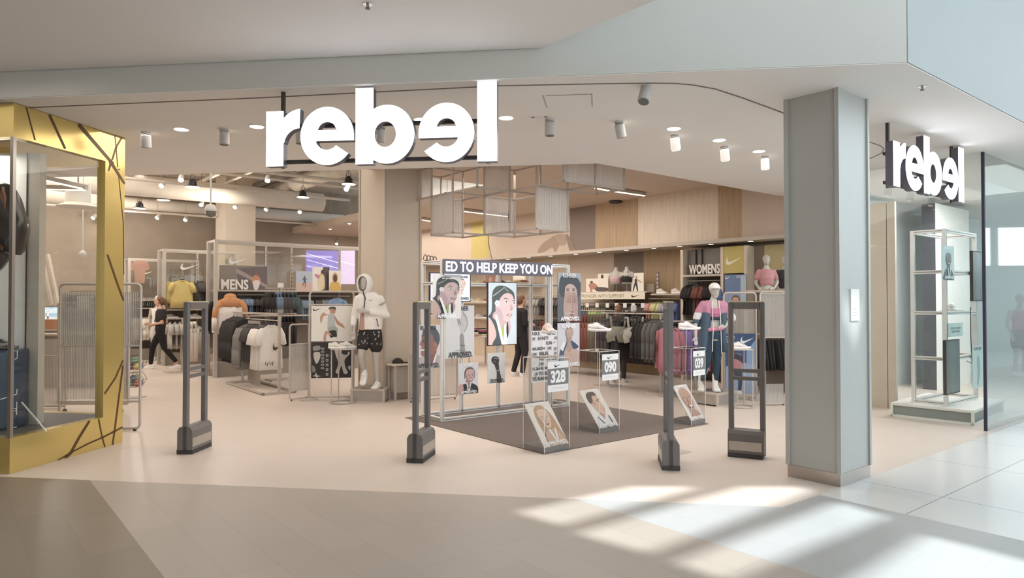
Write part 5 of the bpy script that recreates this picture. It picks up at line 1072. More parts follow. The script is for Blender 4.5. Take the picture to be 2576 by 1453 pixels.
# V shaped linear lamps, white lampshade duct and banner lights seen through the gold framed window
linear((103, 452), (214, 477), 3.3, 'glowing linear lamp slanting to the lampshade behind the gold framed window'); linear((103, 477), (214, 479), 3.28, 'glowing horizontal linear lamp under the slanting one behind the gold framed window')
cx_ = P(196, 520, 10.9); t = thing('drum_shade', 'white drum with flared rim hanging behind the gold framed window', 'lamp shade', cx_)
MB().lathe([(.28, -.01), (.30, .0), (.18, .06), (.17, .34), (.165, .36)], 'white', seg=26).build('shade', t, smooth=False); MB().tube([(0, 0, .34), (0, 0, 5.2-cx_[2])], .01, 'wire', 6).build('stem', t)
c2_ = P(208, 640, 11.5); t = thing('dome_camera', 'small white dome camera on a long pole seen through the gold framed window', 'camera', c2_); MB().lathe([(.01, -.05), (.05, -.03), (.06, .02), (.02, .07)], 'white', seg=14).build('dome', t, smooth=True); MB().tube([(0, 0, .06), (0, 0, 5.2-c2_[2])], .010, 'white', 6).build('pole', t)
# ================================================================ GARMENTS
GAR = {}
ORD = ['first', 'second', 'third', 'fourth', 'fifth', 'sixth', 'seventh', 'eighth', 'ninth', 'tenth', 'eleventh', 'twelfth', 'thirteenth', 'fourteenth']
def garment_mesh(kind, c, c2=None):
    """hook at the origin, garment hanging below in the local xz plane, thickness along y"""
    key = (kind, c, c2)
    if key in GAR: return GAR[key]
    K = ('cloth', c); K2 = ('cloth', c2 or c); g = MB(); rn = random.Random(hash(kind) % 97 if 0 else len(kind)*7+c[0])
    def sheet(prof, t0, k, cx=0, flare=.5, nx=8):
        R = []
        for i, (z, hw) in enumerate(prof):
            s = i/(len(prof)-1); ring = []
            for j in range(nx+1):
                a = -1+2*j/nx; ring.append((cx+hw*a, -(t0*(1+flare*s))*(1-.75*a*a) - .010*s*math.sin(a*9+i), z - (.012*math.sin(a*5) if i == len(prof)-1 else 0)))
            for j in range(nx+1):
                a = 1-2*j/nx; ring.append((cx+hw*a, (t0*(1+flare*s))*(1-.75*a*a) - .010*s*math.sin(a*9+i), z - (.012*math.sin(a*5) if i == len(prof)-1 else 0)))
            R.append(ring)
        g.rings(R, k)
    if kind in ('tee', 'long', 'jacket', 'hoodie'):
        L = {'tee': .66, 'long': .68, 'jacket': .70, 'hoodie': .68}[kind]; th = .018 if kind == 'tee' else .032
        prof = [(-.055, .075), (-.08, .15), (-.115, .21), (-.22, .225), (-.34, .22), (-.50, .225), (-L, .24)]
        if c2: sheet(prof[:4], th, K, flare=.2); sheet(prof[3:], th*1.1, K2)
        else: sheet(prof, th, K)
        for s in (-1, 1):
            if kind == 'tee': g.tube([(s*.165, 0, -.12), (s*.225, 0, -.21), (s*.25, 0, -.33)], .055, K, 7, .062)
            else: g.tube([(s*.17, 0, -.12), (s*.235, .01, -.24), (s*.26, -.01, -.42)], .055, K, 7, .047); g.tube([(s*.258, -.01, -.40), (s*.265, .0, -.62)], .048, K2, 7, .040); g.tube([(s*.265, 0, -.62), (s*.265, 0, -.66)], .036, K2, 7)
        g.tube([(-.07, -.01, -.055), (0, -.03, -.075), (.07, -.01, -.055)], .010, K, 5)
        if kind == 'hoodie': g.ell((0, .02, -.05), (.11, .05, .07), K, 10, 6)
    elif kind == 'pants':
        sheet([(-.04, .17), (-.10, .175), (-.28, .19)], .03, K)
        for s in (-1, 1): g.tube([(s*.10, 0, -.20), (s*.10, 0, -.5), (s*.095, 0, -.98)], .09, K, 8, .055)
    elif kind == 'shorts':
        sheet([(-.04, .17), (-.10, .18), (-.22, .20)], .03, K)
        for s in (-1, 1): g.tube([(s*.105, 0, -.16), (s*.12, 0, -.44)], .095, K, 8, .105)
    elif kind == 'bra':
        sheet([(-.16, .07), (-.20, .13), (-.28, .145), (-.34, .13)], .028, K)
        for s in (-1, 1): g.tube([(s*.09, 0, -.04), (s*.08, 0, -.12), (s*.07, 0, -.2)], .014, K, 5)
        g.ell((-.065, -.02, -.25), (.06, .03, .05), K2, 8, 5); g.ell((.065, -.02, -.25), (.06, .03, .05), K2, 8, 5)
    elif kind == 'skirt':
        sheet([(-.04, .15), (-.08, .16), (-.30, .22), (-.50, .25)], .04, K)
    o = g.build('cloth'); me = o.data; bpy.data.objects.remove(o); me.name = kind
    for p in me.polygons: p.use_smooth = len(p.vertices) == 4
    h = MB(); h.tube([(0, 0, -.04), (0, 0, .0), (.014, 0, .026), (.0, 0, .042), (-.018, 0, .028)], .004, 'dark_trim', 5); h.tube([(-.17, 0, -.09), (0, 0, -.035), (.17, 0, -.09)], .009, 'dark_trim', 5)
    o = h.build('hanger'); hm = o.data; bpy.data.objects.remove(o)
    GAR[key] = (me, hm); return GAR[key]
NAME = {'tee': 'hanging_shirt', 'long': 'hanging_sweater', 'jacket': 'hanging_jacket', 'hoodie': 'hanging_hoodie', 'pants': 'hanging_trousers', 'shorts': 'hanging_shorts', 'bra': 'sports_bra', 'skirt': 'hanging_skirt'}
CATN = {'tee': 'shirt', 'long': 'sweater', 'jacket': 'jacket', 'hoodie': 'hoodie', 'pants': 'trousers', 'shorts': 'shorts', 'bra': 'sports bra', 'skirt': 'skirt'}
def garment(kind, c, loc, rot, label, group=None, c2=None, s=1.0, hanger=True):
    me, hm = garment_mesh(kind, c, c2); o = bpy.data.objects.new(NAME[kind], me); COL.objects.link(o)
    o.location = loc; o.rotation_euler = (0, 0, rot); o.scale = s if isinstance(s, tuple) else (s, s, s); tag(o, label, CATN[kind], group)
    if hanger: h = bpy.data.objects.new('hanger', hm); COL.objects.link(h); h.parent = o
    return o
def row(n, a, b, items, lab, group, s=1.0, jit=.12):
    """n garments between points a and b (x, y, z), cycling through items (kind, colour, colour word)"""
    a, b = Vector(a), Vector(b); d = b-a; r = math.atan2(d.y, d.x)+math.pi/2; N = {}
    for i in range(n):
        k = items[min(len(items)-1, int(i*len(items)/n))]; N.setdefault(k[2], []).append(i)
    for i in range(n):
        kind, c, w = items[min(len(items)-1, int(i*len(items)/n))]; q = N[w]; p = a + d*((i+.5)/n)
        pos = '' if len(q) == 1 else ORD[q.index(i)] + (' of these' if 0 else '')
        garment(kind, c, tuple(p), r+random.uniform(-jit, jit), '%s %s %s%s' % (w, CATN[kind], lab, ', %s from left' % pos if pos else ''), group, s=s)
def frame_tube(mb, pts, r=.014, k='rack', closed=False):
    for a, b in zip(pts, pts[1:]+([pts[0]] if closed else [])): mb.tube([a, b], r, k, 8)
    return mb
# ================================================================ LEFT: MENSWEAR BAYS
def bay(o, rot, L, Hh, D, label, shelves, ups, base=True, sw=None, header=None):
    t = thing('clothing_bay', label, 'shop shelving', o, rot)
    for x in (0, L):
        for y in (0, D): MB().box(x-.035, x+.035, y-.03, y+.03, 0, Hh, 'rack').build('post', t)
    for y in (0, D): MB().box(.035, L-.035, y-.02, y+.02, Hh-.05, Hh, 'rack').build('top_beam', t)
    for x in (0, L): MB().box(x-.02, x+.02, .03, D-.03, Hh-.05, Hh, 'rack').build('side_beam', t)
    for x in ups:
        u_ = MB(); u_.box(x-.02, x+.02, D-.05, D-.03, .1, Hh-.05, 'rack')
        for j in range(int((Hh-.3)/.09)): u_.box(x-.005, x+.005, D-.053, D-.05, .2+j*.09, .24+j*.09, 'dark_trim')
        u_.build('slotted_upright', t)
    MB().box(.035, L-.035, D-.02, D, 1.84, Hh-.05, 'glass').build('clear_panel', t)
    MB().box(.035, L-.035, D-.02, D, .1, 1.80, ('paint', (122, 108, 96))).build('back_panel', t)
    for z in shelves: MB().box(.035, L-.035, .06, D-.05, z-.03, z, 'shelf').build('shelf', t)
    if base: MB().box(.035, L-.035, .04, D-.02, 0, .30, ('paint', (150, 138, 124))).build('base_cabinet', t)
    for x in (0,): MB().box(x-.002, x+.002, .05, D-.05, .1, Hh-.06, 'glass').build('side_panel', t)
    if sw:
        m = MB(); A = Art(m, *sw, D-.025); A.swoosh(0, 0, 1, 1, (240, 236, 230)); m.build('tick_emblem', t)
    return t
def lx(px, o, off=0, py=760): return PL(px, py, o, T39, off)[0]
def lz(px, py, o, off=0): return PL(px, py, o, T39, off)[1]
OM = H(541, 950)
sw = (lx(574, OM, .5), lx(622, OM, .5), lz(598, 664, OM, .5), lz(598, 645, OM, .5))
bay(OM, T39, 4.3, 2.86, .52, 'tall menswear bay with grey frame, clear panels and a white tick', (1.82, 1.28), [lx(x, OM, .5) for x in (668, 732, 852)], sw=sw)
def at(px, py, o, off, rot=T39):                    # world point of a pixel on a bay plane
    s, z = PL(px, py, o, rot, off); return (o[0]+math.cos(rot)*s-math.sin(rot)*off, o[1]+math.sin(rot)*s+math.cos(rot)*off, z)
def bd(px0, px1, py0, py1, o, off, name, label, cat, base, fn=None, m='print', rot=T39, th=.012, zfix=None, frame=None):
    a = PL(px0, py0, o, rot, off); b = PL(px1, py0, o, rot, off); a2 = PL(px0, py1, o, rot, off); b2 = PL(px1, py1, o, rot, off)
    zb = (a2[1]+b2[1])/2 if zfix is None else zfix
    return board((a[0], b[0], zb, (a[1]+b[1])/2), off, name, label, cat, base, th, fn, o, rot, m, frame=frame)
def runner_fig(A, cx, top, h, skin, shirt, legs, w=.1):
    A.oval(cx, top+h*.07, w*.28, h*.07, skin); A.poly([(cx-w*.5, top+h*.16), (cx+w*.5, top+h*.16), (cx+w*.35, top+h*.5), (cx-w*.35, top+h*.5)], shirt)
    A.poly([(cx-w*.5, top+h*.18), (cx-w*1.2, top+h*.32), (cx-w*.7, top+h*.42), (cx-w*.5, top+h*.36), (cx-w*.8, top+h*.32)], skin); A.poly([(cx+w*.4, top+h*.2), (cx+w*1.0, top+h*.4), (cx+w*1.3, top+h*.3), (cx+w*.9, top+h*.33)], skin)
    A.poly([(cx-w*.35, top+h*.48), (cx+w*.4, top+h*.48), (cx+w*.5, top+h*.68), (cx-w*.1, top+h*.6), (cx-w*.6, top+h*.68)], legs); A.poly([(cx+w*.15, top+h*.64), (cx+w*.5, top+h*.66), (cx+w*.4, top+h), (cx+w*.2, top+h)], skin); A.poly([(cx-w*.6, top+h*.62), (cx-w*.3, top+h*.66), (cx-w*.9, top+h*.9), (cx-w*1.1, top+h*.86)], skin)
def p_mens(A):
    A.poly([(.34, .12), (1, .0), (1, 1), (.42, 1)], (118, 102, 104), False); A.poly([(.34, .1), (1, .78), (1, .9), (.34, .3)], (168, 150, 144), False)
    A.oval(.76, .30, .028, .10, (150, 100, 76)); A.poly([(.70, .42), (.82, .42), (.86, .70), (.68, .72)], (214, 140, 96)); A.poly([(.70, .62), (.84, .62), (.80, .96), (.72, .96)], (226, 218, 214))
bd(552, 672, 668, 725, OM, .30, 'header_board', 'taupe header board with a runner print behind the menswear letters', 'sign', (142, 130, 118), p_mens, zfix=1.821)
def letters3d(txt, px0, px1, py0, py1, o, off, rot, label, zfix, depth=.03):
    a = PL(px0, py0, o, rot, off); b = PL(px1, py0, o, rot, off); zt = (a[1]+b[1])/2; vs, fs = glyphs(txt, .03); w = b[0]-a[0]; m = MB()
    q = [(w*x, 0, (zt-zfix)*y) for x, y in vs]; m.raw(q, fs, 'white')
    # sides
    ed = {}
    for f in fs:
        for i in range(len(f)): e = (f[i-1], f[i]); ed[e] = ed.get(e, 0)+1
    bd_ = [e for e in ed if (e[1], e[0]) not in ed]
    for i, j in bd_: m.face([q[i], q[j], (q[j][0], depth, q[j][2]), (q[i][0], depth, q[i][2])], 'shelf')
    m.box(0, w, 0, .08, -.006, 0, 'dark_trim')
    x = o[0]+math.cos(rot)*a[0]-math.sin(rot)*off; y = o[1]+math.sin(rot)*a[0]+math.cos(rot)*off
    return tag(m.build('word_sign', None, (x, y, zfix+.007), rot), label, 'sign')
letters3d('MENS', 557, 625, 703, 722, OM, .10, T39, 'standing white letters MENS on the menswear shelf', 1.821)
def p_sky(A): 
    A.rect(0, .6, 1, 1, (214, 176, 160)); runner_fig(A, .52, .22, .6, (110, 90, 90), (96, 100, 112), (70, 70, 80), .12)
def p_pink(A):
    A.poly([(.62, 0), (1, 0), (1, 1), (.5, 1), (.6, .5)], (96, 84, 88), False); A.oval(.6, .22, .11, .11, (96, 64, 54)); A.poly([(.3, .36), (.66, .34), (.7, .9), (.32, .92)], (226, 204, 160)); A.poly([(.16, .3), (.42, .36), (.36, .5), (.14, .38)], (206, 130, 156)); A.poly([(.4, .3), (.54, .3), (.52, .4)], (212, 180, 90))
def p_hood(A):
    A.poly([(.04, 1), (.1, .66), (.3, .55), (.7, .55), (.9, .66), (.96, 1)], (214, 164, 72)); A.oval(.5, .36, .24, .26, (196, 150, 72)); A.oval(.5, .38, .17, .19, (104, 70, 56)); A.oval(.43, .35, .03, .012, (50, 36, 32)); A.oval(.57, .35, .03, .012, (50, 36, 32)); A.oval(.5, .46, .06, .015, (70, 44, 40))
bd(745, 786, 682, 727, OM, .22, 'photo_board', 'photo board of a jumping runner against pale blue sky on the menswear shelf', 'poster', (176, 190, 208), p_sky, zfix=1.821)
bd(786, 829, 671, 727, OM, .28, 'photo_board', 'taller photo board of a runner in cream and pink on the menswear shelf', 'poster', (232, 224, 216), p_pink, zfix=1.821)
bd(828, 858, 680, 727, OM, .18, 'photo_board', 'photo board of a person in yellow hood nearest the centre column', 'poster', (222, 214, 204), p_hood, zfix=1.821)
# purple video wall far behind
bd(770, 852, 630, 700, (-5.9, 20.5), 0, 'video_wall', 'glowing purple video wall with light streaks behind the menswear bay', 'screen', (128, 112, 196), lambda A: [A.poly([(0, .1+i*.22), (1, .42+i*.2), (1, .45+i*.2), (0, .12+i*.22)], (206, 198, 246), False) for i in range(4)], m='screen', rot=.25, th=.08)
bd(857, 893, 630, 714, (-5.9, 20.5), 0, 'video_wall', 'narrower glowing lilac screen next to the purple video wall', 'screen', (190, 170, 206), lambda A: A.poly([(0, .3), (1, .42), (1, .45), (0, .33)], (216, 206, 244), False), m='screen', rot=.25, th=.08)
DK, DG, GY, LG, BLU, CRM, WHT = (58, 54, 54), (82, 78, 78), (136, 130, 126), (178, 170, 160), (126, 154, 186), (222, 212, 196), (232, 226, 216)
def prow(n, p0, p1, o, off, items, lab, group, s, z=None, rot=T39):
    a = at(*p0, o, off, rot); b = at(*p1, o, off, rot); z = z if z else (a[2]+b[2])/2
    row(n, (a[0], a[1], z), (b[0], b[1], z), items, lab, group, s)
def rail(o, rot, x0, x1, off, z, par_label, legs=False):
    m = MB().tube([(x0, off, z), (x1, off, z)], .013, 'rack', 8)
    for x in (x0+.02, x1-.02): m.tube([(x, off, z), (x, .47, z)], .009, 'rack', 6)
    t = m.build('clothes_rail', None, (*o, 0), rot); return tag(t, par_label, 'clothes rail')
rail(OM, T39, lx(598, OM, .25), lx(692, OM, .25), .25, 1.72, 'clothes rail with blue and dark shirts under the MENS shelf')
rail(OM, T39, lx(748, OM, .25), lx(880, OM, .25), .25, 1.70, 'clothes rail under the photo boards near the sign stand')
prow(17, (600, 740), (690, 741), OM, .25, [('tee', BLU, 'pale blue')]*6+[('tee', DG, 'charcoal')]*6+[('tee', GY, 'mid grey')]*5, 'on the upper rail under the MENS shelf', 'shirts on the upper menswear rail', .62, 1.69)
prow(5, (752, 744), (784, 746), OM, .25, [('tee', (120, 140, 158), 'dusty blue')], 'left of the sign stand', 'shirts beside the sign stand', .75, 1.67)
prow(8, (786, 746), (824, 748), OM, .25, [('tee', DG, 'charcoal'), ('tee', GY, 'taupe grey')], 'behind the sign stand', 'shirts behind the sign stand', .7, 1.67)
garment('tee', (112, 142, 178), at(848, 744, OM, .05), T39, 'mid blue shirt facing out above the sign stand', s=.95)
garment('hoodie', (226, 148, 92), at(580, 740, OM, -.02), T39-.1, 'orange and white hooded jacket facing out below the MENS letters', c2=(228, 214, 204), s=1.2)
garment('jacket', DK, at(560, 745, OM, .2), T39-.3, 'black jacket hanging behind the orange and white hoodie', s=1.1)
# T-stand with dark shorts in front of the bay
ts = H(706, 955); T_ = thing('clothes_stand', 'tall stand with dark shorts between MENS sign and photo boards', 'clothes stand', ts, T39)
MB().box(-.25, .25, -.2, .2, 0, .02, 'rack').build('base_plate', T_); MB().box(-.02, .02, -.02, .02, .02, 1.84, 'rack').build('pole', T_); 
for z in (1.84, 1.33): MB().tube([(-.32, 0, z), (.32, 0, z)], .012, 'rack', 8).build('arm', T_)
for zz, w_ in ((1.84, 'upper'), (1.33, 'lower')):
    ca, sa_ = math.cos(T39), math.sin(T39)
    for c_ in ('one',):
        row(8, (ts[0]-.30*ca, ts[1]-.30*sa_, zz-.042), (ts[0]+.30*ca, ts[1]+.30*sa_, zz-.042), [('shorts', DK, 'black'), ('shorts', (110, 130, 160), 'blue grey'), ('shorts', DG, 'charcoal'), ('shorts', (74, 92, 92), 'dark teal')] if w_ == 'upper' else [('pants', DG, 'charcoal'), ('pants', DK, 'black')], 'on the %s arm of the tall stand' % w_, 'clothes on the %s arm of the tall stand' % w_, .85 if w_ == 'upper' else .62)
for x, y, zz, l_ in ((705, 718, 1.86, 'upper'), (705, 800, 1.35, 'lower')):
    m = MB().box(-.06, .06, -.004, .004, 0, .09, 'white').box(-.004, .004, .0, .006, -.02, 0, 'rack'); tag(m.build('price_card', None, (ts[0], ts[1]-.03, zz), T39), 'blank white price card on the %s arm of the tall stand' % l_, 'price card')
# front double rack with black jackets, greys and the white tee
ra, rb, rc, rd = H(572, 965), H(662, 994), H(744, 984), H(645, 959)
RV = math.atan2(rb[1]-ra[1], rb[0]-ra[0]); LL = math.hypot(rb[0]-ra[0], rb[1]-ra[1])
R1 = thing('clothes_rack', 'long low floor rack with a hollow base frame holding black jackets and a white shirt', 'clothes rack', ra, RV)
f = MB(); W_ = .55
for a, b in (((0, 0), (LL, 0)), ((LL, 0), (LL, W_)), ((LL, W_), (0, W_)), ((0, W_), (0, 0))): 
    x0, x1 = sorted((a[0], b[0])); y0, y1 = sorted((a[1], b[1])); f.box(x0-.02, x1+.02, y0-.02, y1+.02, .01, .04, 'rack')
f.build('base_frame', R1)
MB().box(LL*.18, LL*.5, W_*.48, W_*.52, .04, 1.22, ('paint', (168, 158, 146))).build('centre_panel', R1)
for x in (.02, LL-.02): MB().box(x-.02, x+.02, W_*.5-.02, W_*.5+.02, .04, 1.38, 'rack').build('post', R1)
MB().box(.0, LL, W_*.5-.02, W_*.5+.02, 1.34, 1.38, 'rack').build('top_beam', R1); MB().tube([(.02, W_*.5, 1.25), (LL-.02, W_*.5, 1.25)], .012, 'rack', 8).build('rail', R1)
MB().tube([(-.55, W_*.5, 1.36), (.02, W_*.5, 1.36)], .012, 'rack', 8).build('arm', R1)
def r1(x, y, z): c, s = math.cos(RV), math.sin(RV); return (ra[0]+x*c-y*s, ra[1]+x*s+y*c, z)
row(11, r1(-.62, W_*.5, 1.318), r1(.25, W_*.5, 1.318), [('jacket', DK, 'black')], 'on the left arm of the low rack', 'black jackets on the low rack', (.95, 1, 1.3), .06)
row(4, r1(.3, W_*.5, 1.208), r1(.68, W_*.5, 1.208), [('long', GY, 'mid grey')], 'on the low rack beside the jackets', 'grey sweaters on the low rack', (1.0, 1.1, 1.3), .08)
row(4, r1(.70, W_*.5, 1.208), r1(1.05, W_*.5, 1.208), [('tee', DG, 'charcoal')], 'on the low rack behind the white shirt', 'charcoal shirts on the low rack', (.95, 1, 1.1), .08)
row(6, r1(1.1, W_*.5, 1.208), r1(1.5, W_*.5, 1.208), [('tee', WHT, 'white')], 'on the low rack behind the tick shirt', 'white shirts on the low rack', (.9, 1, 1.25), .06)
ws = r1(1.62, W_*.5, 1.235); wt_ = garment('tee', WHT, ws, RV+math.pi/2, 'big white shirt with a dark tick and scribble facing out on the low rack', s=(.88, .95, 1.28))
m = MB(); m.face([(.02+.22*x, -.045, -.40+.22*z*1.1) for x, z in SW], ('print', (92, 62, 56)))
for i in range(7): m.face([(-.17+i*.035, -.042, -.60+.02*(i % 2)), (-.155+i*.035, -.042, -.58-.02*(i % 3)), (-.14+i*.035, -.042, -.555+.015*(i % 2))], ('print', (110, 96, 92)))
m.build('shirt_print', wt_)
# small standing frames and sign stand
def loopframe(mb, x0, x1, z0, z1, r, k='rack', y=0, rad=.05):
    pts = []
    for cx, cz, a0 in ((x1-rad, z1-rad, 0), (x0+rad, z1-rad, 90), (x0+rad, z0+rad, 180), (x1-rad, z0+rad, 270)):
        pts += [(cx+rad*math.cos(math.radians(a0+i*30)), y, cz+rad*math.sin(math.radians(a0+i*30))) for i in range(4)]
    pts.append(pts[0]); mb.tube(pts, r, k, 7)
def partition(px0, px1, pyb0, pyb1, top_py, label, fl=(.3, .8), rot=None, extra=True):
    a, b = H(px0, pyb0), H(px1, pyb1); r = math.atan2(b[1]-a[1], b[0]-a[0]); L = math.hypot(b[0]-a[0], b[1]-a[1]); z1 = P(px0, top_py, a[1])[2]
    t = thing('partition_frame', label, 'partition', a, r); m = MB(); loopframe(m, 0, L, .03, z1, .013); m.build('frame', t)
    lo, hi = fl[0]*z1, fl[1]*z1; MB().box(.015, L-.015, -.004, .004, lo, hi, 'fluted').build('ribbed_panel', t)
    for z in (lo, hi): MB().tube([(0, 0, z), (L, 0, z)], .010, 'rack', 7).build('crossbar', t)
    if extra:
        for x in (.04, L-.04): MB().tube([(x, -.0, .03), (x, 0, .0)], .012, 'black', 8).build('foot', t)
    return t
partition(728, 776, 1009, 1002, 816, 'small low ribbed partition left of the sign stand', (.13, .74))
sa0, sb0 = H(778, 1006), H(889, 1004); Ls = math.hypot(sb0[0]-sa0[0], sb0[1]-sa0[1]); rs = math.atan2(sb0[1]-sa0[1], sb0[0]-sa0[0])
S = thing('sign_stand', 'round cornered tube stand holding the runner poster over a black patterned panel', 'sign stand', sa0, rs)
zt = P(778, 733, sa0[1])[2]; m = MB(); loopframe(m, 0, Ls, .05, zt, .016); m.build('frame', S)
z3 = P(778, 766, sa0[1])[2]; MB().tube([(0, 0, z3), (Ls, 0, z3)], .012, 'rack', 7).build('crossbar', S)
for x in (0.0, Ls): MB().lathe([(.14, 0), (.14, .015), (.02, .03), (.016, .06)], 'rack', (x, 0, 0), 24).build('foot_disc', S)
def p_run(A):
    A.swoosh(.04, .05, .25, .14, (50, 48, 48)); sk = (196, 140, 112)
    A.poly([(.44, .10), (.52, .05), (.60, .08), (.59, .16), (.56, .22), (.48, .22), (.46, .15)], sk); A.poly([(.42, .09), (.46, .03), (.58, .03), (.60, .10), (.5, .08)], (84, 76, 70))
    A.poly([(.42, .24), (.56, .23), (.58, .5), (.62, .7), (.42, .72), (.40, .5)], (188, 190, 188)); A.poly([(.44, .6), (.62, .6), (.64, .74), (.42, .74)], (168, 172, 158))
    A.poly([(.42, .25), (.30, .30), (.24, .50), (.22, .30), (.30, .18), (.34, .22)], (206, 152, 122)); A.poly([(.56, .26), (.66, .42), (.78, .54), (.82, .64), (.76, .60), (.62, .50)], sk)
    A.poly([(.44, .72), (.60, .70), (.62, .88), (.48, .90)], (54, 52, 56)); A.poly([(.44, .74), (.34, .72), (.30, .96), (.36, .98), (.38, .80), (.50, .84)], (206, 152, 124)); A.poly([(.5, .9), (.6, .88), (.64, .98), (.5, .99)], (232, 228, 222))
def p_pat(A):
    c = (196, 188, 180)
    A.poly([(.06, .3), (.2, .28), (.22, .42), (.14, .6), (.08, .5)], c); A.poly([(.05, .12), (.2, .1), (.22, .2), (.06, .24)], (150, 144, 140))
    for i in range(7): A.oval(.28, .18+i*.09, .04, .03, c); A.oval(.28, .18+i*.09, .025, .016, (54, 50, 52))
    for i in range(5): A.rect(.36, .34+i*.13, .42, .41+i*.13, c); A.rect(.375, .36+i*.13, .405, .39+i*.13, (54, 50, 52))
    A.poly([(.64, .1), (.78, .1), (.74, .3), (.86, .36), (.92, .26), (.94, .34), (.82, .50), (.84, .7), (.9, .86), (.8, .88), (.74, .66), (.68, .86), (.6, .84), (.66, .6), (.6, .36), (.56, .12)], c)
    A.poly([(.12, .84), (.16, .92), (.24, .94), (.17, .96), (.14, 1), (.11, .95), (.04, .94), (.1, .91)], c)
    for i in range(8): A.oval(.48+.02*(i % 2), .2+i*.09, .016, .02, (150, 144, 140))
    A.poly([(.03, .64), (.1, .7), (.12, .8), (.06, .84), (.02, .78)], (130, 126, 124)); A.poly([(.9, .7), (.96, .66), (.95, .8)], c)
bd(783, 886, 769, 858, sa0, -.02, 'poster', 'white poster of a running man with cap and dark tick on the tube stand', 'poster', (232, 226, 214), p_run, rot=rs)
bd(783, 886, 860, 950, sa0, -.02, 'pattern_panel', 'black panel with pale scribble figures under the running man poster', 'poster', (54, 50, 52), p_pat, rot=rs)
def pedestal(px, pyb, pyt, r, label):
    x, y = H(px, pyb); y += r; zt = P(px, pyt, y)[2]; t = thing('round_pedestal', label, 'display stand', (x, y, 0))
    MB().lathe([(r, zt-.012), (r, zt)], 'shelf', seg=28).build('top', t)
    m = MB(); q = [(r*.95*math.cos(a), r*.95*math.sin(a), .012) for a in [2*math.pi*i/24 for i in range(25)]]; m.tube(q, .011, 'rack', 6); m.build('base_ring', t)
    for a in (-2.6, -.55, 1.0, 2.2): MB().tube([(r*.93*math.cos(a), r*.93*math.sin(a), .012), (r*.93*math.cos(a), r*.93*math.sin(a), zt-.01)], .010, 'rack', 7).build('leg', t)
    return (x, y, zt)
p1 = pedestal(855, 1017, 876, .2, 'round wire pedestal with two pale shoes left of the hooded mannequin')
shoe((p1[0]-.07, p1[1]-.06, p1[2]), .05, 'cream running shoe on the round pedestal, nearer and to the left', c=(226, 216, 204), acc=(190, 170, 150), group='shoes on the round pedestal')
shoe((p1[0]+.07, p1[1]+.08, p1[2]), .35, 'cream running shoe on the round pedestal, behind and to the right', c=(222, 214, 204), acc=(190, 170, 150), group='shoes on the round pedestal')
# table with cap beside the column
tb = (-1.88, 11.00); t = thing('display_table', 'low beige display table beside the centre column with a dark cap on it', 'table', tb, T39)
MB().bbox(0, .62, 0, .27, .55, .585, 'shelf', .02).build('table_top', t)
for x in (.03, .56):
    for y in (.02, .22): MB().box(x, x+.035, y, y+.035, 0, .55, 'rack').build('leg', t)
MB().box(.07, .56, .05, .22, .12, .54, ('paint', (176, 164, 150))).build('body', t)
cx_, cy_ = tb[0]+.15*CU-.13*SU, tb[1]+.15*SU+.13*CU; t = thing('baseball_cap', 'dark baseball cap lying on the low display table', 'cap', (cx_, cy_, .586), .3)
MB().ell((0, 0, .0), (.095, .09, .085), ('cloth', (62, 56, 50)), 14, 8).build('crown', t, smooth=True).location = (0, 0, .0)
MB().prism([(.07, -.06), (.15, -.05), (.17, 0), (.15, .05), (.07, .06)], .004, .012, ('cloth', (58, 52, 46))).build('brim', t)
# ================================================================ FAR LEFT BAYS
O2 = P(412, 800, 16.9)[:2]
sw = (lx(453, O2, .5), lx(495, O2, .5), lz(474, 679, O2, .5), lz(474, 662, O2, .5))
bay(O2, T39, 1.75, 2.86, .52, 'grey framed bay with a yellow shirt facing out behind the first gate', (1.38, 1.16), [lx(495, O2, .5)], sw=sw)
garment('tee', (214, 188, 104), at(458, 698, O2, -.02), T39, 'bright yellow shirt facing out in the bay behind the first gate', s=1.12)
prow(3, (496, 702), (512, 703), O2, .25, [('tee', DG, 'charcoal')], 'right of the yellow shirt', 'charcoal shirts beside the yellow shirt', 1.0)
prow(3, (424, 702), (432, 703), O2, .3, [('tee', (190, 166, 92), 'mustard')], 'behind the yellow shirt', 'mustard shirts behind the yellow shirt', .9)
prow(5, (424, 818), (447, 819), O2, .15, [('tee', LG, 'light grey')], 'left lower rail behind the first gate', 'light grey shirts on the lower left rail', .8, 1.02)
prow(6, (470, 818), (498, 818), O2, .15, [('tee', LG, 'pale grey')], 'right lower rail behind the first gate', 'pale grey shirts on the lower right rail', .8, 1.02)
prow(6, (470, 848), (506, 848), O2, -.05, [('pants', LG, 'pale grey')], 'hanging under the shirts behind the first gate', 'pale grey trousers behind the first gate', .68, .95)
o2s = at(470, 792, O2, .25)
for i, (x, c) in enumerate(((434, (150, 144, 138)), (478, (206, 198, 190)), (495, (178, 170, 162)))):
    q = at(x, 790, O2, .2); shoe((q[0], q[1], 1.161 if x < 450 else 1.381 if 0 else 1.161), T39+.2, ('grey shoe at the left of the shelf under the yellow shirt', 'whitish shoe in the middle of the shelf under the yellow shirt', 'grey white shoe at the right of the shelf under the yellow shirt')[i], c=c, group='shoes under the yellow shirt', parts=False)
fs_ = H(452, 935); R2 = thing('clothes_rack', 'short low rack with pale trousers in front of the yellow shirt bay', 'clothes rack', (fs_[0], fs_[1]), T39)
MB().box(-.3, .4, -.2, .2, .0, .02, 'rack').build('base_plate', R2); MB().box(.03, .06, -.02, .02, .02, 1.2, 'rack').build('pole', R2); MB().tube([(-.28, 0, 1.2), (.38, 0, 1.2)], .012, 'rack', 8).build('rail', R2)
cc, ss = math.cos(T39), math.sin(T39)
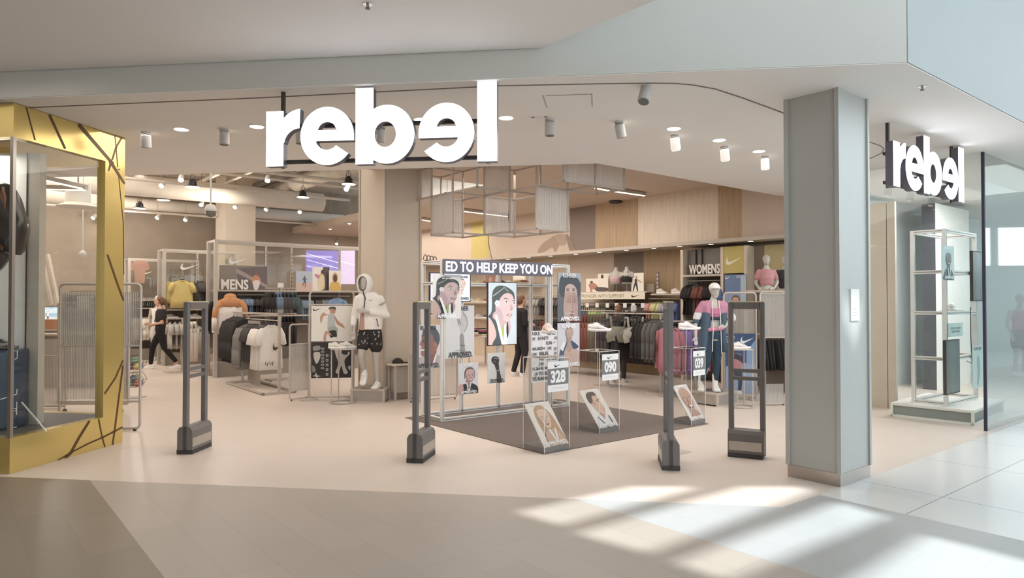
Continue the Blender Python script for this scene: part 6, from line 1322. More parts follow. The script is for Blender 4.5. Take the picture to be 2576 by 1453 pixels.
row(6, (fs_[0]-.26*cc, fs_[1]-.26*ss, 1.158), (fs_[0]+.36*cc, fs_[1]+.36*ss, 1.158), [('tee', LG, 'pale grey'), ('pants', CRM, 'cream')], 'on the short low rack', 'clothes on the short low rack', .95)
O3 = P(324, 800, 18.3)[:2]
sw = (lx(343, O3, .5), lx(383, O3, .5), lz(363, 693, O3, .5), lz(363, 679, O3, .5))
bay(O3, T39, 1.7, 2.72, .52, 'farthest left grey bay with a white tick next to the gold window', (1.40, 1.62), [], sw=sw)
m = MB(); A = Art(m, lx(325, O3, .5), lx(374, O3, .5), lz(350, 712, O3, .5), lz(350, 652, O3, .5), .49); A.poly([(.1, .2), (.4, .05), (.9, .1), (1, .4), (.8, .5), (.75, 1), (.3, 1), (.25, .5), (.05, .45)], (190, 140, 120)); tag(m.build('wall_graphic', None, (*O3, 0), T39), 'faded orange shirt graphic on the farthest left bay', 'graphic')
prow(12, (336, 792), (388, 795), O3, .15, [('long', LG, 'light grey'), ('long', CRM, 'cream'), ('long', LG, 'light grey')], 'on the farthest left rail', 'sweaters on the farthest left rail', .95)
prow(8, (346, 745), (388, 746), O3, .2, [('tee', (150, 144, 134), 'stone grey')], 'upper rail of the farthest left bay', 'stone shirts on the farthest left bay', .4)
q = P(396, 905, 18.6); 
def small_mannequin(px, pyf, Y, label, top, low, s=1.0, rot=0, head_h=True):
    x, y, _ = P(px, pyf, Y); t = thing('mannequin', label, 'mannequin', (x, y, 0), rot)
    b = [('loft', [(.0, 0, .84, .12, .09), (.0, 0, .92, .15, .11), (.0, 0, 1.05, .115, .09), (.0, 0, 1.2, .14, .10), (.0, 0, 1.36, .17, .10), (0, 0, 1.43, .07, .06), (.0, -.01, 1.50, .045, .045)]), L_((-.08, 0, .88), (-.10, -.05, .5), .085, .055), L_((-.10, -.05, .5), (-.10, .03, .08), .05, .034), L_((.08, 0, .88), (.10, 0, .5), .085, .055), L_((.10, 0, .5), (.12, .05, .08), .05, .034), L_((-.10, .03, .08), (-.10, -.08, .04), .034, .03), L_((.12, .05, .08), (.12, -.06, .04), .034, .03)]
    for e in (-1, 1): b += [L_((e*.18, 0, 1.36), (e*.24, .03, 1.1), .046, .036), L_((e*.24, .03, 1.1), (e*.22, -.08, .88), .034, .024)] + hand((e*.22, -.09, .86), (0, -.2, -1), .9)
    b += head((0, -.02, 1.62), .23, 0, -1, nose=True, ears=False) + [L_((0, 0, 1.42), (0, -.01, 1.55), .044, .044)]
    fuse('body', b, 'mannequin', .013, 2, t)
    fuse('top', [('loft', [(0, 0, .98, .15, .12), (0, 0, 1.1, .135, .11), (0, 0, 1.22, .155, .12), (0, 0, 1.37, .17, .11)])], ('cloth', top), .013, 2, t)
    fuse('shorts', [('loft', [(0, 0, .84, .15, .12), (0, 0, .98, .15, .12)]), L_((-.08, 0, .88), (-.095, -.03, .66), .10, .10), L_((.08, 0, .88), (.095, 0, .66), .10, .10)], ('cloth', low), .013, 2, t)
    for e, z in ((-.10, .03), (.12, .05)): foot_shoe(t, e, z-.07, 0, math.radians(-90))
    return t
small_mannequin(396, 922, 18.4, 'mannequin in a white vest and pale shorts behind the walking person', (232, 226, 216), (206, 198, 188))
# ---- wire baskets of balls by the gold window
bs0 = H(330, 1000); B = thing('ball_stand', 'perforated stand with two hexagonal wire baskets of balls beside the gold window', 'display stand', (bs0[0], bs0[1]), .1)
MB().box(-.12, .18, -.14, .14, 0, .015, 'rack').build('base_plate', B); m = MB().box(-.1, -.07, -.04, .04, .015, 1.15, 'rack')
for j in range(18): m.box(-.0695, -.069, -.01, .01, .1+j*.055, .13+j*.055, 'dark_trim')
m.build('slotted_upright', B)
for zc in (.30, .58):
    m = MB()
    for y in (-.12, 0, .12):
        pts = [(.06+.15*math.cos(a)*.9, y, zc+.13*math.sin(a)) for a in [math.pi/3*i for i in range(7)]]; m.tube(pts, .004, 'wire', 5)
    for a in [math.pi/3*i for i in range(6)]: m.tube([(.06+.135*math.cos(a), -.12, zc+.13*math.sin(a)), (.06+.135*math.cos(a), .12, zc+.13*math.sin(a))], .004, 'wire', 5)
    m.build('wire_basket', B)
bc = [(150, 160, 90), (96, 110, 140), (176, 96, 80), (90, 140, 120), (206, 190, 90), (120, 90, 130)]
k = 0; cr, sr = math.cos(.1), math.sin(.1)
for zc, w_ in ((.30, 'lower'), (.58, 'upper')):
    for j, (dx_, dy_, dz_) in enumerate(((.0, -.07, -.06), (.11, -.07, -.06), (.06, -.07, .035), (.0, .06, -.06), (.11, .06, -.06), (.06, .06, .035))):
        c = bc[(j*5+int(zc*10)) % 6]; b = MB(); b.ell((0, 0, 0), (.052, .052, .052), ('gloss', c), 14, 9); b.tube([(.053*math.cos(a), .053*math.sin(a), 0) for a in [math.pi/6*i for i in range(13)]], .0025, 'white', 4)
        o = b.build('ball', None, (bs0[0]+dx_*cr-dy_*sr, bs0[1]+dx_*sr+dy_*cr, zc+dz_+.0), smooth=True)
        tag(o, 'small %s ball in the %s wire basket, %s' % (('olive', 'slate blue', 'brick red', 'sea green', 'yellow', 'purple')[bc.index(c)], w_, ('front left', 'front right', 'front top', 'back left', 'back right', 'back top')[j]), 'ball', 'balls in the wire baskets')
# partitions by / behind the gold window
a_ = (-5.55, 8.5); t = thing('partition_frame', 'tube framed partition with ribbed upper panel poking out behind the gold window', 'partition', a_, 0.02)
m = MB(); loopframe(m, 0, .98, .03, 1.80, .016); m.build('frame', t); MB().box(.02, .96, -.004, .004, 1.05, 1.70, 'fluted').build('ribbed_panel', t); MB().tube([(0, 0, 1.04), (.98, 0, 1.04)], .012, 'rack', 7).build('crossbar', t); MB().tube([(.0, 0, .36), (.98, 0, .36)], .012, 'rack', 7).build('crossbar', t)
for x in (.06, .92): MB().lathe([(.02, 0), (.02, .03)], 'black', (x, 0, 0), 10).build('caster', t)
a_ = (-6.42, 9.8); t = thing('rolling_partition', 'wide ribbed rolling partition on casters seen through the gold framed window', 'partition', a_, 0.0)
m = MB(); loopframe(m, 0, 1.0, .14, 1.56, .016, rad=.03); m.build('frame', t); MB().box(.02, .98, -.004, .004, .2, 1.50, 'fluted').build('ribbed_panel', t); MB().tube([(-.05, 0, .17), (1.05, 0, .17)], .012, 'rack', 7).build('crossbar', t)
for x in (.1, .9):
    cs = MB().tube([(x, 0, .14), (x, 0, .06)], .010, 'rack', 6); cs.rings([[(x+.01*e, .035*math.cos(q_), .035+.035*math.sin(q_)) for q_ in [math.pi/6*i for i in range(12)]] for e in (-1, 1)], 'black'); cs.build('caster', t)
a_ = (-7.05, 10.3); t = thing('partition_frame', 'narrow ribbed partition in front of the service counter', 'partition', a_, 0.0)
m = MB(); loopframe(m, 0, .42, .03, 1.15, .014, rad=.03); m.build('frame', t); MB().box(.02, .40, -.004, .004, .05, .75, 'fluted').build('ribbed_panel', t); MB().tube([(0, 0, .77), (.42, 0, .77)], .012, 'rack', 7).build('crossbar', t)
ct = P(95, 900, 12.6); t = thing('service_counter', 'grey service counter behind the gold framed window', 'counter', (ct[0]-.8, 12.6, 0), 0)
MB().bbox(0, 1.98, 0, .7, .96, 1.0, 'shelf').build('counter_top', t); MB().box(.04, 1.94, .04, .66, 0, .96, ('paint', (150, 138, 128))).build('body', t)
for i in range(3): MB().box(.08+i*.62, .64+i*.62, .02, .04, .1, .9, ('paint', (164, 152, 142))).build('door', t)
lp = P(122, 862, 12.9); t = thing('laptop', 'open laptop with orange sticker lid on the service counter', 'laptop', (lp[0]-.1, 12.9, 1.001), .1); MB().box(0, .34, 0, .24, 0, .018, 'black').build('base', t); o = MB().box(0, .34, 0, .012, 0, .23, ('paint', (196, 128, 84))).build('lid', t); o.location = (0, .0, .018); o.rotation_euler = (.15, 0, 0)
def p_tv(A): A.rect(0, .55, 1, 1, (196, 202, 204)); A.poly([(.1, 0), (.5, .1), (.9, .05), (1, .3), (.5, .35), (0, .25)], (196, 212, 226)); runner_fig(A, .45, .18, .75, (190, 140, 120), (220, 210, 210), (60, 60, 70), .07); A.rect(0, .8, 1, .83, (120, 120, 126))
bd(94, 154, 770, 818, (-9.2, 13.6), 0, 'screen', 'wide screen with an athlete against blue sky above the service counter', 'screen', (150, 184, 208), p_tv, m='screen', rot=0, th=.05, frame='black')
for i, (a, b) in enumerate((((104, 642), (132, 768)), ((120, 640), (146, 765)))):
    o = MB().tube([P(*a, 13.8), P(*b, 13.4)], .04, 'shelf', 4).build('display_pole'); tag(o, ('left', 'right')[i]+' slanting pale beam of the pair behind the service counter screen', 'beam')
O4 = P(140, 800, 14.6)[:2]; bay(O4, .05, 1.0, 1.78, .45, 'low grey shelf with dark folded goods behind the ribbed rolling partition', (1.42,), (), base=True)
for i, (x, c, w_) in enumerate(((185, DK, 'black backpack'), (215, (210, 200, 190), 'pale box'), (250, (70, 76, 96), 'navy bundle'))):
    q = P(x, 745, 14.8); m = MB().ell((0, 0, .14), (.16, .12, .15), ('cloth', c), 12, 8) if i != 1 else MB().bbox(-.13, .13, -.1, .1, 0, .26, ('paint', c))
    if i == 0: m.tube([(-.05, -.1, .2), (0, -.13, .32), (.05, -.1, .2)], .01, 'black', 5)
    tag(m.build(('backpack', 'carton', 'folded_jacket')[i], None, (q[0], q[1], 1.425), smooth=i != 1), '%s on the shelf seen through the gold framed window' % w_, ('backpack', 'box', 'jacket')[i])
# ================================================================ RIGHT WALL: WOMENSWEAR
RW = math.atan2(-CU, SU); W0 = uv(11.5, 10.0)             # plane along the right wall, local x runs towards the camera
def wat(px, py, off=0): return at(px, py, W0, off, RW)
def wl_(px, off=0, py=740): return PL(px, py, W0, RW, off)[0]
def wz(px, py, off=0): return PL(px, py, W0, RW, off)[1]
# wall shelving carcass (shelf boards and back rails)
zs = wz(1620, 752); zr = zs-.12
def wshelf(px0, px1, z, label, d0=.0, d1=.45, th=.03):
    x0, x1 = wl_(px0), wl_(px1); m = MB().bbox(x0, x1, d0, d1, z-th, z, 'shelf')
    return tag(m.build('wall_shelf', None, (*W0, 0), RW), label, 'shelf')
zsh = wz(1540, 733); wshelf(1455, 1626, zsh, 'long wall shelf carrying bra busts and photo boards over the support banner')
zs2 = wz(1680, 738); wshelf(1636, 1716, zs2, 'wall shelf with two pale shoes left of the womenswear bay')
bd(1440, 1622, 735, 752, W0, -.02, 'banner', 'cream banner reading STRONGER WITH SUPPORT under the bra busts', 'sign', (234, 222, 196), lambda A: (A.text('STRONGER WITH SUPPORT', .10, .28, .74, .78, (112, 100, 70), .0), A.swoosh(.83, .28, .94, .74, (52, 48, 46))), rot=RW)
def p_lie(A): A.oval(.26, .28, .07, .10, (110, 70, 54)); A.poly([(.14, .4), (.4, .36), (.56, .66), (.46, .8), (.2, .76)], (190, 128, 106)); A.poly([(.46, .66), (1, .72), (1, .95), (.5, .95)], (96, 82, 78)); A.poly([(.16, .6), (.24, .7), (.3, 1), (.22, 1)], (196, 136, 112))
def p_st(A): A.oval(.42, .16, .09, .08, (150, 100, 80)); A.poly([(.3, .1), (.46, .06), (.5, .3), (.34, .44)], (70, 50, 44)); A.poly([(.34, .34), (.56, .32), (.62, .56), (.4, .58)], (60, 54, 54)); A.poly([(.4, .56), (.62, .54), (.7, .68), (.42, .7)], (206, 156, 130)); A.poly([(.4, .68), (.74, .64), (.84, .9), (.5, .98)], (58, 52, 52))
def p_st2(A): A.oval(.42, .22, .07, .07, (190, 150, 120)); A.poly([(.3, .34), (.5, .32), (.44, .5), (.3, .5)], (60, 54, 54)); A.poly([(.5, .34), (.9, .52), (.9, .55), (.46, .42)], (196, 150, 124)); A.poly([(.3, .5), (.46, .5), (.56, .96), (.46, .96), (.36, .66), (.2, .96), (.12, .95)], (58, 54, 54))
bd(1474, 1530, 700, 733, W0, .12, 'photo_board', 'photo board of a reclining athlete above the support banner', 'poster', (236, 224, 204), p_lie, rot=RW, zfix=zsh+.001)
bd(1504, 1532, 688, 733, W0, .20, 'photo_board', 'photo board of a dark haired woman in black sportswear behind the reclining athlete', 'poster', (238, 226, 204), p_st, rot=RW, zfix=zsh+.001)
bd(1588, 1619, 686, 733, W0, .12, 'photo_board', 'photo board of a striding woman right of the bra busts', 'poster', (238, 228, 208), p_st2, rot=RW, zfix=zsh+.001)
def bra_bust(px, off, label, c, back):
    q = wat(px, 733, off); t = thing('bra_bust', label, 'mannequin bust', (q[0], q[1], zsh), RW+.2)
    MB().lathe([(.08, 0), (.08, .01), (.008, .02), (.008, .18)], 'steel', seg=14).build('stand', t)
    fuse('torso', [('loft', [(0, 0, .17, .12, .09), (0, 0, .28, .135, .105), (0, 0, .40, .16, .09), (0, 0, .44, .10, .06), (0, 0, .48, .045, .045), (0, 0, .55, .042, .042)]), L_((-.13, 0, .39), (-.16, .0, .34), .05, .045), L_((.13, 0, .39), (.16, 0, .34), .05, .045)], 'mannequin', .012, 2, t)
    fuse('bra', [('loft', [(0, -.005, .20, .132, .100), (0, -.01, .28, .146, .118), (0, 0, .33, .14, .104)]), L_((-.07, -.07, .33), (-.06, -.04, .43), .022, .016), L_((.07, -.07, .33), (.06, -.04, .43), .022, .016)] + ([L_((0, -.1, .28), (-.06, -.05, .42), .02, .02), L_((0, -.1, .28), (.06, -.05, .42), .02, .02)] if back else []), ('cloth', c), .010, 2, t)
bra_bust(1550, .1, 'headless torso form with a pale pink sports bra on the right wall shelf', (214, 168, 168), False)
bra_bust(1577, .1, 'headless torso form with a black racer back bra on the right wall shelf', (60, 54, 54), True)
for px, lab in ((1666, 'pale shoe under the upright leg form on the right wall shelf'), (1704, 'pale shoe beside the womenswear bay on the right wall shelf')):
    q = wat(px, 730, .12); shoe((q[0], q[1], zs2+.001), RW, lab, c=(220, 208, 194), parts=False)
q = wat(1655, 730, .2); m = MB().box(-.03, .03, -.01, .01, 0, .46, ('paint', (122, 104, 90)))
for j in range(5): m.box(-.02, .02, -.012, -.010, .04+j*.085, .09+j*.085, 'shelf')
tag(m.build('slotted_upright', None, (q[0], q[1], zs2+.001), RW), 'slotted dark upright standing behind the pale shoe on the shelf', 'rail')
tag(MB().box(0, .22, 0, .03, 0, .22, ('paint', (146, 124, 104))).build('wooden_block', None, (*wat(1626, 733, .2)[:2], zs2+.001), RW), 'small brown square panel on the shelf right of the photo boards', 'panel')
YL, TL, CO, PU, GRN, RD, OL = (206, 204, 128), (96, 112, 120), (208, 148, 132), (104, 116, 176), (180, 196, 120), (132, 76, 66), (112, 100, 80)
def wrail(px0, px1, off, z, label):
    m = MB().tube([(wl_(px0, off), off, z), (wl_(px1, off), off, z)], .013, 'rack', 8)
    for p in (px0+4, px1-4): m.tube([(wl_(p, off), off, z), (wl_(p, off), .5, z)], .009, 'rack', 6)
    return tag(m.build('clothes_rail', None, (*W0, 0), RW), label, 'clothes rail')
def wrow(n, px0, px1, off, z, items, lab, group, s):
    a = wat(px0, 780, off); b = wat(px1, 780, off); row(n, (a[0], a[1], z-.042*s), (b[0], b[1], z-.042*s), items, lab, group, s)
zt1 = wz(1540, 762, .15); wrail(1462, 1626, .15, zt1, 'clothes rail with bright sports bras below the support banner')
wrow(28, 1465, 1622, .15, zt1, [('bra', TL, 'slate'), ('bra', GRN, 'lime green'), ('bra', (150, 170, 120), 'sage'), ('bra', DK, 'black'), ('bra', DG, 'charcoal'), ('bra', DK, 'black'), ('bra', DG, 'charcoal')], 'on the rail under the support banner', 'sports bras under the support banner', .85)
for i, px in enumerate((1477, 1502, 1528, 1551, 1572, 1593, 1617)):
    q = wat(px, 762, -.02); tag(MB().box(-.05, .05, -.003, .003, -.10, 0, 'white').build('price_card', None, q, RW), 'small white price card over the sports bra rail, %s from the left' % WH[i], 'price card', 'price cards over the sports bra rail')
bd(1566, 1625, 771, 791, W0, .0, 'product_carton', 'dark carton with a small pale tick among the sports bras', 'box', (72, 64, 60), lambda A: A.swoosh(.12, .3, .35, .65, (200, 192, 184)), rot=RW, th=.2)
zt2 = wz(1680, 751, .15); wrail(1632, 1716, .15, zt2, 'clothes rail with pastel tops left of the womenswear bay')
wrow(14, 1635, 1714, .15, zt2, [('tee', CO, 'coral'), ('tee', YL, 'pale yellow'), ('tee', (176, 172, 180), 'lilac grey'), ('tee', WHT, 'white'), ('tee', PU, 'periwinkle')], 'on the rail left of the womenswear bay', 'pastel tops left of the womenswear bay', .72)
zt3 = wz(1540, 800, .2); wrail(1430, 1716, .2, zt3, 'lower clothes rail of dark trousers along the right wall')
wrow(34, 1432, 1714, .2, zt3, [('pants', DK, 'black'), ('pants', RD, 'rust red'), ('pants', OL, 'olive'), ('pants', (84, 74, 80), 'plum'), ('pants', DG, 'charcoal'), ('pants', DK, 'black')], 'on the lower right wall rail', 'trousers on the lower right wall rail', .95)
b0 = MB().box(wl_(1430), wl_(1716), .25, .5, 0, .22, 'timber'); tag(b0.build('wall_plinth', None, (*W0, 0), RW), 'low timber plinth under the right wall clothes rails', 'plinth')
b0 = MB().box(wl_(1636), wl_(1716), .25, .5, zt3+.12, zt3+.16, 'timber_light'); tag(b0.build('wall_shelf', None, (*W0, 0), RW), 'light timber shelf with small goods under the pastel tops', 'shelf')
# shelves far behind the gantry on the same wall
for z, lab in ((2.05, 'upper'), (1.55, 'middle'), (1.1, 'lower')):
    m = MB().bbox(wl_(1075), wl_(1330), .1, .5, z-.03, z, 'shelf'); tag(m.build('wall_shelf', None, (*W0, 0), RW), '%s long shelf on the far right wall behind the poster frame' % lab, 'shelf')
    for j, px in enumerate(range(1095, 1325, 19)):
        q = wat(px, 740, .25); c = [(214, 206, 196), (176, 100, 84), (96, 88, 84), (206, 190, 120), (186, 176, 170)][(j*3+int(z*10)) % 5]
        shoe((q[0], q[1], z), RW+math.pi/2-.6, 'shoe on the %s far shelf behind the poster frame, %s from the left' % (lab, WH[j]), c=c, group='shoes on the far right wall', parts=False)
zf = .95
wrow(16, 1330, 1428, .2, 1.72, [('tee', LG, 'light grey'), ('tee', DG, 'charcoal'), ('tee', (120, 104, 92), 'brown')], 'on the far right wall behind the text board', 'shirts behind the text board', .7)
wrail(1326, 1430, .2, 1.72, 'clothes rail on the right wall behind the text board'); wrow(16, 1330, 1428, .2, 1.15, [('pants', DG, 'charcoal'), ('pants', RD, 'rust red'), ('pants', DK, 'black')], 'on the low rail behind the text board', 'trousers behind the text board', .85); wrail(1326, 1430, .2, 1.15, 'low clothes rail on the right wall behind the text board')
bd(1290, 1322, 684, 704, W0, -.05, 'brand_board', 'cream board with a lower case brand word behind the ticker display', 'sign', (222, 208, 184), lambda A: A.text('adidas', .1, .3, .9, .8, (246, 242, 232), .02), rot=RW)
bd(1222, 1262, 690, 720, W0, -.05, 'photo_board', 'brownish photo board of two faces above the far shelves', 'poster', (150, 110, 100), lambda A: (A.oval(.3, .5, .12, .3, (196, 140, 116)), A.oval(.7, .5, .12, .3, (206, 150, 120))), rot=RW)
# womenswear bay
x0, x1, x2 = wl_(1719), wl_(1820), wl_(1879); B2 = thing('womenswear_bay', 'timber framed womenswear bay with header, yellow panel and hanging shirts', 'shop shelving', W0, RW)
zt = 2.62; zh = wz(1770, 690)
for x in (x0, x1, x2): MB().box(x-.03, x+.03, -.05, .5, 0, zt, 'timber_light').build('post', B2)
MB().box(x0, x2, .44, .5, 0, zt, ('paint', (150, 134, 116))).build('back_panel', B2)
MB().box(x0+.03, x1-.03, -.05, .44, zh-.04, zh, 'shelf').build('shelf', B2); MB().box(x0+.03, x1-.03, .1, .13, zh, zt, ('paint', (126, 116, 106))).build('header_panel', B2)
m = MB().box(x1+.03, x2-.03, -.04, 0, wz(1850, 687), zt, 'panel_yellow'); A = Art(m, x1+.08, x2-.08, wz(1850, 668), wz(1850, 640), -.041); A.swoosh(0, .1, 1, .9, (240, 228, 196)); m.build('yellow_panel', B2)
MB().tube([(x0+.03, .1, zh-.12), (x1-.03, .1, zh-.12)], .012, 'rack', 8).build('rail', B2)
for px in (1745, 1760): MB().box(wl_(px)-.01, wl_(px)+.01, .06, .09, zh, zt, 'dark_trim').build('divider', B2)
letters3d('WOMENS', 1733, 1811, 665, 686, W0, -.03, RW, 'standing white letters WOMENS on the womenswear header', zh+.001)
def p_blue(A):
    A.poly([(.74, .1), (1, 0), (1, 1), (.74, .9)], (176, 200, 220), False); A.rect(0, .6, .74, 1, (146, 166, 206)); A.swoosh(.03, .03, .25, .14, (240, 240, 244)); A.rect(.55, .04, .95, .06, (210, 216, 230)); A.rect(.55, .08, .85, .10, (210, 216, 230))
    hairtop(A, .52, .84, .17, .15, (128, 92, 72), .3); face(A, .52, .86, .15, .15, (214, 164, 138), (110, 76, 60)); A.poly([(.28, .86), (.36, .8), (.38, .92), (.3, 1)], (206, 156, 130))
bd(1823, 1877, 690, 770, W0, -.07, 'poster', 'blue poster with a pale tick and a woman touching her head, upper part', 'poster', (104, 134, 184), p_blue, rot=RW)
zr2 = zh-.12
q = wat(1752, 700, -.02); garment('tee', (84, 76, 70), (q[0], q[1], zr2-.05), RW, 'dark taupe shirt with white print facing out in the womenswear bay', s=1.05)
q = wat(1792, 700, .0); garment('tee', (104, 130, 186), (q[0], q[1], zr2-.05), RW-.3, 'blue shirt facing out beside the dark printed shirt', s=1.0)
wrow(9, 1728, 1812, .12, zr2, [('tee', DK, 'black'), ('tee', RD, 'maroon'), ('tee', DK, 'black')], 'inside the womenswear bay', 'shirts inside the womenswear bay', .95)
wrow(12, 1722, 1814, .12, 1.08, [('pants', DK, 'black'), ('pants', (96, 80, 84), 'mauve')], 'low inside the womenswear bay', 'trousers low inside the womenswear bay', .85)
# niche with half mannequins
m = MB().box(wl_(1881), wl_(1985)+.5, .2, .4, 0, 2.62, 'panel_taupe').box(wl_(1910), wl_(1985)+.5, .18, .2, wz(1940, 740), 2.62, ('paint', (196, 176, 118))); tag(m.build('niche_panel', None, (*W0, 0), RW), 'taupe and yellow niche panel behind the half mannequins', 'panel')
sh_ = MB().bbox(-.35, .75, -.25, .35, -.04, 0, 'shelf'); q = P(1928, 729, 11.9); tag(sh_.build('wall_shelf', None, (q[0], q[1], q[2]-.004), RW), 'shelf carrying the two half mannequins beside the pillar', 'shelf')
br = MB().box(-.34, .74, .30, .34, -q[2]+.01, -.045, 'panel_taupe'); br.build('shelf_support', bpy.data.objects[sh_ and bpy.data.objects[-1].name] if 0 else None, (q[0], q[1], q[2]-.004), RW)
o = [o for o in bpy.data.objects if o.name.startswith('shelf_support')][0]; par = [p for p in bpy.data.objects if p.get('label', '').startswith('shelf carrying the two half')][0]; o.parent = par; o.location = (0, 0, 0); o.rotation_euler = (0, 0, 0)
# ================================================================ CENTRE RIGHT RACKS
def track(p, px2, items, n, lab, group, label, z=1.36, s=1.0, L=1.0, rot=None):
    """T shaped floor rack with two posts on flat base plates"""
    r = RW if rot is None else rot; t = thing('clothes_rack', label, 'clothes rack', p, r)
    for x in (-L/2+.12, L/2-.12): MB().box(x-.2, x+.2, -.17, .17, 0, .018, 'rack').build('base_plate', t); MB().box(x-.018, x+.018, -.018, .018, .018, z, 'rack').build('post', t)
    MB().tube([(-L/2, 0, z), (L/2, 0, z)], .013, 'rack', 8).build('rail', t)
    c, s_ = math.cos(r), math.sin(r)
    row(n, (p[0]-L/2*.95*c, p[1]-L/2*.95*s_, z-.042*s), (p[0]+L/2*.95*c, p[1]+L/2*.95*s_, z-.042*s), items, lab, group, s)
    return t
pA = H(1590, 981); pA = (pA[0]+.05, pA[1]+.15)
track(pA, 0, [('jacket', (84, 74, 76), 'plum grey'), ('jacket', DK, 'black'), ('bra', (140, 132, 116), 'khaki'), ('jacket', DK, 'black'), ('jacket', (104, 100, 98), 'graphite')], 16, 'on the dark rack behind the case 090', 'jackets on the rack behind the case 090', 'two legged rack of dark jackets behind the case 090', L=1.5, s=1.1)
q = (pA[0]+.15, pA[1]-.42, 1.30)
tt_ = garment('bra', (152, 146, 130), (pA[0]-.28, pA[1]-.05, 1.37), -.2, 'khaki crop top facing out on the dark rack', s=1.5); tt_ = garment('bra', (176, 172, 160), (pA[0]-.02, pA[1]-.32, 1.37), -.1, 'pale grey crop top facing out on the dark rack', s=1.5)
pB = P(1490, 950, 14.75); track((pB[0], pB[1]), 0, [('pants', DK, 'black'), ('pants', RD, 'rust red'), ('pants', OL, 'olive'), ('pants', (90, 80, 86), 'plum')], 18, 'on the trouser rack behind the posters', 'trousers behind the bare chested poster', 'two legged trouser rack between poster frame and wall', z=1.38, L=1.7, s=1.05)
m = MB().box(-.05, .05, -.003, .003, 0, .11, ('paint', (224, 206, 200))).box(-.004, .004, .003, .008, -.03, .02, 'rack'); tag(m.build('price_card', None, (pA[0]+.0, pA[1]-.04, 1.40), -.3), 'pinkish price card on top of the dark jacket rack', 'price card')
pC = P(1716, 960, 11.6); track((pC[0], pC[1]), 0, [('jacket', (196, 120, 134), 'rose pink'), ('jacket', (140, 118, 184), 'violet'), ('jacket', (190, 92, 134), 'magenta')], 8, 'on the short pink rack behind the case 039', 'bright jackets behind the case 039', 'short rack of pink and violet jackets behind the case 039', z=1.25, L=.7, s=1.15, rot=0.15)
# folded goods table behind the gantry
tb2 = H(1190, 925); t = thing('display_table', 'metal table with folded pink and cream clothes behind the poster frame', 'table', (tb2[0]-.1, tb2[1], 0), T39)
MB().bbox(0, 1.1, 0, .8, .70, .73, 'shelf').build('table_top', t)
for x in (.02, 1.05):
    for y in (.02, .75): MB().box(x, x+.03, y, y+.03, 0, .70, 'rack').build('leg', t)
c, s_ = math.cos(T39), math.sin(T39)
for i, (x, y, n_, w_) in enumerate(((.25, .25, 7, 'left'), (.62, .25, 6, 'middle'), (.9, .3, 5, 'right'), (.3, .6, 8, 'back left'), (.75, .6, 7, 'back right'))):
    for j in range(n_):
        cl = ((206, 140, 150), (222, 208, 180), (64, 58, 58), (190, 96, 110), (210, 200, 190))[(i+j//2) % 5]; wn = ('pink', 'cream', 'black', 'raspberry', 'ivory')[(i+j//2) % 5]
        m = MB(); m.rings([[(a, b, z) for a, b in ((-.14+d_, -.11+d_), (.14-d_, -.11+d_), (.14-d_, .11-d_), (-.14+d_, .11-d_))] for z, d_ in ((0, .01), (.012, 0), (.024, .01))], ('cloth', cl))
        tag(m.build('folded_shirt', None, (tb2[0]-.1+x*c-y*s_, tb2[1]+x*s_+y*c, .731+j*.0245), T39+random.uniform(-.06, .06)), '%s folded shirt in the %s pile on the table, %s from the bottom' % (wn, w_, WH[j]), 'folded shirt', 'folded shirts on the metal table')
partition(1028, 1150, 1012, 1003, 880, 'low translucent ribbed partition behind the left of the poster frame', (.1, .9))
# ================================================================ STANDS BESIDE THE PILLAR
sa1, sb1 = H(1822, 1004), H(1903, 1006); L1 = math.hypot(sb1[0]-sa1[0], sb1[1]-sa1[1]); r1_ = math.atan2(sb1[1]-sa1[1], sb1[0]-sa1[0])
S = thing('sign_stand', 'tube stand with ribbed top panel and blue poster seen through the right security gate', 'sign stand', sa1, r1_)
zt = P(1822, 736, sa1[1])[2]; m = MB(); loopframe(m, 0, L1, .05, zt, .016); m.build('frame', S)
for x in (0, L1): MB().lathe([(.13, 0), (.13, .015), (.02, .03), (.016, .06)], 'rack', (x, 0, 0), 22).build('foot_disc', S)
zz0, zz1 = P(1860, 838, sa1[1])[2], P(1860, 772, sa1[1])[2]; MB().box(.02, L1-.02, -.004, .004, zz0, zz1, 'fluted').build('ribbed_panel', S)
def p_bend(A):
    A.poly([(0, .55), (1, .45), (1, 1), (0, 1)], (150, 168, 200), False); A.poly([(.7, .3), (1, .1), (1, .5), (.7, .5)], (128, 158, 196), False)
    A.text('CLASH', .02, .04, .30, .09, (226, 230, 238), .02); A.text('ON', .02, .11, .12, .15, (226, 230, 238), .02); A.swoosh(.5, .04, .95, .16, (236, 238, 242))
    A.oval(.22, .30, .09, .06, (140, 90, 70)); A.poly([(.1, .28), (.2, .2), (.34, .24), (.3, .36), (.14, .4)], (110, 66, 52)); A.poly([(.2, .38), (.5, .34), (.56, .5), (.46, .66), (.24, .64)], (196, 120, 122)); A.poly([(.14, .4), (.34, .34), (.56, .38), (.6, .5), (.5, .46), (.3, .42), (.2, .5)], (62, 62, 76))
    A.poly([(.22, .6), (.5, .6), (.56, .74), (.5, .98), (.42, .98), (.42, .76), (.3, .70), (.22, .84), (.14, .82)], (62, 66, 86)); A.poly([(.38, .95), (.52, .95), (.54, 1), (.36, 1)], (232, 226, 222))
bd(1825, 1900, 839, 990, sa1, -.02, 'poster', 'dark blue poster of a woman bending with white tick, seen through the right gate', 'poster', (64, 88, 140), p_bend, rot=r1_)
p2 = pedestal(1875, 1028, 877, .18, 'round wire pedestal with a pale pink shoe seen through the right gate')
shoe((p2[0]-.0, p2[1], p2[2]), .05, 'pale pink running shoe on the round pedestal behind the right gate', c=(234, 218, 212))
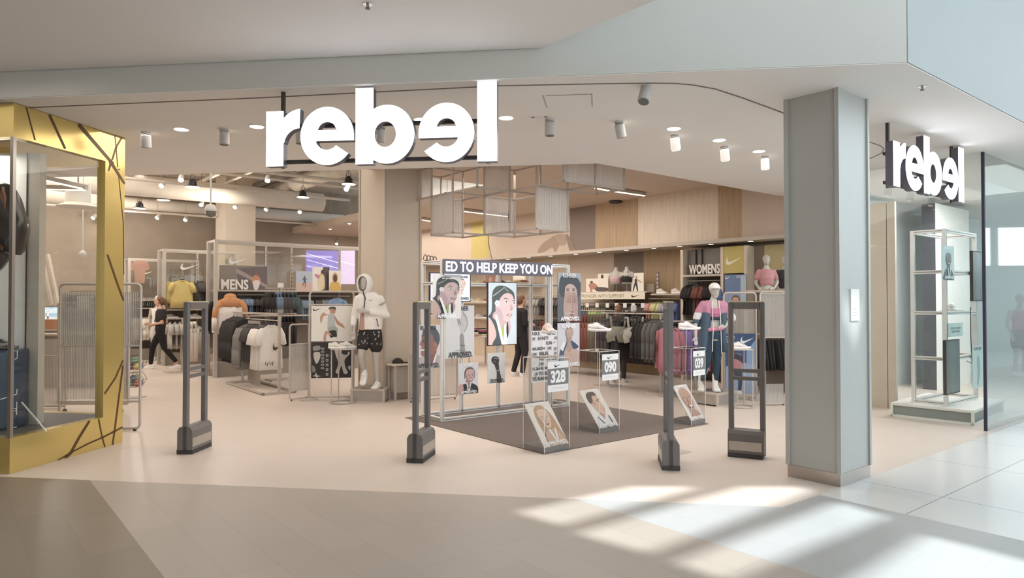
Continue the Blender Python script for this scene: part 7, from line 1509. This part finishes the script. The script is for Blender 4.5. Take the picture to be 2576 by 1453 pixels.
partition(1914, 1977, 1020, 1019, 734, 'tall ribbed partition right of the open gate, next to the pillar', (.60, .985))
t = [o for o in bpy.data.objects if o.get('label', '').startswith('tall ribbed partition')][0]
MB().box(.015, .36, -.004, .004, .04, .33, 'fluted').build('ribbed_panel', t)
pD = P(1950, 950, 12.0); track((pD[0], pD[1]), 0, [('skirt', DK, 'black'), ('skirt', (62, 60, 58), 'soft black')], 8, 'on the rack behind the tall partition', 'skirts behind the tall partition', 'short rack of black skirts behind the tall ribbed partition', z=1.02, L=.62, s=1.1, rot=.1)
# ================================================================ CORRIDOR DISPLAY RIGHT OF THE PILLAR
CA = H(2240, 1046); CBx = H(2450, 1070); rC = math.atan2(CBx[1]-CA[1], CBx[0]-CA[0]); LC = math.hypot(CBx[0]-CA[0], CBx[1]-CA[1])
t = thing('display_platform', 'low white platform with grey sides under the silver frame tower', 'platform', CA, rC); D_ = 1.5
MB().box(.03, LC-.03, .02, D_-.02, .03, .15, 'plinth_side').build('sides', t); m = MB()
MB().box(0, LC, 0, D_, .155, .187, 'white').build('top', t)
for x, y in ((0, 0), (LC-.03, 0), (0, D_-.03), (LC-.03, D_-.03)): m.box(x, x+.03, y, y+.03, 0, .155, 'white')
m.box(0, LC, 0, .03, 0, .03, 'white').box(LC-.03, LC, 0, D_, 0, .03, 'white').box(0, .03, 0, D_, 0, .03, 'white'); m.build('edge_frame', t)
G = thing('display_tower', 'tall silver aluminium frame tower with posters and dark screens on the white platform', 'display frame', (5.84, 9.33, .187), T39)
TW, TD, TH = 1.13, .40, 2.38; G_ = G
def tp(a, b): prof(MB(), a, b, .024).build('post' if a[2] != b[2] else 'rail', G_)
for x in (0, TW):
    for y in (0, TD): tp((x, y, 0), (x, y, TH))
for z in (.024, .62, 1.24, 1.80, TH-.024):
    for y in (0, TD):
        if z in (.62, 1.24, 1.80) and y == TD: continue
        tp((.024, y, z), (TW-.024, y, z))
    for x in (0, TW): tp((x, .024, z), (x, TD-.024, z))
TO = (5.84, 9.33)
def tb_(px0, px1, py0, py1, off, *a, **k): return bd(px0, px1, py0, py1, TO, off, *a, rot=T39, **k)
tb_(2370, 2400, 618, 704, -.06, 'poster', 'pale poster of a smiling runner on the front post of the frame tower', 'poster', (206, 222, 224), lambda A: (A.text('RUNNER', .2, .03, .8, .1, (240, 244, 244), .03), bust(A, .5, .68, (110, 116, 122), (150, 140, 140), .4), face(A, .5, .4, .22, .2, (150, 144, 146), (90, 90, 96), 0, True), ribbon(A, .5, .64), A.text('APPROVED.', .1, .88, .92, .97, (240, 246, 246), .04)))
for x0p, x1p, y0, y1, lab in ((2447, 2474, 632, 757, 'dark upright screen high on the right post of the frame tower'), (2380, 2414, 854, 990, 'dark upright screen low on the front post of the frame tower')):
    tb_(x0p, x1p, y0, y1, -.08, 'portrait_screen', lab, 'screen', (116, 124, 124), lambda A: A.poly([(.2, .1), (.7, .1), (.6, .9), (.3, .9)], (124, 132, 132)), m='gloss', th=.04, frame='black')
tb_(2386, 2422, 812, 846, .0-.04, 'word_board', 'small pale green board with two lines of words on the frame tower', 'poster', (198, 218, 214), lambda A: (A.text('DESIGNED TO HELP KEEP', .14, .3, .84, .46, (96, 106, 108), .02), A.text('YOU ON THE RUN', .2, .54, .76, .70, (96, 106, 108), .02)))
tb_(2447, 2472, 870, 975, -.06, 'poster', 'pale poster headed RUNNER low on the right post of the frame tower', 'poster', (206, 222, 220), lambda A: (A.text('RUNNER', .1, .02, .9, .10, (90, 98, 100), .03), A.poly([(.4, .3), (.6, .25), (.7, .6), (.55, .9), (.4, .9), (.45, .6)], (166, 180, 180))))
q = PL(2394, 788, TO, T39, .1); c, s_ = math.cos(T39), math.sin(T39); sx, sy = TO[0]+q[0]*c-.1*s_, TO[1]+q[0]*s_+.1*c
tag(MB().box(-.16, .16, -.10, .10, -.012, 0, 'acrylic').build('clear_shelf', None, (sx, sy, .187+1.24+.036), T39), 'small clear shelf on the middle rail of the frame tower', 'shelf')
shoe((sx, sy, .187+1.24+.037), T39+.3, 'pale shoe on the clear shelf of the frame tower', c=(226, 226, 224), acc=(190, 190, 190), parts=False)
m = MB().tube([(TO[0]+.9*c, TO[1]+.9*s_-.03, 1.5), (TO[0]+.86*c, TO[1]+.86*s_-.05, 1.1), (TO[0]+.9*c, TO[1]+.9*s_-.05, .7), (TO[0]+.7*c, TO[1]+.7*s_-.05, .75)], .006, 'black', 5); tag(m.build('cable'), 'loose black cable down the right side of the frame tower', 'cable')
q = H(2325, 978); w4 = H(2357, 981); t = thing('tall_panel_box', 'tall box with a dark left side and white face behind the frame tower', 'display box', (w4[0], w4[1], 0), T39)
MB().box(.0, 1.67, .0, .22, 0, 3.34, 'white').build('white_face', t); MB().box(-.012, 0, .0, .22, 0, 3.34, ('paint', (92, 92, 98))).build('dark_side', t)
# glazing of the corridor display
gp_ = H(2480, 1083); gl_ = H(2186, 1046)
def pane(a, b, name, m='glass', z1=3.43):
    r = math.atan2(b[1]-a[1], b[0]-a[0]); L = math.hypot(b[0]-a[0], b[1]-a[1]); o = struct(MB().box(0, L, -.006, .006, .0, z1, m).build(name, None, (*a, 0), r)); return o
pane(along(gp_, Vv, 2.4), gp_, 'window_2'); pane(gp_, along(gp_, Uv, 9), 'window_3', 'glass_milky')
tag(MB().box(-.016, .016, -.016, .016, 0, 3.43, ('paint', (44, 44, 66))).build('glass_edge_post', None, (*gp_, 0), T39), 'dark slim post where the two glass sheets meet at the right', 'post')
q = P(2566, 935, 15.0)
t = small_mannequin(2566, 935, 14.6, 'mannequin in pink vest and dark shorts behind the glass at the right edge', (206, 110, 140), (84, 80, 90))
wallq('wall_side_4', uv(12.3, 5.55), uv(30, 5.55), 0, 3.44, 'plaster_cool')
